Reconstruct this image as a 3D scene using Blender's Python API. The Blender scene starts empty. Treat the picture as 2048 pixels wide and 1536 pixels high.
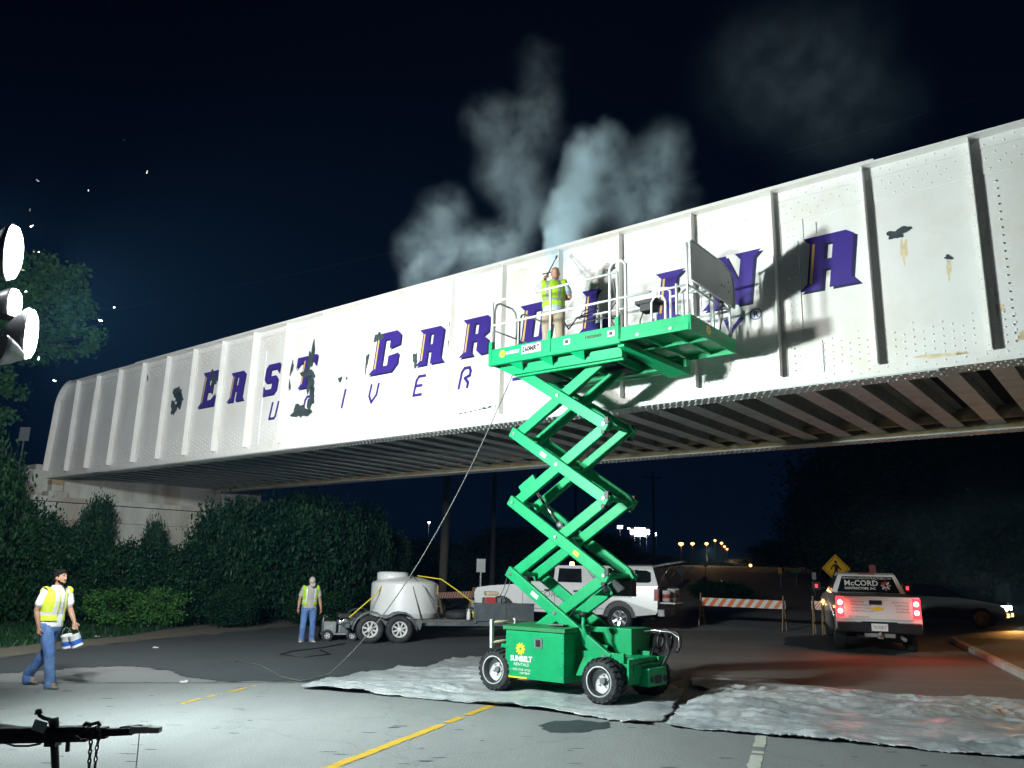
import bpy, bmesh, math, random
import numpy as np
from math import sin, cos, pi, radians, atan2, sqrt
from mathutils import Vector, Matrix, noise
from mathutils.geometry import tessellate_polygon
random.seed(7); np.random.seed(7)
SC = bpy.context.scene
COL = SC.collection
# ------------------------------------------------------------------ camera
PITCH, ROLL, FOC, EYE = 0.23388, 0.02521, 1631.8, 1.8
cd = bpy.data.cameras.new('camera'); cam = bpy.data.objects.new('camera', cd); COL.objects.link(cam)
cd.sensor_width = 36; cd.lens = 36 * FOC / 2048; cd.clip_end = 2000; cd.clip_start = 0.05
fw = Vector((0, cos(PITCH), sin(PITCH))); rt0 = Vector((1, 0, 0)); up0 = rt0.cross(fw)
rt = rt0 * cos(ROLL) + up0 * sin(ROLL); upv = -rt0 * sin(ROLL) + up0 * cos(ROLL)
cam.matrix_world = Matrix(((rt.x, upv.x, -fw.x, 0), (rt.y, upv.y, -fw.y, 0), (rt.z, upv.z, -fw.z, EYE), (0, 0, 0, 1)))
SC.camera = cam
# ------------------------------------------------------------------ night sky
W = bpy.data.worlds.new('World'); SC.world = W; W.use_nodes = True
wn = W.node_tree.nodes; wl = W.node_tree.links
bg = wn['Background']
tc = wn.new('ShaderNodeTexCoord'); sx = wn.new('ShaderNodeSeparateXYZ'); cr = wn.new('ShaderNodeValToRGB')
wl.new(tc.outputs['Generated'], sx.inputs[0]); wl.new(sx.outputs['Z'], cr.inputs[0]); wl.new(cr.outputs[0], bg.inputs[0])
cr.color_ramp.elements[0].position = 0.0; cr.color_ramp.elements[0].color = (0.0006, 0.0030, 0.0110, 1)
cr.color_ramp.elements[1].position = 0.55; cr.color_ramp.elements[1].color = (0.0004, 0.0011, 0.0045, 1)
bg.inputs[1].default_value = 1.0
SC.view_settings.view_transform = 'Standard'; SC.view_settings.look = 'None'
SC.view_settings.exposure = 0.0; SC.view_settings.gamma = 1.0
try: SC.view_settings.use_curve_mapping = False
except Exception: pass
SC.render.engine = 'CYCLES'
cy = SC.cycles
try:
    cy.use_denoising = True; cy.denoiser = 'OPENIMAGEDENOISE'
except Exception: pass
cy.max_bounces = 6; cy.diffuse_bounces = 3; cy.glossy_bounces = 3; cy.transmission_bounces = 4; cy.volume_bounces = 2
cy.transparent_max_bounces = 8; cy.sample_clamp_indirect = 4.0; cy.caustics_reflective = False; cy.caustics_refractive = False
cy.volume_step_rate = 1.0; cy.volume_max_steps = 256

# ------------------------------------------------------------------ directions of the bridge (TT along it, NN away from us)
AZ = -0.67109
TT = Vector((cos(AZ), sin(AZ), 0)); NN = Vector((-sin(AZ), cos(AZ), 0))
RD = Vector((sin(radians(19.4)), cos(radians(19.4)), 0)); RX = Vector((RD.y, -RD.x, 0))   # road direction and its right hand side
def sstep(a, b, x):
    q = min(1, max(0, (x - a) / (b - a))); return q * q * (3 - 2 * q)
def ground_z(x, y):
    u = x * RD.x + y * RD.y
    k = max(0.0, u - 18.0)
    z = 0.035 * (k * k / 4 if k < 2 else k - 1)
    if u > 150: z = 0.035 * (131 + (1 - math.exp(-(u - 150) / 60)) * 60)
    return z * sstep(-5.5, 1.5, x - 0.02 * (y - 20))
def ray(x, y):
    return fw * FOC + rt * (x - 1024) - upv * (y - 768)
def gp(x, y, dz=0.0):
    """the ground point seen in this direction"""
    d = ray(x, y); o = Vector((0, 0, EYE)); z = 0.0; p = o
    for i in range(40):
        p = o + d * ((z + dz - EYE) / d.z); z = 0.6 * z + 0.4 * ground_z(p.x, p.y)
    return Vector((p.x, p.y, z + dz))
def at(x, y, Y):
    d = ray(x, y); return Vector((0, 0, EYE)) + d * (Y / d.y)
def onpl(x, y, D):
    d = ray(x, y); q = Vector((0, 0, EYE)) + d * (D / d.dot(NN)); return q.dot(TT), q.z
def G(x, y, dz=0.0): return Vector((x, y, ground_z(x, y) + dz))

# ------------------------------------------------------------------ lights of the place (light tower lamps, one of them added)
LAMP = []
def light(name, kind, loc, energy, color, target=None, size=0.2, angle=None, blend=0.5, parent=None):
    ld = bpy.data.lights.new(name, kind); ld.energy = energy; ld.color = color
    o = bpy.data.objects.new(name, ld); COL.objects.link(o); o.location = loc
    if kind in ('POINT', 'SPOT'): ld.shadow_soft_size = size
    if kind == 'SPOT': ld.spot_size = angle; ld.spot_blend = blend
    if target is not None: o.rotation_euler = (Vector(target) - Vector(loc)).to_track_quat('-Z', 'Y').to_euler()
    return o
COOL = (1.0, 0.995, 0.955)
TOWER = at(22, 505, 8.3)                       # the upper lamp head
def bridge_pt(s, n, z): return TT * s + NN * n + Vector((0, 0, z))
LOWER = at(56, 668, 8.7); ADDED_LAMP = TOWER + Vector((-1.15, 0.25, 0.62))  # the second is an unseen lamp head, added to brighten the girder's left end
light('tower_lamp_beam', 'SPOT', TOWER + Vector((0.26, 0.10, 0.0)), 3000, COOL, bridge_pt(-10.0, 13, 7.6), 0.26, radians(112), 0.9)
light('tower_lamp_beam', 'SPOT', LOWER + Vector((0.24, 0.12, 0)), 2900, COOL, bridge_pt(-23, 13, 6.4), 0.26, radians(112), 0.9)
light('tower_lamp_beam', 'SPOT', ADDED_LAMP + Vector((0.08, 0.20, 0.0)), 6600, (0.94, 1.0, 1.0), bridge_pt(-25.0, 13, 6.2), 0.28, radians(112), 0.9)  # beam of the added, unseen lamp head
light('tower_lamp_flood', 'SPOT', at(24, 606, 9.0) + Vector((0.12, 0.0, -0.02)), 6000, (0.86, 1.0, 0.97), Vector((3.5, 12.5, 0)), 0.22, radians(165), 0.9)

# ------------------------------------------------------------------ materials
MATS = {}
def M(name, col, rough=0.6, metal=0.0, var=0.12, scale=6.0, bump=0.0, bscale=40.0, col2=None, cov=0.5, sharp=0.12, spec=0.5, emit=0.0, ecol=None, coat=0.0, rvar=0.0, stretch=None):
    """principled material with noise-driven colour variation (col2 = a second colour in patches) and relief"""
    m = bpy.data.materials.new(name); m.use_nodes = True; MATS[name] = m
    nt = m.node_tree; N = nt.nodes; L = nt.links; b = N['Principled BSDF']
    b.inputs['Roughness'].default_value = rough; b.inputs['Metallic'].default_value = metal
    b.inputs['Specular IOR Level'].default_value = spec
    if coat: b.inputs['Coat Weight'].default_value = coat; b.inputs['Coat Roughness'].default_value = 0.08
    tcn = N.new('ShaderNodeTexCoord'); src = tcn.outputs['Object']
    if stretch:
        mp = N.new('ShaderNodeMapping'); mp.inputs['Scale'].default_value = stretch; L.new(src, mp.inputs[0]); src = mp.outputs[0]
    nz = N.new('ShaderNodeTexNoise'); nz.inputs['Scale'].default_value = scale; nz.inputs['Detail'].default_value = 6; nz.inputs['Roughness'].default_value = 0.62
    L.new(src, nz.inputs['Vector'])
    mx = N.new('ShaderNodeMix'); mx.data_type = 'RGBA'
    c = Vector(col); lo = [max(0, x * (1 - var)) for x in c]; hi = [min(1, x * (1 + var)) for x in c]
    mr = N.new('ShaderNodeMapRange'); mr.inputs[1].default_value = 0.3; mr.inputs[2].default_value = 0.7
    L.new(nz.outputs[0], mr.inputs[0]); L.new(mr.outputs[0], mx.inputs[0])
    mx.inputs[6].default_value = (*lo, 1); mx.inputs[7].default_value = (*hi, 1)
    out = mx.outputs[2]
    if col2 is not None:
        n2 = N.new('ShaderNodeTexNoise'); n2.inputs['Scale'].default_value = scale * 0.55; n2.inputs['Detail'].default_value = 9; n2.inputs['Roughness'].default_value = 0.7
        off = N.new('ShaderNodeVectorMath'); off.inputs[1].default_value = (13.7, 5.1, 3.3); L.new(src, off.inputs[0]); L.new(off.outputs[0], n2.inputs['Vector'])
        r2 = N.new('ShaderNodeMapRange'); r2.inputs[1].default_value = 1 - cov - sharp; r2.inputs[2].default_value = 1 - cov + sharp
        L.new(n2.outputs[0], r2.inputs[0])
        m2 = N.new('ShaderNodeMix'); m2.data_type = 'RGBA'; L.new(r2.outputs[0], m2.inputs[0]); L.new(out, m2.inputs[6]); m2.inputs[7].default_value = (*col2, 1)
        out = m2.outputs[2]
        if rvar:
            rr = N.new('ShaderNodeMapRange'); rr.inputs[3].default_value = rough; rr.inputs[4].default_value = max(0.05, rough - rvar)
            L.new(r2.outputs[0], rr.inputs[0]); L.new(rr.outputs[0], b.inputs['Roughness'])
    L.new(out, b.inputs['Base Color'])
    if bump:
        n3 = N.new('ShaderNodeTexNoise'); n3.inputs['Scale'].default_value = bscale; n3.inputs['Detail'].default_value = 5; L.new(src, n3.inputs['Vector'])
        bp = N.new('ShaderNodeBump'); bp.inputs['Strength'].default_value = min(1, bump); bp.inputs['Distance'].default_value = 0.02
        L.new(n3.outputs[0], bp.inputs['Height']); L.new(bp.outputs[0], b.inputs['Normal'])
    if emit:
        b.inputs['Emission Color'].default_value = (*(ecol or col), 1); b.inputs['Emission Strength'].default_value = emit
    return m
def glass(name, col=(0.01, 0.013, 0.016), rough=0.06):
    return M(name, col, rough, 0, 0.05, 3, spec=0.6)
M('bridge_white', (0.80, 0.80, 0.78), 0.38, 0, 0.035, 1.3, 0.05, 60, col2=(0.72, 0.68, 0.60), cov=0.38, sharp=0.14)
M('bridge_grey', (0.50, 0.57, 0.56), 0.5, 0, 0.2, 2.5, 0.1, 40, col2=(0.27, 0.26, 0.20), cov=0.33, sharp=0.08)
M('bridge_rust', (0.34, 0.24, 0.10), 0.75, 0, 0.35, 3, 0.3, 40, col2=(0.45, 0.42, 0.34), cov=0.42, sharp=0.1)
M('timber_dark', (0.025, 0.026, 0.028), 0.9, 0, 0.3, 5, 0.4, 30)
M('purple_paint', (0.040, 0.021, 0.215), 0.42, 0, 0.08, 5)
M('navy_paint', (0.012, 0.014, 0.06), 0.42, 0, 0.1, 5)
M('gold_paint', (0.75, 0.50, 0.10), 0.4, 0, 0.06, 5)
M('bare_steel', (0.035, 0.055, 0.06), 0.7, 0, 0.4, 9, 0.4, 60)
M('rust_streak', (0.70, 0.58, 0.38), 0.7, 0, 0.25, 8)
M('concrete_old', (0.52, 0.53, 0.49), 0.9, 0, 0.18, 1.2, 0.4, 18, col2=(0.26, 0.19, 0.09), cov=0.40, sharp=0.12, stretch=(1, 1, 0.22))
M('green_paint', (0.0005, 0.33, 0.12), 0.45, 0, 0.12, 3, 0.03, 80, spec=0.35, col2=(0.02, 0.17, 0.06), cov=0.30, sharp=0.10)
M('green_worn', (0.02, 0.22, 0.075), 0.5, 0, 0.12, 5, 0.1, 60, col2=(0.45, 0.5, 0.46), cov=0.30, sharp=0.05)
M('white_steel', (0.70, 0.72, 0.72), 0.4, 0, 0.05, 4)
M('panel_grey', (0.40, 0.42, 0.41), 0.45, 0, 0.1, 2, 0.05, 30)
M('steel', (0.45, 0.47, 0.48), 0.32, 0.9, 0.12, 12)
M('steel_dull', (0.30, 0.32, 0.33), 0.55, 0.6, 0.25, 9)
M('black_steel', (0.012, 0.013, 0.015), 0.5, 0, 0.3, 8, 0.1, 50)
M('black_plastic', (0.018, 0.02, 0.022), 0.55, 0, 0.2, 8)
M('rubber', (0.020, 0.022, 0.025), 0.75, 0, 0.3, 9, 0.3, 70, col2=(0.07, 0.075, 0.075), cov=0.35, sharp=0.15)
M('rim_white', (0.62, 0.63, 0.63), 0.35, 0, 0.06, 4)
M('rim_alloy', (0.55, 0.57, 0.6), 0.25, 0.85, 0.06, 6)
M('decal_white', (0.82, 0.82, 0.82), 0.4, 0, 0.03, 4)
M('decal_yellow', (0.85, 0.62, 0.03), 0.4, 0, 0.04, 4)
M('decal_black', (0.02, 0.02, 0.022), 0.45, 0, 0.05, 4)
M('decal_grey', (0.16, 0.17, 0.18), 0.45, 0, 0.05, 4)
M('decal_red', (0.55, 0.03, 0.03), 0.4, 0, 0.05, 4)
M('truck_white', (0.80, 0.82, 0.83), 0.25, 0, 0.03, 2, coat=0.6)
M('truck_black', (0.02, 0.022, 0.026), 0.35, 0, 0.1, 2)
M('car_dark', (0.008, 0.011, 0.014), 0.35, 0, 0.05, 2, spec=0.25)
M('hatch_glass', (0.045, 0.07, 0.085), 0.3, 0, 0.1, 2)
glass('window_dark')
M('chrome', (0.6, 0.62, 0.65), 0.15, 1.0, 0.05, 6)
M('red_lens', (0.35, 0.01, 0.012), 0.25, 0, 0.1, 8)
M('red_glow', (0.8, 0.02, 0.03), 0.3, 0, 0.02, 8, emit=3.5, ecol=(1.0, 0.03, 0.05))
M('brake_glow', (1, 0.6, 0.5), 0.3, 0, 0.02, 8, emit=9, ecol=(1.0, 0.40, 0.30))
M('amber_glow', (1, 0.5, 0.1), 0.3, 0, 0.02, 8, emit=7, ecol=(1.0, 0.50, 0.12))
M('sodium_glow', (1, 0.6, 0.25), 0.3, 0, 0.02, 8, emit=7, ecol=(1.0, 0.40, 0.11))
M('white_glow', (1, 1, 1), 0.3, 0, 0.02, 8, emit=30, ecol=(0.92, 0.94, 1.0))
M('head_glow', (1, 1, 1), 0.3, 0, 0.02, 8, emit=14, ecol=(0.80, 0.97, 1.0))
M('lamp_glow', (1, 1, 1), 0.3, 0, 0.01, 8, emit=26, ecol=(0.94, 0.97, 1.0))
M('lamp_housing', (0.32, 0.33, 0.34), 0.4, 0.5, 0.1, 6)
M('orange_sheet', (0.85, 0.20, 0.02), 0.45, 0, 0.05, 6)
M('sheet_white', (0.80, 0.80, 0.80), 0.45, 0, 0.05, 6)
M('sign_yellow', (0.85, 0.48, 0.02), 0.4, 0, 0.04, 4)
M('sign_back', (0.30, 0.33, 0.33), 0.5, 0.3, 0.08, 5)
M('sign_red', (0.50, 0.16, 0.14), 0.5, 0, 0.08, 5)
M('wood_post', (0.30, 0.20, 0.11), 0.8, 0, 0.2, 6, 0.2, 40)
M('pole_wood', (0.10, 0.09, 0.08), 0.9, 0, 0.3, 3, 0.4, 25)
M('poly_tank', (0.66, 0.68, 0.68), 0.35, 0, 0.04, 1.5, col2=(0.55, 0.57, 0.56), cov=0.4, sharp=0.2)
M('strap_yellow', (0.70, 0.55, 0.03), 0.6, 0, 0.1, 9)
M('rope_grey', (0.13, 0.14, 0.135), 0.8, 0, 0.2, 30)
M('hose_pale', (0.45, 0.47, 0.42), 0.6, 0, 0.2, 20)
M('trailer_grey', (0.10, 0.12, 0.135), 0.5, 0, 0.2, 4, 0.1, 30, col2=(0.2, 0.21, 0.2), cov=0.36)
M('wood_deck', (0.13, 0.125, 0.11), 0.85, 0, 0.3, 3, 0.3, 30)
M('plastic_white', (0.72, 0.73, 0.74), 0.4, 0, 0.06, 5)
M('label_blue', (0.03, 0.12, 0.5), 0.4, 0, 0.1, 5)
M('label_red', (0.5, 0.05, 0.05), 0.5, 0, 0.1, 5)
M('cream_plastic', (0.6, 0.52, 0.36), 0.5, 0, 0.1, 5)
M('skin', (0.36, 0.20, 0.13), 0.55, 0, 0.1, 18)
M('hair_black', (0.008, 0.007, 0.007), 0.9, 0, 0.4, 60, 0.5, 120, spec=0.15)
M('jeans', (0.075, 0.16, 0.38), 0.85, 0, 0.25, 7, 0.3, 60, col2=(0.20, 0.31, 0.52), cov=0.40, sharp=0.14)
M('khaki', (0.34, 0.28, 0.20), 0.85, 0, 0.15, 7, 0.3, 60)
M('tee_white', (0.74, 0.76, 0.80), 0.85, 0, 0.05, 7, 0.2, 50)
M('tee_grey', (0.36, 0.35, 0.32), 0.85, 0, 0.08, 7, 0.2, 50)
M('tee_blue', (0.40, 0.50, 0.62), 0.85, 0, 0.08, 7, 0.2, 50)
M('vest_lime', (0.36, 0.62, 0.02), 0.7, 0, 0.08, 8, 0.15, 60)
M('vest_yellow', (0.62, 0.76, 0.05), 0.7, 0, 0.06, 8, 0.15, 60)
M('reflective', (0.70, 0.72, 0.74), 0.35, 0.2, 0.05, 9)
M('reflective_grey', (0.34, 0.38, 0.36), 0.35, 0.2, 0.05, 9)
M('cap_beige', (0.42, 0.36, 0.31), 0.85, 0, 0.06, 9)
M('shoe', (0.22, 0.20, 0.16), 0.8, 0, 0.25, 9)
M('shoe_white', (0.5, 0.5, 0.48), 0.8, 0, 0.25, 9)
M('leaf_dark', (0.011, 0.046, 0.019), 0.5, 0, 0.55, 2.2, spec=0.2, col2=(0.035, 0.095, 0.02), cov=0.36, sharp=0.1)
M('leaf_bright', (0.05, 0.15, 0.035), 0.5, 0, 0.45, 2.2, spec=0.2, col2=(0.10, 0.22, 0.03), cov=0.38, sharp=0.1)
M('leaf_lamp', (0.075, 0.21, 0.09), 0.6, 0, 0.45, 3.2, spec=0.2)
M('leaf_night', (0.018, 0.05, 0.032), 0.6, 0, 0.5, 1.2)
M('bark', (0.035, 0.028, 0.022), 0.9, 0, 0.3, 6, 0.5, 20)
M('grass', (0.030, 0.085, 0.022), 0.9, 0, 0.4, 0.7, 0.6, 30, col2=(0.06, 0.085, 0.025), cov=0.4)
M('tarp', (0.33, 0.36, 0.39), 0.48, 0, 0.35, 2.2, 0.45, 18, col2=(0.64, 0.65, 0.66), cov=0.50, sharp=0.14, rvar=0.22)
M('tarp_blue', (0.13, 0.19, 0.23), 0.55, 0, 0.25, 2.4, 0.25, 22)
M('yellow_line', (0.62, 0.38, 0.03), 0.7, 0, 0.12, 9, 0.2, 60)
M('white_line', (0.60, 0.60, 0.54), 0.7, 0, 0.15, 9, 0.2, 60)
M('litter', (0.7, 0.7, 0.68), 0.7)
M('moth', (0.8, 0.78, 0.6), 0.7)

# ------------------------------------------------------------------ mesh helper
class MB:
    def __init__(s): s.v = []; s.f = []; s.mi = []; s.cur = 0; s.sm = []; s.smooth = False
    def add(s, vs, fs):
        o = len(s.v); s.v += [tuple(p) for p in vs]
        for f in fs: s.f.append(tuple(i + o for i in f)); s.mi.append(s.cur); s.sm.append(s.smooth)
        return s
    def box(s, c, d, R=None):
        c = Vector(c); x, y, z = d[0] / 2, d[1] / 2, d[2] / 2
        vs = [Vector((a * x, b * y, e * z)) for a in (-1, 1) for b in (-1, 1) for e in (-1, 1)]
        if R is not None: vs = [R @ p for p in vs]
        return s.add([c + p for p in vs], [(0, 1, 3, 2), (4, 6, 7, 5), (0, 4, 5, 1), (2, 3, 7, 6), (0, 2, 6, 4), (1, 5, 7, 3)])
    def bb(s, x0, x1, y0, y1, z0, z1): return s.box(((x0 + x1) / 2, (y0 + y1) / 2, (z0 + z1) / 2), (x1 - x0, y1 - y0, z1 - z0))
    def beam(s, p, q, w, h, up=(0, 0, 1)):
        p = Vector(p); q = Vector(q); d = q - p; L = d.length; d = d / L; u = Vector(up)
        if abs(d.dot(u)) > 0.99: u = Vector((1, 0, 0))
        a = d.cross(u).normalized(); u = a.cross(d)
        R = Matrix((d, a, u)).transposed(); return s.box((p + q) / 2, (L, w, h), R)
    def ring(s, c, d, r, n, ref=None):
        d = Vector(d).normalized(); a = d.cross(Vector((0, 0, 1)) if abs(d.z) < 0.95 else Vector((1, 0, 0))).normalized() if ref is None else ref
        b = d.cross(a); return [Vector(c) + (a * cos(2 * pi * i / n) + b * sin(2 * pi * i / n)) * r for i in range(n)]
    def loft(s, rings, cap=True, close=False):
        n = len(rings[0]); o = len(s.v); s.v += [tuple(p) for r in rings for p in r]
        m = len(rings)
        for k in range(m - 1 + (1 if close else 0)):
            k2 = (k + 1) % m
            for i in range(n):
                j = (i + 1) % n; s.f.append((o + k * n + i, o + k * n + j, o + k2 * n + j, o + k2 * n + i)); s.mi.append(s.cur); s.sm.append(s.smooth)
        if cap and not close:
            s.f.append(tuple(o + i for i in reversed(range(n)))); s.mi.append(s.cur); s.sm.append(False)
            s.f.append(tuple(o + (m - 1) * n + i for i in range(n))); s.mi.append(s.cur); s.sm.append(False)
        return s
    def cyl(s, p, q, r, r2=None, n=12, cap=True):
        d = Vector(q) - Vector(p); sm = s.smooth; s.smooth = True
        s.loft([s.ring(p, d, r, n), s.ring(q, d, r if r2 is None else r2, n)], cap); s.smooth = sm; return s
    def tube(s, pts, r, n=8, cap=True):
        pts = [Vector(p) for p in pts]; sm = s.smooth; s.smooth = True; rings = []; ref = None
        for i, p in enumerate(pts):
            d = (pts[min(i + 1, len(pts) - 1)] - pts[max(i - 1, 0)]).normalized()
            if ref is None: ref = d.cross(Vector((0, 0, 1)) if abs(d.z) < 0.9 else Vector((1, 0, 0))).normalized()
            else: ref = (ref - d * ref.dot(d)).normalized()
            rr = r[i] if isinstance(r, (list, tuple)) else r
            rings.append(s.ring(p, d, rr, n, ref))
        s.loft(rings, cap); s.smooth = sm; return s
    def lathe(s, prof, n=24, c=(0, 0, 0), axis='y', close=False, cap=True):
        """prof = (radius, along); axis y or z"""
        sm = s.smooth; s.smooth = True; rings = []
        for (r, h) in prof:
            rg = []
            for i in range(n):
                a = 2 * pi * i / n; x, z = r * cos(a), r * sin(a)
                rg.append(Vector(c) + (Vector((x, h, -z)) if axis == 'y' else Vector((x, z, h))))
            rings.append(rg)
        s.loft(rings, cap and not close, close); s.smooth = sm; return s
    def poly(s, pts, holes=(), fn=None):
        """flat polygon (2-D points, optional holes) placed by fn"""
        loops = [[Vector((p[0], p[1], 0)) for p in pts]] + [[Vector((p[0], p[1], 0)) for p in h] for h in holes]
        flat = [p for l in loops for p in l]; tris = tessellate_polygon(loops)
        out = []
        for t in tris:
            a, b, c = (flat[i] for i in t)
            out.append(tuple(t) if (b - a).cross(c - a).z > 0 else tuple(reversed(t)))
        return s.add([fn(p.x, p.y) for p in flat], out)
    def prism(s, pts, f0, f1, holes=()):
        """closed solid between two placements of one outline"""
        s.poly(pts, holes, f0); n0 = len(s.f)
        o = len(s.v); s.poly(pts, holes, f1)
        loops = [pts] + list(holes)
        for l in loops:
            m = len(l); a = [f0(*p) for p in l]; b = [f1(*p) for p in l]
            for i in range(m):
                j = (i + 1) % m; s.add([a[i], a[j], b[j], b[i]], [(0, 1, 2, 3)])
        return s
    def build(s, name, mats, parent=None, loc=None, rot=None, bevel=0, label=None, kind=None, fix=True):
        me = bpy.data.meshes.new(name); me.from_pydata(s.v, [], s.f)
        if isinstance(mats, str): mats = [mats]
        for m in mats: me.materials.append(MATS[m])
        me.polygons.foreach_set('material_index', s.mi); me.polygons.foreach_set('use_smooth', s.sm)
        if fix:
            bm = bmesh.new(); bm.from_mesh(me); bmesh.ops.recalc_face_normals(bm, faces=bm.faces); bm.to_mesh(me); bm.free()
        me.update()
        o = bpy.data.objects.new(name, me); COL.objects.link(o)
        if parent is not None: o.parent = parent
        if loc is not None: o.location = loc
        if rot is not None: o.rotation_euler = rot
        if bevel:
            b = o.modifiers.new('bevel', 'BEVEL'); b.width = bevel; b.segments = 2; b.limit_method = 'ANGLE'; b.angle_limit = radians(40)
        if label: o['label'] = label
        if kind: o['kind'] = kind
        return o
def tag(o, label, cat, group=None):
    o['label'] = label; o['category'] = cat
    if group: o['group'] = group
    return o
def thing(name, label, cat, loc=(0, 0, 0), rz=0.0, group=None):
    o = bpy.data.objects.new(name, None); COL.objects.link(o); o.location = loc; o.rotation_euler = (0, 0, rz); o.empty_display_size = 0.2
    return tag(o, label, cat, group)
def kids(o): return [c for c in bpy.data.objects if c.parent == o]
def dup(o, loc, rz=None, label=None, tree=None):
    def rec(a, par):
        c = a.copy(); COL.objects.link(c)
        if par is not None: c.parent = par
        for ch in list(a.children): rec(ch, c)
        return c
    r = rec(o, None); r.location = loc
    if rz is not None: r.rotation_euler = (r.rotation_euler[0], r.rotation_euler[1], rz)
    if label: r['label'] = label
    return r
def share(o, name, parent, loc=None, rot=None):
    c = o.copy(); c.name = name; COL.objects.link(c); c.parent = parent
    if loc is not None: c.location = loc
    if rot is not None: c.rotation_euler = rot
    return c
def text_mesh(body, size, fn, mat, name, parent, width=None, squash=1.0, shear=0.0, bold=0.0, align='LEFT', label=None):
    """flat lettering as a mesh: fn(x, y) places it"""
    cu = bpy.data.curves.new('txt', 'FONT'); cu.body = body; cu.size = size; cu.align_x = align; cu.shear = shear; cu.offset = bold; cu.resolution_u = 2
    o = bpy.data.objects.new('txt', cu); COL.objects.link(o)
    dg = bpy.context.evaluated_depsgraph_get(); me = bpy.data.meshes.new_from_object(o.evaluated_get(dg))
    bpy.data.objects.remove(o); 
    xs = [v.co.x for v in me.vertices]
    k = 1.0
    if width and xs: k = width / (max(xs) - min(xs))
    for v in me.vertices: v.co = fn(v.co.x * k, v.co.y * squash)
    me.materials.clear(); me.materials.append(MATS[mat]); me.name = name
    t = bpy.data.objects.new(name, me); COL.objects.link(t); t.parent = parent
    if label: t['label'] = label
    return t
def bake(o, name, mats, parent=None):
    """evaluate an object's modifiers into a plain mesh"""
    dg = bpy.context.evaluated_depsgraph_get(); me = bpy.data.meshes.new_from_object(o.evaluated_get(dg)); bpy.data.objects.remove(o)
    me.materials.clear()
    for m in mats: me.materials.append(MATS[m])
    me.name = name; r = bpy.data.objects.new(name, me); COL.objects.link(r)
    if parent is not None: r.parent = parent
    me.polygons.foreach_set('use_smooth', [True] * len(me.polygons)); return r

# ================================================================== GROUND
def axis(lo, hi, fine_lo, fine_hi, step, grow=1.28):
    a = list(np.arange(fine_lo, fine_hi + 1e-6, step)); d = step; x = fine_hi
    while x < hi: d *= grow; x += d; a.append(min(x, hi))
    d = step; x = fine_lo; L = []
    while x > lo: d *= grow; x -= d; L.append(max(x, lo))
    return L[::-1] + a
def ground_sheet():
    xs = axis(-700, 700, -10, 16, 0.5); ys = axis(-40, 1300, 14, 46, 0.5, 1.2)
    v = [(x, y, ground_z(x, y)) for y in ys for x in xs]; n = len(xs); m = MB()
    m.v = v; m.f = [(j * n + i, j * n + i + 1, (j + 1) * n + i + 1, (j + 1) * n + i) for j in range(len(ys) - 1) for i in range(n - 1)]
    m.mi = [0] * len(m.f); m.sm = [True] * len(m.f)
    return m.build('ground', 'road_old', kind='structure', fix=False)
def road_mat(name, base, dark, light, wet=0.0, streak=None):
    m = M(name, base, 0.86, 0, 0.10, 0.7, 0.30, 38, col2=dark, cov=0.30, sharp=0.2, rvar=wet, stretch=streak)
    nt = m.node_tree; N = nt.nodes; L = nt.links; b = N['Principled BSDF']
    # fine aggregate speckle over the broad mottling
    old = b.inputs['Base Color'].links[0].from_socket
    n = N.new('ShaderNodeTexNoise'); n.inputs['Scale'].default_value = 55; n.inputs['Detail'].default_value = 3
    tcn = N.new('ShaderNodeTexCoord'); L.new(tcn.outputs['Object'], n.inputs['Vector'])
    r = N.new('ShaderNodeMapRange'); r.inputs[1].default_value = 0.35; r.inputs[2].default_value = 0.75; r.inputs[3].default_value = 0.78; r.inputs[4].default_value = 1.22
    L.new(n.outputs[0], r.inputs[0])
    mu = N.new('ShaderNodeMix'); mu.data_type = 'RGBA'; mu.blend_type = 'MULTIPLY'; mu.inputs[0].default_value = 1; L.new(old, mu.inputs[6]); L.new(r.outputs[0], mu.inputs[7])
    # hairline cracks
    vo = N.new('ShaderNodeTexVoronoi'); vo.feature = 'DISTANCE_TO_EDGE'; vo.inputs['Scale'].default_value = 0.33
    wv = N.new('ShaderNodeTexNoise'); wv.inputs['Scale'].default_value = 1.5; wv.inputs['Detail'].default_value = 5; L.new(tcn.outputs['Object'], wv.inputs['Vector'])
    ad = N.new('ShaderNodeVectorMath'); ad.operation = 'MULTIPLY_ADD'; ad.inputs[1].default_value = (1.1, 1.1, 0); L.new(wv.outputs[1], ad.inputs[0]); L.new(tcn.outputs['Object'], ad.inputs[2])
    L.new(ad.outputs[0], vo.inputs['Vector'])
    rc = N.new('ShaderNodeMapRange'); rc.inputs[1].default_value = 0.0; rc.inputs[2].default_value = 0.006; rc.inputs[3].default_value = 0.82; rc.inputs[4].default_value = 1.0; L.new(vo.outputs[0], rc.inputs[0])
    m3 = N.new('ShaderNodeMix'); m3.data_type = 'RGBA'; m3.blend_type = 'MULTIPLY'; m3.inputs[0].default_value = 1; L.new(mu.outputs[2], m3.inputs[6]); L.new(rc.outputs[0], m3.inputs[7])
    L.new(m3.outputs[2], b.inputs['Base Color'])
    return m
road_mat('road_old', (0.275, 0.285, 0.287), (0.21, 0.222, 0.226), None, 0.0, (1.5, 0.5, 1))
road_mat('road_dark', (0.070, 0.082, 0.089), (0.048, 0.058, 0.064), None, 0.25)
road_mat('road_brown', (0.20, 0.194, 0.188), (0.33, 0.33, 0.325), None, 0.0, (0.22, 1.5, 1))
road_mat('road_wet', (0.035, 0.05, 0.055), (0.05, 0.06, 0.06), None, 0.4)
road_mat('walk', (0.21, 0.19, 0.15), (0.14, 0.13, 0.10), None)
ground_sheet()
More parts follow.
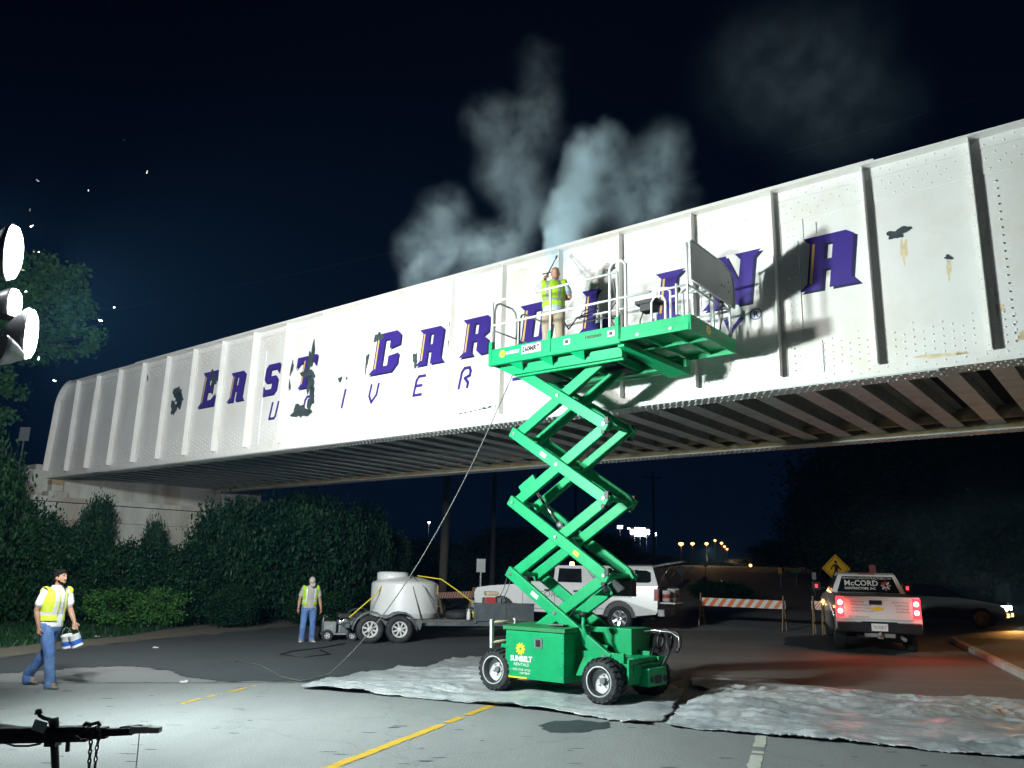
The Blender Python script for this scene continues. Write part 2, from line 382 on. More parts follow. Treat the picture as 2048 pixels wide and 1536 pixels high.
def overlay(name, pts, mat, dz=0.008, maxlen=0.9, kind='structure'):
    bm = bmesh.new(); vs = [bm.verts.new((p.x, p.y, 0)) for p in pts]; tr = tessellate_polygon([[Vector((p.x, p.y, 0)) for p in pts]])
    for t in tr:
        try: bm.faces.new([vs[i] for i in t])
        except ValueError: pass
    for k in range(6):
        es = [e for e in bm.edges if e.calc_length() > maxlen and (e.verts[0].co.y > 12 or e.verts[1].co.y > 12)]
        if not es: break
        bmesh.ops.subdivide_edges(bm, edges=es, cuts=1); bmesh.ops.triangulate(bm, faces=[f for f in bm.faces if len(f.verts) > 3])
    for v in bm.verts: v.co.z = ground_z(v.co.x, v.co.y) + dz
    bmesh.ops.recalc_face_normals(bm, faces=bm.faces)
    for f in bm.faces:
        if f.normal.z < 0: f.normal_flip()
    me = bpy.data.meshes.new(name); bm.to_mesh(me); bm.free(); me.materials.append(MATS[mat])
    o = bpy.data.objects.new(name, me); COL.objects.link(o); o['kind'] = kind; return o
def wob(pts, amp=0.06, n=5, seed=0):
    """a closed outline with an uneven edge"""
    r = random.Random(seed); out = []
    for i, p in enumerate(pts):
        q = pts[(i + 1) % len(pts)]
        for k in range(n):
            f = k / n; w = p.lerp(q, f); d = (q - p); pn = Vector((-d.y, d.x, 0)).normalized() if d.length > 1e-6 else Vector((0, 0, 0))
            out.append(w + pn * (r.uniform(-1, 1) * amp if k else 0))
    return out
# newer dark asphalt on the far lane, its ragged edge towards the old concrete-grey lane
E_ = [(-500, 1400), (-120, 1362), (0, 1348), (60, 1344), (160, 1335), (250, 1333), (300, 1336), (345, 1343), (372, 1355), (430, 1364), (560, 1364), (760, 1362), (960, 1366), (1330, 1374), (1420, 1330), (1400, 1300), (1300, 1262), (1000, 1222), (760, 1224), (700, 1241), (600, 1251), (480, 1263), (380, 1273), (250, 1286), (130, 1299), (0, 1318), (-500, 1370)]
overlay('asphalt_patch', wob([gp(*p) for p in E_], 0.13, 7, 3), 'road_dark', 0.008)
overlay('wet_crossing', wob([gp(*p) for p in [(1345, 1262), (1500, 1262), (1640, 1275), (1800, 1280), (1915, 1294), (1985, 1330), (2048, 1364), (2300, 1490), (2150, 1470), (2048, 1430), (1800, 1408), (1600, 1384), (1420, 1378), (1330, 1330)]], 0.1, 4, 5), 'road_brown', 0.012)
overlay('wet_crossing', wob([gp(*p) for p in [(1570, 1275), (1650, 1270), (1760, 1276), (1790, 1290), (1830, 1302), (1790, 1312), (1700, 1306), (1620, 1300), (1565, 1288)]], 0.12, 4, 8), 'road_wet', 0.016)
overlay('pavement', [gp(*p) for p in [(-500, 1340), (0, 1297), (130, 1283), (250, 1273), (370, 1253), (560, 1239), (720, 1230), (900, 1214), (900, 1220), (720, 1239), (600, 1250), (480, 1262), (380, 1272), (250, 1285), (130, 1298), (0, 1317), (-500, 1369)]], 'walk', 0.012)
grass_pts = [gp(*p) for p in [(-500, 1340), (0, 1297), (130, 1283), (250, 1273), (370, 1253), (560, 1239), (720, 1230), (900, 1214), (900, 1205), (500, 1205), (0, 1215), (-500, 1240)]]
overlay('verge', grass_pts, 'grass', 0.012)
overlay('puddle', wob([gp(*p) for p in [(1075, 1452), (1110, 1442), (1160, 1440), (1200, 1446), (1222, 1443), (1222, 1455), (1160, 1466), (1100, 1466)]], 0.04, 4, 12), 'road_wet', 0.004)
# far road climbing away under the sodium lamps
far_l = [G(p.x, p.y) for p in [RX * -3.5 + RD * 40, RX * -4.0 + RD * 90, RX * -4 + RD * 200, RX * 4 + RD * 200, RX * 4 + RD * 90, RX * 4 + RD * 40]]
overlay('far_road', far_l, 'road_brown', 0.02, 6)
# raised pavement on the right with its kerb
kp = [gp(*p) for p in [(1900, 1283), (1918, 1295), (1955, 1313), (2000, 1336), (2048, 1360), (2120, 1396), (2400, 1540)]]
kb = [p + RX * 0.16 for p in kp]; ko = [p + RX * 9 for p in reversed(kp)]
for nm, loop, h, mt in (('kerb', kp + kb[::-1], 0.14, 'concrete_old'), ('pavement', kb + ko, 0.135, 'walk')):
    m = MB(); P2 = [(p.x, p.y) for p in loop]
    m.prism(P2, lambda x, y: Vector((x, y, ground_z(x, y) - 0.2)), lambda x, y: Vector((x, y, ground_z(x, y) + h)))
    o = m.build(nm, mt, kind='structure')
# markings
def stripe(name, a, b, w, mat, breaks, dz, seed):
    r = random.Random(seed); m = MB(); d = (b - a); L = d.length; d.normalize(); s_ = Vector((d.y, -d.x, 0)); x = 0
    while x < L:
        l = r.uniform(0.05, 0.22); k = min(L, x + l)
        if r.random() > breaks:
            e0, e1 = r.uniform(-.012, .012), r.uniform(-.012, .012)
            pts = [a + d * x - s_ * (w / 2 + e0), a + d * x + s_ * (w / 2 + e1), a + d * (k + .004) + s_ * (w / 2 - e0), a + d * (k + .004) - s_ * (w / 2 - e1)]
            m.add([Vector((p.x, p.y, ground_z(p.x, p.y) + dz)) for p in pts], [(0, 1, 2, 3)])
        x = k
    return m.build(name, mat, kind='structure')
ya, yb = gp(640, 1544), gp(975, 1415); yd = (yb - ya)
stripe('yellow_line', ya - yd * 0.6, yb + yd * 0.5, 0.12, 'yellow_line', 0.05, 0.005, 4)
stripe('yellow_line', gp(360, 1408), gp(520, 1369), 0.07, 'yellow_line', 0.55, 0.005, 5)
wa = gp(1507, 1536); wb = gp(1524, 1470)
stripe('white_line', wa - (wb - wa) * 1.2, wa + (wb - wa) * 0.45, 0.13, 'white_line', 0.10, 0.005, 6)
stripe('white_line', wa + (wb - wa) * 0.58, wa + (wb - wa) * 1.3, 0.13, 'white_line', 0.10, 0.005, 6)
for (a, b) in (((1390, 1224), (1425, 1224)), ((1480, 1190), (1510, 1190)), ((1545, 1192), (1570, 1192)), ((1375, 1188), (1400, 1186))):
    stripe('white_line', gp(*a), gp(*b), 0.5, 'white_line', 0.1, 0.03, 9)
stripe('yellow_line', gp(1372, 1199), gp(1400, 1186), 0.15, 'yellow_line', 0.1, 0.03, 9)
# pavement joint (a thin dark seam) beside the walking man
sj = MB(); a, b = gp(-100, 1367), gp(640, 1366)
for k in range(40):
    p, q = a.lerp(b, k / 40), a.lerp(b, (k + 1) / 40); w = random.uniform(0.012, 0.03)
    sj.add([p + Vector((0, -w, .010)), q + Vector((0, -w, .010)), q + Vector((0, w, .010)), p + Vector((0, w, .010))], [(0, 1, 2, 3)])
sj.build('road_seam', 'road_wet', kind='structure')
sp = MB()
for k in range(90):                       # small dark pits and scuffs in the old lane
    x, y = random.uniform(-60, 2100), random.uniform(1372, 1536); p = gp(x, y, .003); a = random.uniform(0.03, .11); w = random.uniform(.008, .022)
    if 600 < x < 1450 and y < 1450: continue
    sp.add([p + Vector((-a, 0, 0)), p + Vector((-a * .3, -w, 0)), p + Vector((a, -w * .4, 0)), p + Vector((a * .6, w, 0)), p + Vector((-a * .5, w * .8, 0))], [(0, 1, 2, 3, 4)])
sp.build('road_scuffs', 'road_wet', kind='stuff')
# grass blades on the verge
def grass():
    m = MB(); P = [Vector((p.x, p.y)) for p in grass_pts]
    for k in range(9000):
        x, y = random.uniform(-60, 800), random.uniform(1215, 1296)
        lim = np.interp(x, [0, 130, 250, 370, 560, 720, 900], [1297, 1283, 1273, 1253, 1239, 1230, 1214])
        if y > lim: continue
        p = gp(x, y, .01); h = random.uniform(.06, .2); a = random.uniform(0, 6.28); d = Vector((cos(a), sin(a), 0)) * .03; t = Vector((random.gauss(0, .05), random.gauss(0, .05), h))
        m.add([p - d, p + d, p + t], [(0, 1, 2)])
    o = m.build('grass', 'leaf_dark', kind='stuff', fix=False)
grass()
lit = MB(); lit.box((0, 0, .012), (.12, .05, .02)); lit.box((.03, .03, .02), (.04, .05, .03))
L0 = None
for i, (px, txt) in enumerate((((368, 1365), 'crumpled white paper scrap lying on the dark road seam'), ((200, 1249), 'white litter scrap on the grass below the ivy bushes'), ((195, 1274), 'thin pale litter scrap on the edge of the grass verge'), ((311, 1296), 'small pale litter scrap alone on the dark asphalt'))):
    o = lit.build('litter', 'litter') if L0 is None else L0.copy()
    if L0 is None: L0 = o
    else: COL.objects.link(o)
    o.location = gp(*px, .01); o.rotation_euler = (0, 0, i * 1.3); tag(o, txt, 'litter', 'litter by the road')

# ================================================================== TARPS
def inside(p, poly):
    c = False; j = len(poly) - 1
    for i in range(len(poly)):
        if (poly[i].y > p.y) != (poly[j].y > p.y) and p.x < (poly[j].x - poly[i].x) * (p.y - poly[i].y) / (poly[j].y - poly[i].y) + poly[i].x: c = not c
        j = i
    return c
def edged(p, poly):
    best = 9
    for i in range(len(poly)):
        a, b = poly[i], poly[(i + 1) % len(poly)]; ab = b - a; t = max(0, min(1, (p - a).dot(ab) / max(1e-9, ab.dot(ab)))); best = min(best, (p - a - ab * t).length)
    return best
def tarp(name, pts, label, seed, step=0.034, amp=0.125, wheels=()):
    poly = [Vector((p.x, p.y)) for p in wob(pts, 0.05, 5, seed)]
    x0, x1 = min(p.x for p in poly), max(p.x for p in poly); y0, y1 = min(p.y for p in poly), max(p.y for p in poly)
    nx, ny = int((x1 - x0) / step) + 2, int((y1 - y0) / step) + 2; idx = {}; m = MB(); m.smooth = True
    for j in range(ny):
        for i in range(nx):
            p = Vector((x0 + i * step, y0 + j * step))
            if not inside(p, poly): continue
            d = edged(p, poly); w = min(1, d / 0.25)
            q = Vector((p.x * 1.0, p.y * 1.0, seed)); wv = noise.noise_vector(q * 0.9) * 0.5
            u = Vector((q.x * 0.34 + wv.x * 1.3, q.y * 1.25 + wv.y * 1.3 + q.x * .2, seed))
            cz = lambda v: 1 - 2.4 * abs(noise.noise(v))
            r3 = noise.noise(q * 0.8); env = 0.55 + 0.75 * max(-.4, noise.noise(q * 0.55 + Vector((3, 1, 0))))
            h = amp * env * (0.62 * cz(u * 1.5) + 0.40 * cz(u * 3.3 + Vector((5, 5, 5))) + 0.22 * cz(Vector((q.x * 3.2, q.y * 5.5, seed + 9))) + 0.10 * cz(q * 11)) + 0.03 * r3
            h = h * 0.8 + 0.014
            h = max(0.0, h) * (0.35 + 0.65 * w) + 0.016
            if d < 0.14: h += 0.05 * max(0, noise.noise(q * 2.3 + Vector((0, 0, 7)))) * (1 - d / 0.14) * 2      # edges that curl up
            for (wx, wy) in wheels:
                dw = (p - Vector((wx, wy))).length
                if dw < 0.6: h *= 0.15 + 0.85 * (dw / 0.6) ** 2; h = max(h, 0.012)
            idx[i, j] = len(m.v); dv = noise.noise_vector(q * 3) * 0.03; m.v.append((p.x + dv.x, p.y + dv.y, h + ground_z(p.x, p.y)))
    for (i, j) in list(idx):
        k = [(i, j), (i + 1, j), (i + 1, j + 1), (i, j + 1)]
        if all(t in idx for t in k): m.f.append(tuple(idx[t] for t in k)); m.mi.append(0); m.sm.append(True)
    o = m.build(name, ['tarp'], fix=False)
    s = o.modifiers.new('thickness', 'SOLIDIFY'); s.thickness = 0.008; s.offset = -1
    return tag(o, label, 'tarp', 'crumpled sheets on the road')
TL = [(598, 1379), (648, 1362), (720, 1350), (796, 1337), (848, 1340), (904, 1319), (960, 1316), (1080, 1312), (1250, 1335), (1330, 1372), (1372, 1386), (1352, 1424), (1335, 1440), (1300, 1452), (1240, 1446), (1200, 1440), (1140, 1432), (1012, 1416), (848, 1400), (760, 1392)]
TR = [(1338, 1456), (1346, 1430), (1372, 1408), (1418, 1386), (1384, 1378), (1380, 1362), (1429, 1355), (1481, 1358), (1517, 1363), (1608, 1373), (1706, 1384), (1804, 1396), (2048, 1409), (2230, 1426), (2260, 1545), (2048, 1521), (1788, 1497), (1706, 1490), (1527, 1473), (1380, 1459)]
wheel_spots = [TT * (s - 7.9) + NN * (n + 11.78) for s, n in ((-1.03, -.69), (1.01, -.69), (-1.03, .69), (1.01, .69))]
tarp('drop_sheet', [gp(*p) for p in TL], 'crumpled pale drop sheet spread under the green lift, meeting the yellow line', 11, wheels=[(p.x, p.y) for p in wheel_spots])
tarp('drop_sheet', [gp(*p) for p in TR], 'wider crumpled grey sheet above the white dashes, with orange glints at its far edge', 23, amp=0.15)

# ================================================================== RAILWAY BRIDGE
# local frame: x along the bridge, y away from the camera, z up
BR = thing('railway_bridge', 'long white riveted steel railway girder bridge lettered EAST CAROLINA over the road', 'bridge', NN * 13.0, AZ)
S0, S1, ZB, ZT = -32.6, 7.5, 4.97, 8.55
WEB = 0.20
STF = [-30.89, -29.33, -27.74, -26.14, -24.6, -23.05, -21.48, -19.9, -18.36, -16.8, -15.27, -13.72, -12.2, -10.7, -9.2, -7.75, -6.2, -4.68, -3.15, -1.6, -0.05, 1.5, 3.05, 4.6, 6.15]
def girder(y_out, sgn, mats):
    """y_out = outer flange edge, sgn +1: web lies at larger y"""
    yw = y_out + sgn * WEB
    m = MB(); R = 1.0; pts = [(S0, ZB + .03)]
    pts += [(S0 + .22 - .0, ZT - R)] + [(S0 + .22 + R - R * cos(a), ZT - R + R * sin(a)) for a in np.linspace(0.15, pi / 2, 8)] + [(S1, ZT), (S1, ZB + .03)]
    a, b = sorted((yw, yw + sgn * 0.02)); m.prism(pts, lambda x, z: Vector((x, a, z)), lambda x, z: Vector((x, b, z)))
    return m, yw
gm, yw = girder(0, 1, None); gm.build('girder_web', 'bridge_white', BR)
# outer angles along bottom and top (proud strips of the web)
m = MB(); m.bb(S0 + .05, S1, yw - .016, yw - .002, ZB + .05, ZB + .21); m.build('bottom_angle', 'bridge_white', BR, bevel=.004)
m = MB(); m.bb(S0 + 1.3, S1, yw - .016, yw - .002, ZT - .21, ZT - .03); m.build('top_angle', 'bridge_white', BR, bevel=.004)
m = MB(); m.bb(S0 + 1.25, S1, yw - .009, yw - .001, ZT - .62, ZT - .215); m.build('web_plate', 'bridge_white', BR)
# flanges; cover plates make the small steps seen along both edges
m = MB(); m.bb(S0 + .2, S1, 0.0, .46, ZB, ZB + .03); m.build('bottom_flange', 'bridge_grey', BR)
m = MB(); m.bb(S0 - .25, S1, -.012, .0, ZB - .003, ZB + .052); m.build('flange_edge', 'bridge_white', BR)
m = MB(); m.bb(-28, -2.3, .004, .45, ZB - .022, ZB - .002); m.build('cover_plate', 'bridge_grey', BR)
m = MB(); m.bb(S0 + 1.1, S1, 0, .46, ZT - .028, ZT); m.build('top_flange', 'bridge_white', BR)
m = MB(); m.bb(-26.6, -2.95, -.004, .45, ZT + .002, ZT + .03); m.build('cover_plate', 'bridge_white', BR)
pts = [(S0 + .20 + R_ - (R_ + .02) * cos(a), ZT - R_ + (R_ + .02) * sin(a)) for R_ in (1.0,) for a in np.linspace(.1, pi / 2, 9)]
m = MB(); 
for i in range(8):
    p, q = pts[i], pts[i + 1]; m.beam((p[0], .23, p[1]), (q[0] + .01, .23, q[1]), .46, .03, up=(0, 0, 1))
m.beam((S0 - .0, .23, ZB + .06), (pts[0][0], .23, pts[0][1]), .46, .03, up=(0, 1, 0)) if False else None
m.box((S0 + .1, .23, (ZB + pts[0][1]) / 2 + .0), (.03, .46, pts[0][1] - ZB), Matrix.Rotation(.085, 3, 'Y')); m.build('end_flange', 'bridge_white', BR)
# stiffeners: an angle with its outstanding leg reaching the flange edge
m0 = MB(); h0, h1 = ZB + .215, ZT - .03
m0.bb(-.008, .008, -.165, 0, 0, h1 - h0); m0.bb(.010, .095, -.014, -.002, 0, h1 - h0); m0.bb(-.095, -.010, -.014, -.002, 0, h1 - h0)
base = m0.build('stiffener', 'bridge_white', BR, loc=(STF[0], yw, h0), bevel=.003)
for s in STF[1:]: share(base, 'stiffener', BR, (s, yw, h0))
# splice plates beside some stiffeners
for (s, w, z0, z1) in ((-4.52, .22, ZB + .78, ZT - 1.0), (-4.52, .32, ZT - .98, ZT - .63), (-4.18, .2, ZT - .95, ZT - .74), (-4.36, .36, ZB + .22, ZB + .76), (-19.7, .3, ZB + .25, ZT - .65), (-30.2, .5, ZB + .3, ZT - .5)):
    m = MB(); m.bb(s, s + w, yw - .020, yw - .001, z0, z1); m.build('splice_plate', 'bridge_white', BR, bevel=.003)
# rivets
def rivet(m, p, n, r=.021):
    n = Vector(n); a = n.orthogonal().normalized(); b = n.cross(a); p = Vector(p); k = 6
    r0 = [p + (a * cos(i * pi / 3) + b * sin(i * pi / 3)) * r for i in range(k)]; r1 = [p + n * r * .62 + (a * cos(i * pi / 3) + b * sin(i * pi / 3)) * r * .62 for i in range(k)]
    o = len(m.v); m.v += [tuple(q) for q in r0 + r1] + [tuple(p + n * r * .8)]
    for i in range(k):
        j = (i + 1) % k; m.f.append((o + i, o + j, o + k + j, o + k + i)); m.f.append((o + k + i, o + k + j, o + 2 * k)); m.mi += [0, 0]; m.sm += [True, True]
rv = MB(); out = (0, -1, 0)
x = S0 + .4; i = 0
while x < S1:
    inbay = min(abs(x - s) for s in STF) > .10
    rivet(rv, (x, yw - .016, ZB + (.10 if i % 2 else .165)), out, .020)
    if x > S0 + 1.4: rivet(rv, (x, yw - .016, ZT - (.08 if i % 2 else .15)), out, .019)
    if inbay:
        if x > S0 + 1.4:
            rivet(rv, (x, yw - .009, ZT - (.30 if i % 2 else .38)), out, .018); rivet(rv, (x + .05, yw - .009, ZT - (.46 if i % 2 else .55)), out, .018)
        for k in range(5):
            zz = ZB + .30 + k * .115 + (0.055 if i % 2 else 0)
            if k < 4 or (i % 3 == 0): rivet(rv, (x, yw, zz), out, .020)
    x += .135; i += 1
for s in STF:
    z = h0 + .08
    while z < h1 - .05:
        for dx in (-.052, .052): rivet(rv, (s + dx, yw - .014, z), out, .018)
        z += .17
for s in (-4.53, -4.43, -19.6, -30.1, -29.9, -1.38):
    z = ZB + .3
    while z < ZT - .75: rivet(rv, (s + .06, yw - .020, z), out, .017); z += .125
rv.build('rivets', 'bridge_white', BR, kind='stuff', fix=False)
ru = MB(); x = S0 + .4; i = 0
while x < S1:
    zz = ZB - .022 if -28 < x < -2.3 else ZB
    for k, y in enumerate((.06, .16, .31, .40)): rivet(ru, (x + (.06 if k % 2 else 0), y, zz), (0, 0, -1), .021)
    x += .125
x = S0 + 2
while x < S1:
    for k, y in enumerate((5.90, 6.0, 6.14, 6.23)): rivet(ru, (x + (.06 if k % 2 else 0), y, ZB), (0, 0, -1), .021)
    x += .125
ru.build('rivets', 'bridge_white', BR, kind='stuff', fix=False)
# far girder
m = MB(); m.bb(S0 + 1.8, S1, 6.08, 6.10, ZB + .03, ZT); m.build('far_girder_web', 'bridge_rust', BR)
m = MB(); m.bb(S0 + 1.8, S1, 5.84, 6.29, ZB, ZB + .03); m.build('far_bottom_flange', 'bridge_grey', BR)
m = MB(); m.bb(S0 + 1.8, S1, 5.98, 6.075, ZB + .034, ZB + .20); m.build('far_bottom_angle', 'bridge_rust', BR)
m = MB(); m.bb(S0 + 1.8, S1, 5.84, 6.29, ZT - .03, ZT); m.build('far_top_flange', 'bridge_grey', BR)
# floor beams under the deck, knee brackets at both ends
fb = MB(); L_ = 6.08 - .24
fb.bb(-.16, .16, 0, L_, 0, .022); fb.bb(-.012, .012, 0, L_, .022, .40); fb.bb(-.16, .16, 0, L_, .40, .42)
kn = MB(); kn.add([(-.011, 0, .02), (-.011, .5, .02), (-.011, 0, .5), (.011, 0, .02), (.011, .5, .02), (.011, 0, .5)], [(0, 1, 2), (3, 5, 4), (0, 3, 4, 1), (1, 4, 5, 2), (2, 5, 3, 0)])
f0 = k0 = None; x = S0 + .9; i = 0
while x < S1 - .3:
    if f0 is None:
        f0 = fb.build('floor_beam', 'bridge_grey', BR, loc=(x, .235, ZB + .13)); k0 = kn.build('knee_bracket', 'bridge_rust', f0, loc=(0, .0, 0))
    else:
        f = share(f0, 'floor_beam', BR, (x, .235, ZB + .13 + random.uniform(-.004, .004)))
        if i % 2 == 0: share(k0, 'knee_bracket', f, (0.0, 2.6, 0.05)); 
    x += .752; i += 1
m = MB(); m.bb(S0 + .4, S1, .30, 6.0, ZB + .556, ZB + .72); m.build('deck', 'timber_dark', BR)
m = MB()
for y in (.62, 5.3): m.bb(S0 + .9, S1, y, y + .12, ZB + .155, ZB + .32)
m.build('stringer', 'bridge_rust', BR)

# ---- painted lettering on the web: letter, its dark drop shadow and its gold line
GL = {
 'A': ([(0, 0), (.12, .13), (.12, .87), (0, 1), (.64, 1), (.76, .91), (.76, .15), (.88, 0), (.46, 0), (.46, .36), (.34, .36), (.34, 0)], [[(.34, .54), (.46, .54), (.46, .84), (.34, .84)]]),
 'R': ([(0, 0), (.12, .13), (.12, .87), (0, 1), (.68, 1), (.78, .91), (.78, .60), (.62, .48), (.78, .36), (.78, .10), (.84, .02), (.60, 0), (.48, .12), (.48, .38), (.34, .38), (.34, .12), (.42, 0)], [[(.34, .56), (.47, .56), (.47, .84), (.34, .84)]]),
 'C': ([(0, 0), (.12, .13), (.12, .87), (0, 1), (.68, 1), (.80, .88), (.80, .64), (.52, .58), (.52, .82), (.36, .82), (.36, .17), (.52, .17), (.52, .40), (.80, .44), (.80, .18), (.66, 0)], []),
 'O': ([(0, 0), (.12, .13), (.12, .87), (0, 1), (.68, 1), (.80, .88), (.80, .16), (.66, 0)], [[(.36, .17), (.52, .17), (.52, .82), (.36, .82)]]),
 'L': ([(0, 0), (.12, .13), (.12, .87), (0, 1), (.44, 1), (.36, .88), (.36, .2), (.56, .2), (.70, .34), (.74, 0)], []),
 'I': ([(0, 0), (.12, .13), (.12, .87), (0, 1), (.56, 1), (.42, .86), (.42, .13), (.56, 0)], []),
 'N': ([(0, 0), (.12, .13), (.12, .87), (0, 1), (.38, 1), (.68, .46), (.68, .87), (.56, 1), (1.06, 1), (.94, .87), (.94, 0), (.68, 0), (.36, .56), (.36, .13), (.46, 0)], []),
 'E': ([(0, 0), (.12, .13), (.12, .87), (0, 1), (.74, 1), (.74, .68), (.58, .82), (.36, .82), (.36, .60), (.50, .60), (.58, .70), (.58, .34), (.50, .42), (.36, .42), (.36, .18), (.58, .18), (.76, .34), (.76, 0)], []),
 'S': ([(0, 0), (0, .34), (.14, .18), (.48, .18), (.48, .40), (.14, .40), (.02, .52), (.02, .87), (.14, 1), (.76, 1), (.76, .66), (.60, .82), (.30, .82), (.30, .60), (.64, .60), (.76, .48), (.76, .14), (.62, 0)], []),
 'T': ([(.2, 0), (.30, .13), (.30, .80), (.16, .80), (0, .64), (0, 1), (.84, 1), (.84, .64), (.70, .80), (.54, .80), (.54, .13), (.64, 0)], []),
}
YP = yw - .001
def letter(ch, s, z, h, w):
    pts, holes = GL[ch]; xm = max(p[0] for p in pts); k = w / xm; sh = .13 * h
    def f(y, dx=0, dz=0): return lambda x, v: Vector((s + x * k + v * sh + dx, y, z + v * h + dz))
    m = MB(); m.prism(pts, f(YP - .006), f(YP - .001), holes); o = m.build('painted_letter', 'purple_paint', BR)
    m = MB(); m.prism(pts, f(YP - .0035, .055, -.045), f(YP - .0005, .055, -.045), holes); m.build('letter_shadow', 'navy_paint', o)
    if ch not in 'ST':
        m = MB(); m.add([f(YP - .0075)(*p) for p in ((.155, .13), (.195, .13), (.195, .86), (.155, .86))], [(0, 1, 2, 3)]); m.build('gold_line', 'gold_paint', o)
    elif ch == 'T':
        m = MB(); m.add([f(YP - .0075)(*p) for p in ((.32, .13), (.36, .13), (.36, .86), (.32, .86))], [(0, 1, 2, 3)]); m.build('gold_line', 'gold_paint', o)
    return o
for (ch, s, h, w) in (('E', -22.72, 1.09, .86), ('A', -21.18, .88, .86), ('S', -19.46, .88, .64), ('T', -18.05, .88, .84), ('C', -15.06, 1.02, 1.0), ('A', -13.42, .88, .92), ('R', -12.05, .88, .90), ('O', -10.42, .90, .92), ('L', -8.83, .91, .72), ('I', -7.15, .92, .62), ('N', -6.10, .96, 1.02), ('A', -4.34, .94, .98)):
    letter(ch, s, 6.61, h, w)
# UNIVERSITY in thin strokes
ST_ = {'U': [[(0, 1), (0, 0), (.5, 0), (.62, .12), (.62, 1)]], 'N': [[(0, 0), (0, .8), (.12, 1), (.5, 1), (.62, .8), (.62, 0)]], 'I': [[(.2, 0), (.2, 1)]], 'V': [[(0, 1), (0, .4), (.3, 0), (.62, .4), (.62, 1)]],
       'E': [[(.62, 1), (.14, 1), (0, .8), (0, 0), (.6, 0)], [(0, .5), (.5, .5)]], 'R': [[(0, 0), (0, .8), (.14, 1), (.5, 1), (.62, .8), (.62, .58), (.3, .48), (.6, .22), (.6, 0)]], 'S': [[(.62, 1), (.1, 1), (0, .8), (.05, .55), (.55, .45), (.62, .2), (.5, 0), (0, 0)]],
       'T': [[(0, 1), (.7, 1)], [(.35, 1), (.35, 0)]], 'Y': [[(0, 1), (.32, .5), (.32, 0)], [(.66, 1), (.32, .5)]]}
def thin(ch, s, z=5.91, h=.44, w=.42):
    m = MB()
    for pl in ST_[ch]:
        P = [Vector((s + x * w + y * .10, YP - .003, z + y * h)) for x, y in pl]
        for a, b in zip(P, P[1:]):
            d = (b - a).normalized(); m.beam(a - d * .022, b + d * .022, .004, .072, up=(0, 0, 1)) if abs(d.z) < .9 else m.beam(a - d * .03, b + d * .03, .072, .004, up=(0, 1, 0))
    m.build('thin_letter', 'purple_paint', BR)
for ch, s in zip('UNIVERSITY', (-19.0, -17.55, -16.05, -15.0, -13.42, -12.0, -10.45, -8.9, -7.4, -5.75)): thin(ch, s)
# registered-mark ring beside the last letters
m = MB(); c = Vector((-5.1, YP - .003, 6.38)); n_ = 24
ro = [(c.x + .105 * cos(2 * pi * i / n_), c.z + .105 * sin(2 * pi * i / n_)) for i in range(n_)]; ri = [(c.x + .088 * cos(2 * pi * i / n_), c.z + .088 * sin(2 * pi * i / n_)) for i in range(n_)]
m.poly(ro, [ri], lambda x, z: Vector((x, YP - .004, z))); m.build('registered_mark', 'purple_paint', BR)
text_mesh('R', .15, lambda x, y: Vector((c.x - .05 + x, YP - .004, c.z - .052 + y)), 'purple_paint', 'registered_mark', BR, bold=.003)
# patches where the paint has come off
def blob(cx, cz, rx, rz, seed, n=26):
    r = random.Random(seed); ph = [r.uniform(0, 6.28) for _ in range(6)]
    pts = []
    for i in range(n):
        a = 2 * pi * i / n; k = 1 + .26 * sin(2 * a + ph[0]) + .2 * sin(3 * a + ph[1]) + .16 * sin(5 * a + ph[2]) + .1 * sin(9 * a + ph[3]) + r.uniform(-.07, .07); pts.append((cx + rx * k * cos(a), cz + rz * k * sin(a)))
    return pts
for i, (s, z, rx, rz) in enumerate(((-23.95, 7.18, .22, .30), (-24.1, 6.78, .16, .26), (-23.78, 7.0, .2, .22), (-17.35, 7.45, .13, .34), (-17.45, 7.0, .26, .15), (-17.3, 6.72, .12, .35), (-17.22, 6.28, .15, .28), (-17.62, 5.98, .33, .20), (-22.0, 7.45, .2, .23), (-18.17, 7.25, .06, .2), (-18.2, 6.75, .05, .14), (-14.75, 7.56, .14, .13), (-15.15, 6.95, .08, .24), (-13.42, 6.78, .09, .16), (-12.3, 7.1, .09, .18), (-2.72, 7.29, .15, .09), (-8.0, 7.88, .09, .07), (-12.32, 7.5, .05, .08), (-26.0, 8.0, .05, .1), (-16.1, 6.65, .06, .09), (-15.85, 6.65, .03, .05), (-2.05, 6.72, .05, .04), (-1.55, 6.0, .05, .03), (-13.1, 7.0, .03, .04), (-10.9, 6.3, .02, .03))):
    m = MB(); m.poly(blob(s, z, rx, rz, 40 + i), (), lambda x, v: Vector((x, YP - .0092, v))); m.build('bare_patch', 'bare_steel', BR)
for i, (s, z, w, h) in enumerate(((-2.66, 6.98, .07, .42), (-2.06, 6.55, .05, .30), (-1.55, 5.85, .08, .3), (-1.5, 5.78, .2, .12), (-2.3, 5.2, .5, .08), (-1.2, 5.33, .2, .1), (-2.0, 5.18, .12, .12))):
    m = MB(); m.poly(blob(s, z, w * .6, h * .55, 90 + i), (), lambda x, v: Vector((x, YP - .0012, v))); m.build('rust_streak', 'rust_streak', BR)
for i in range(9):
    m = MB(); s = -12.05 + i * .14 + random.uniform(-.04, .04); m.poly(blob(s, 5.31 + .01 * i, .06 * random.uniform(.4, 1.2), .018 * random.uniform(.5, 1.5), 120 + i), (), lambda x, v: Vector((x, YP - .0012, v))); m.build('bare_patch', 'bare_steel', BR)

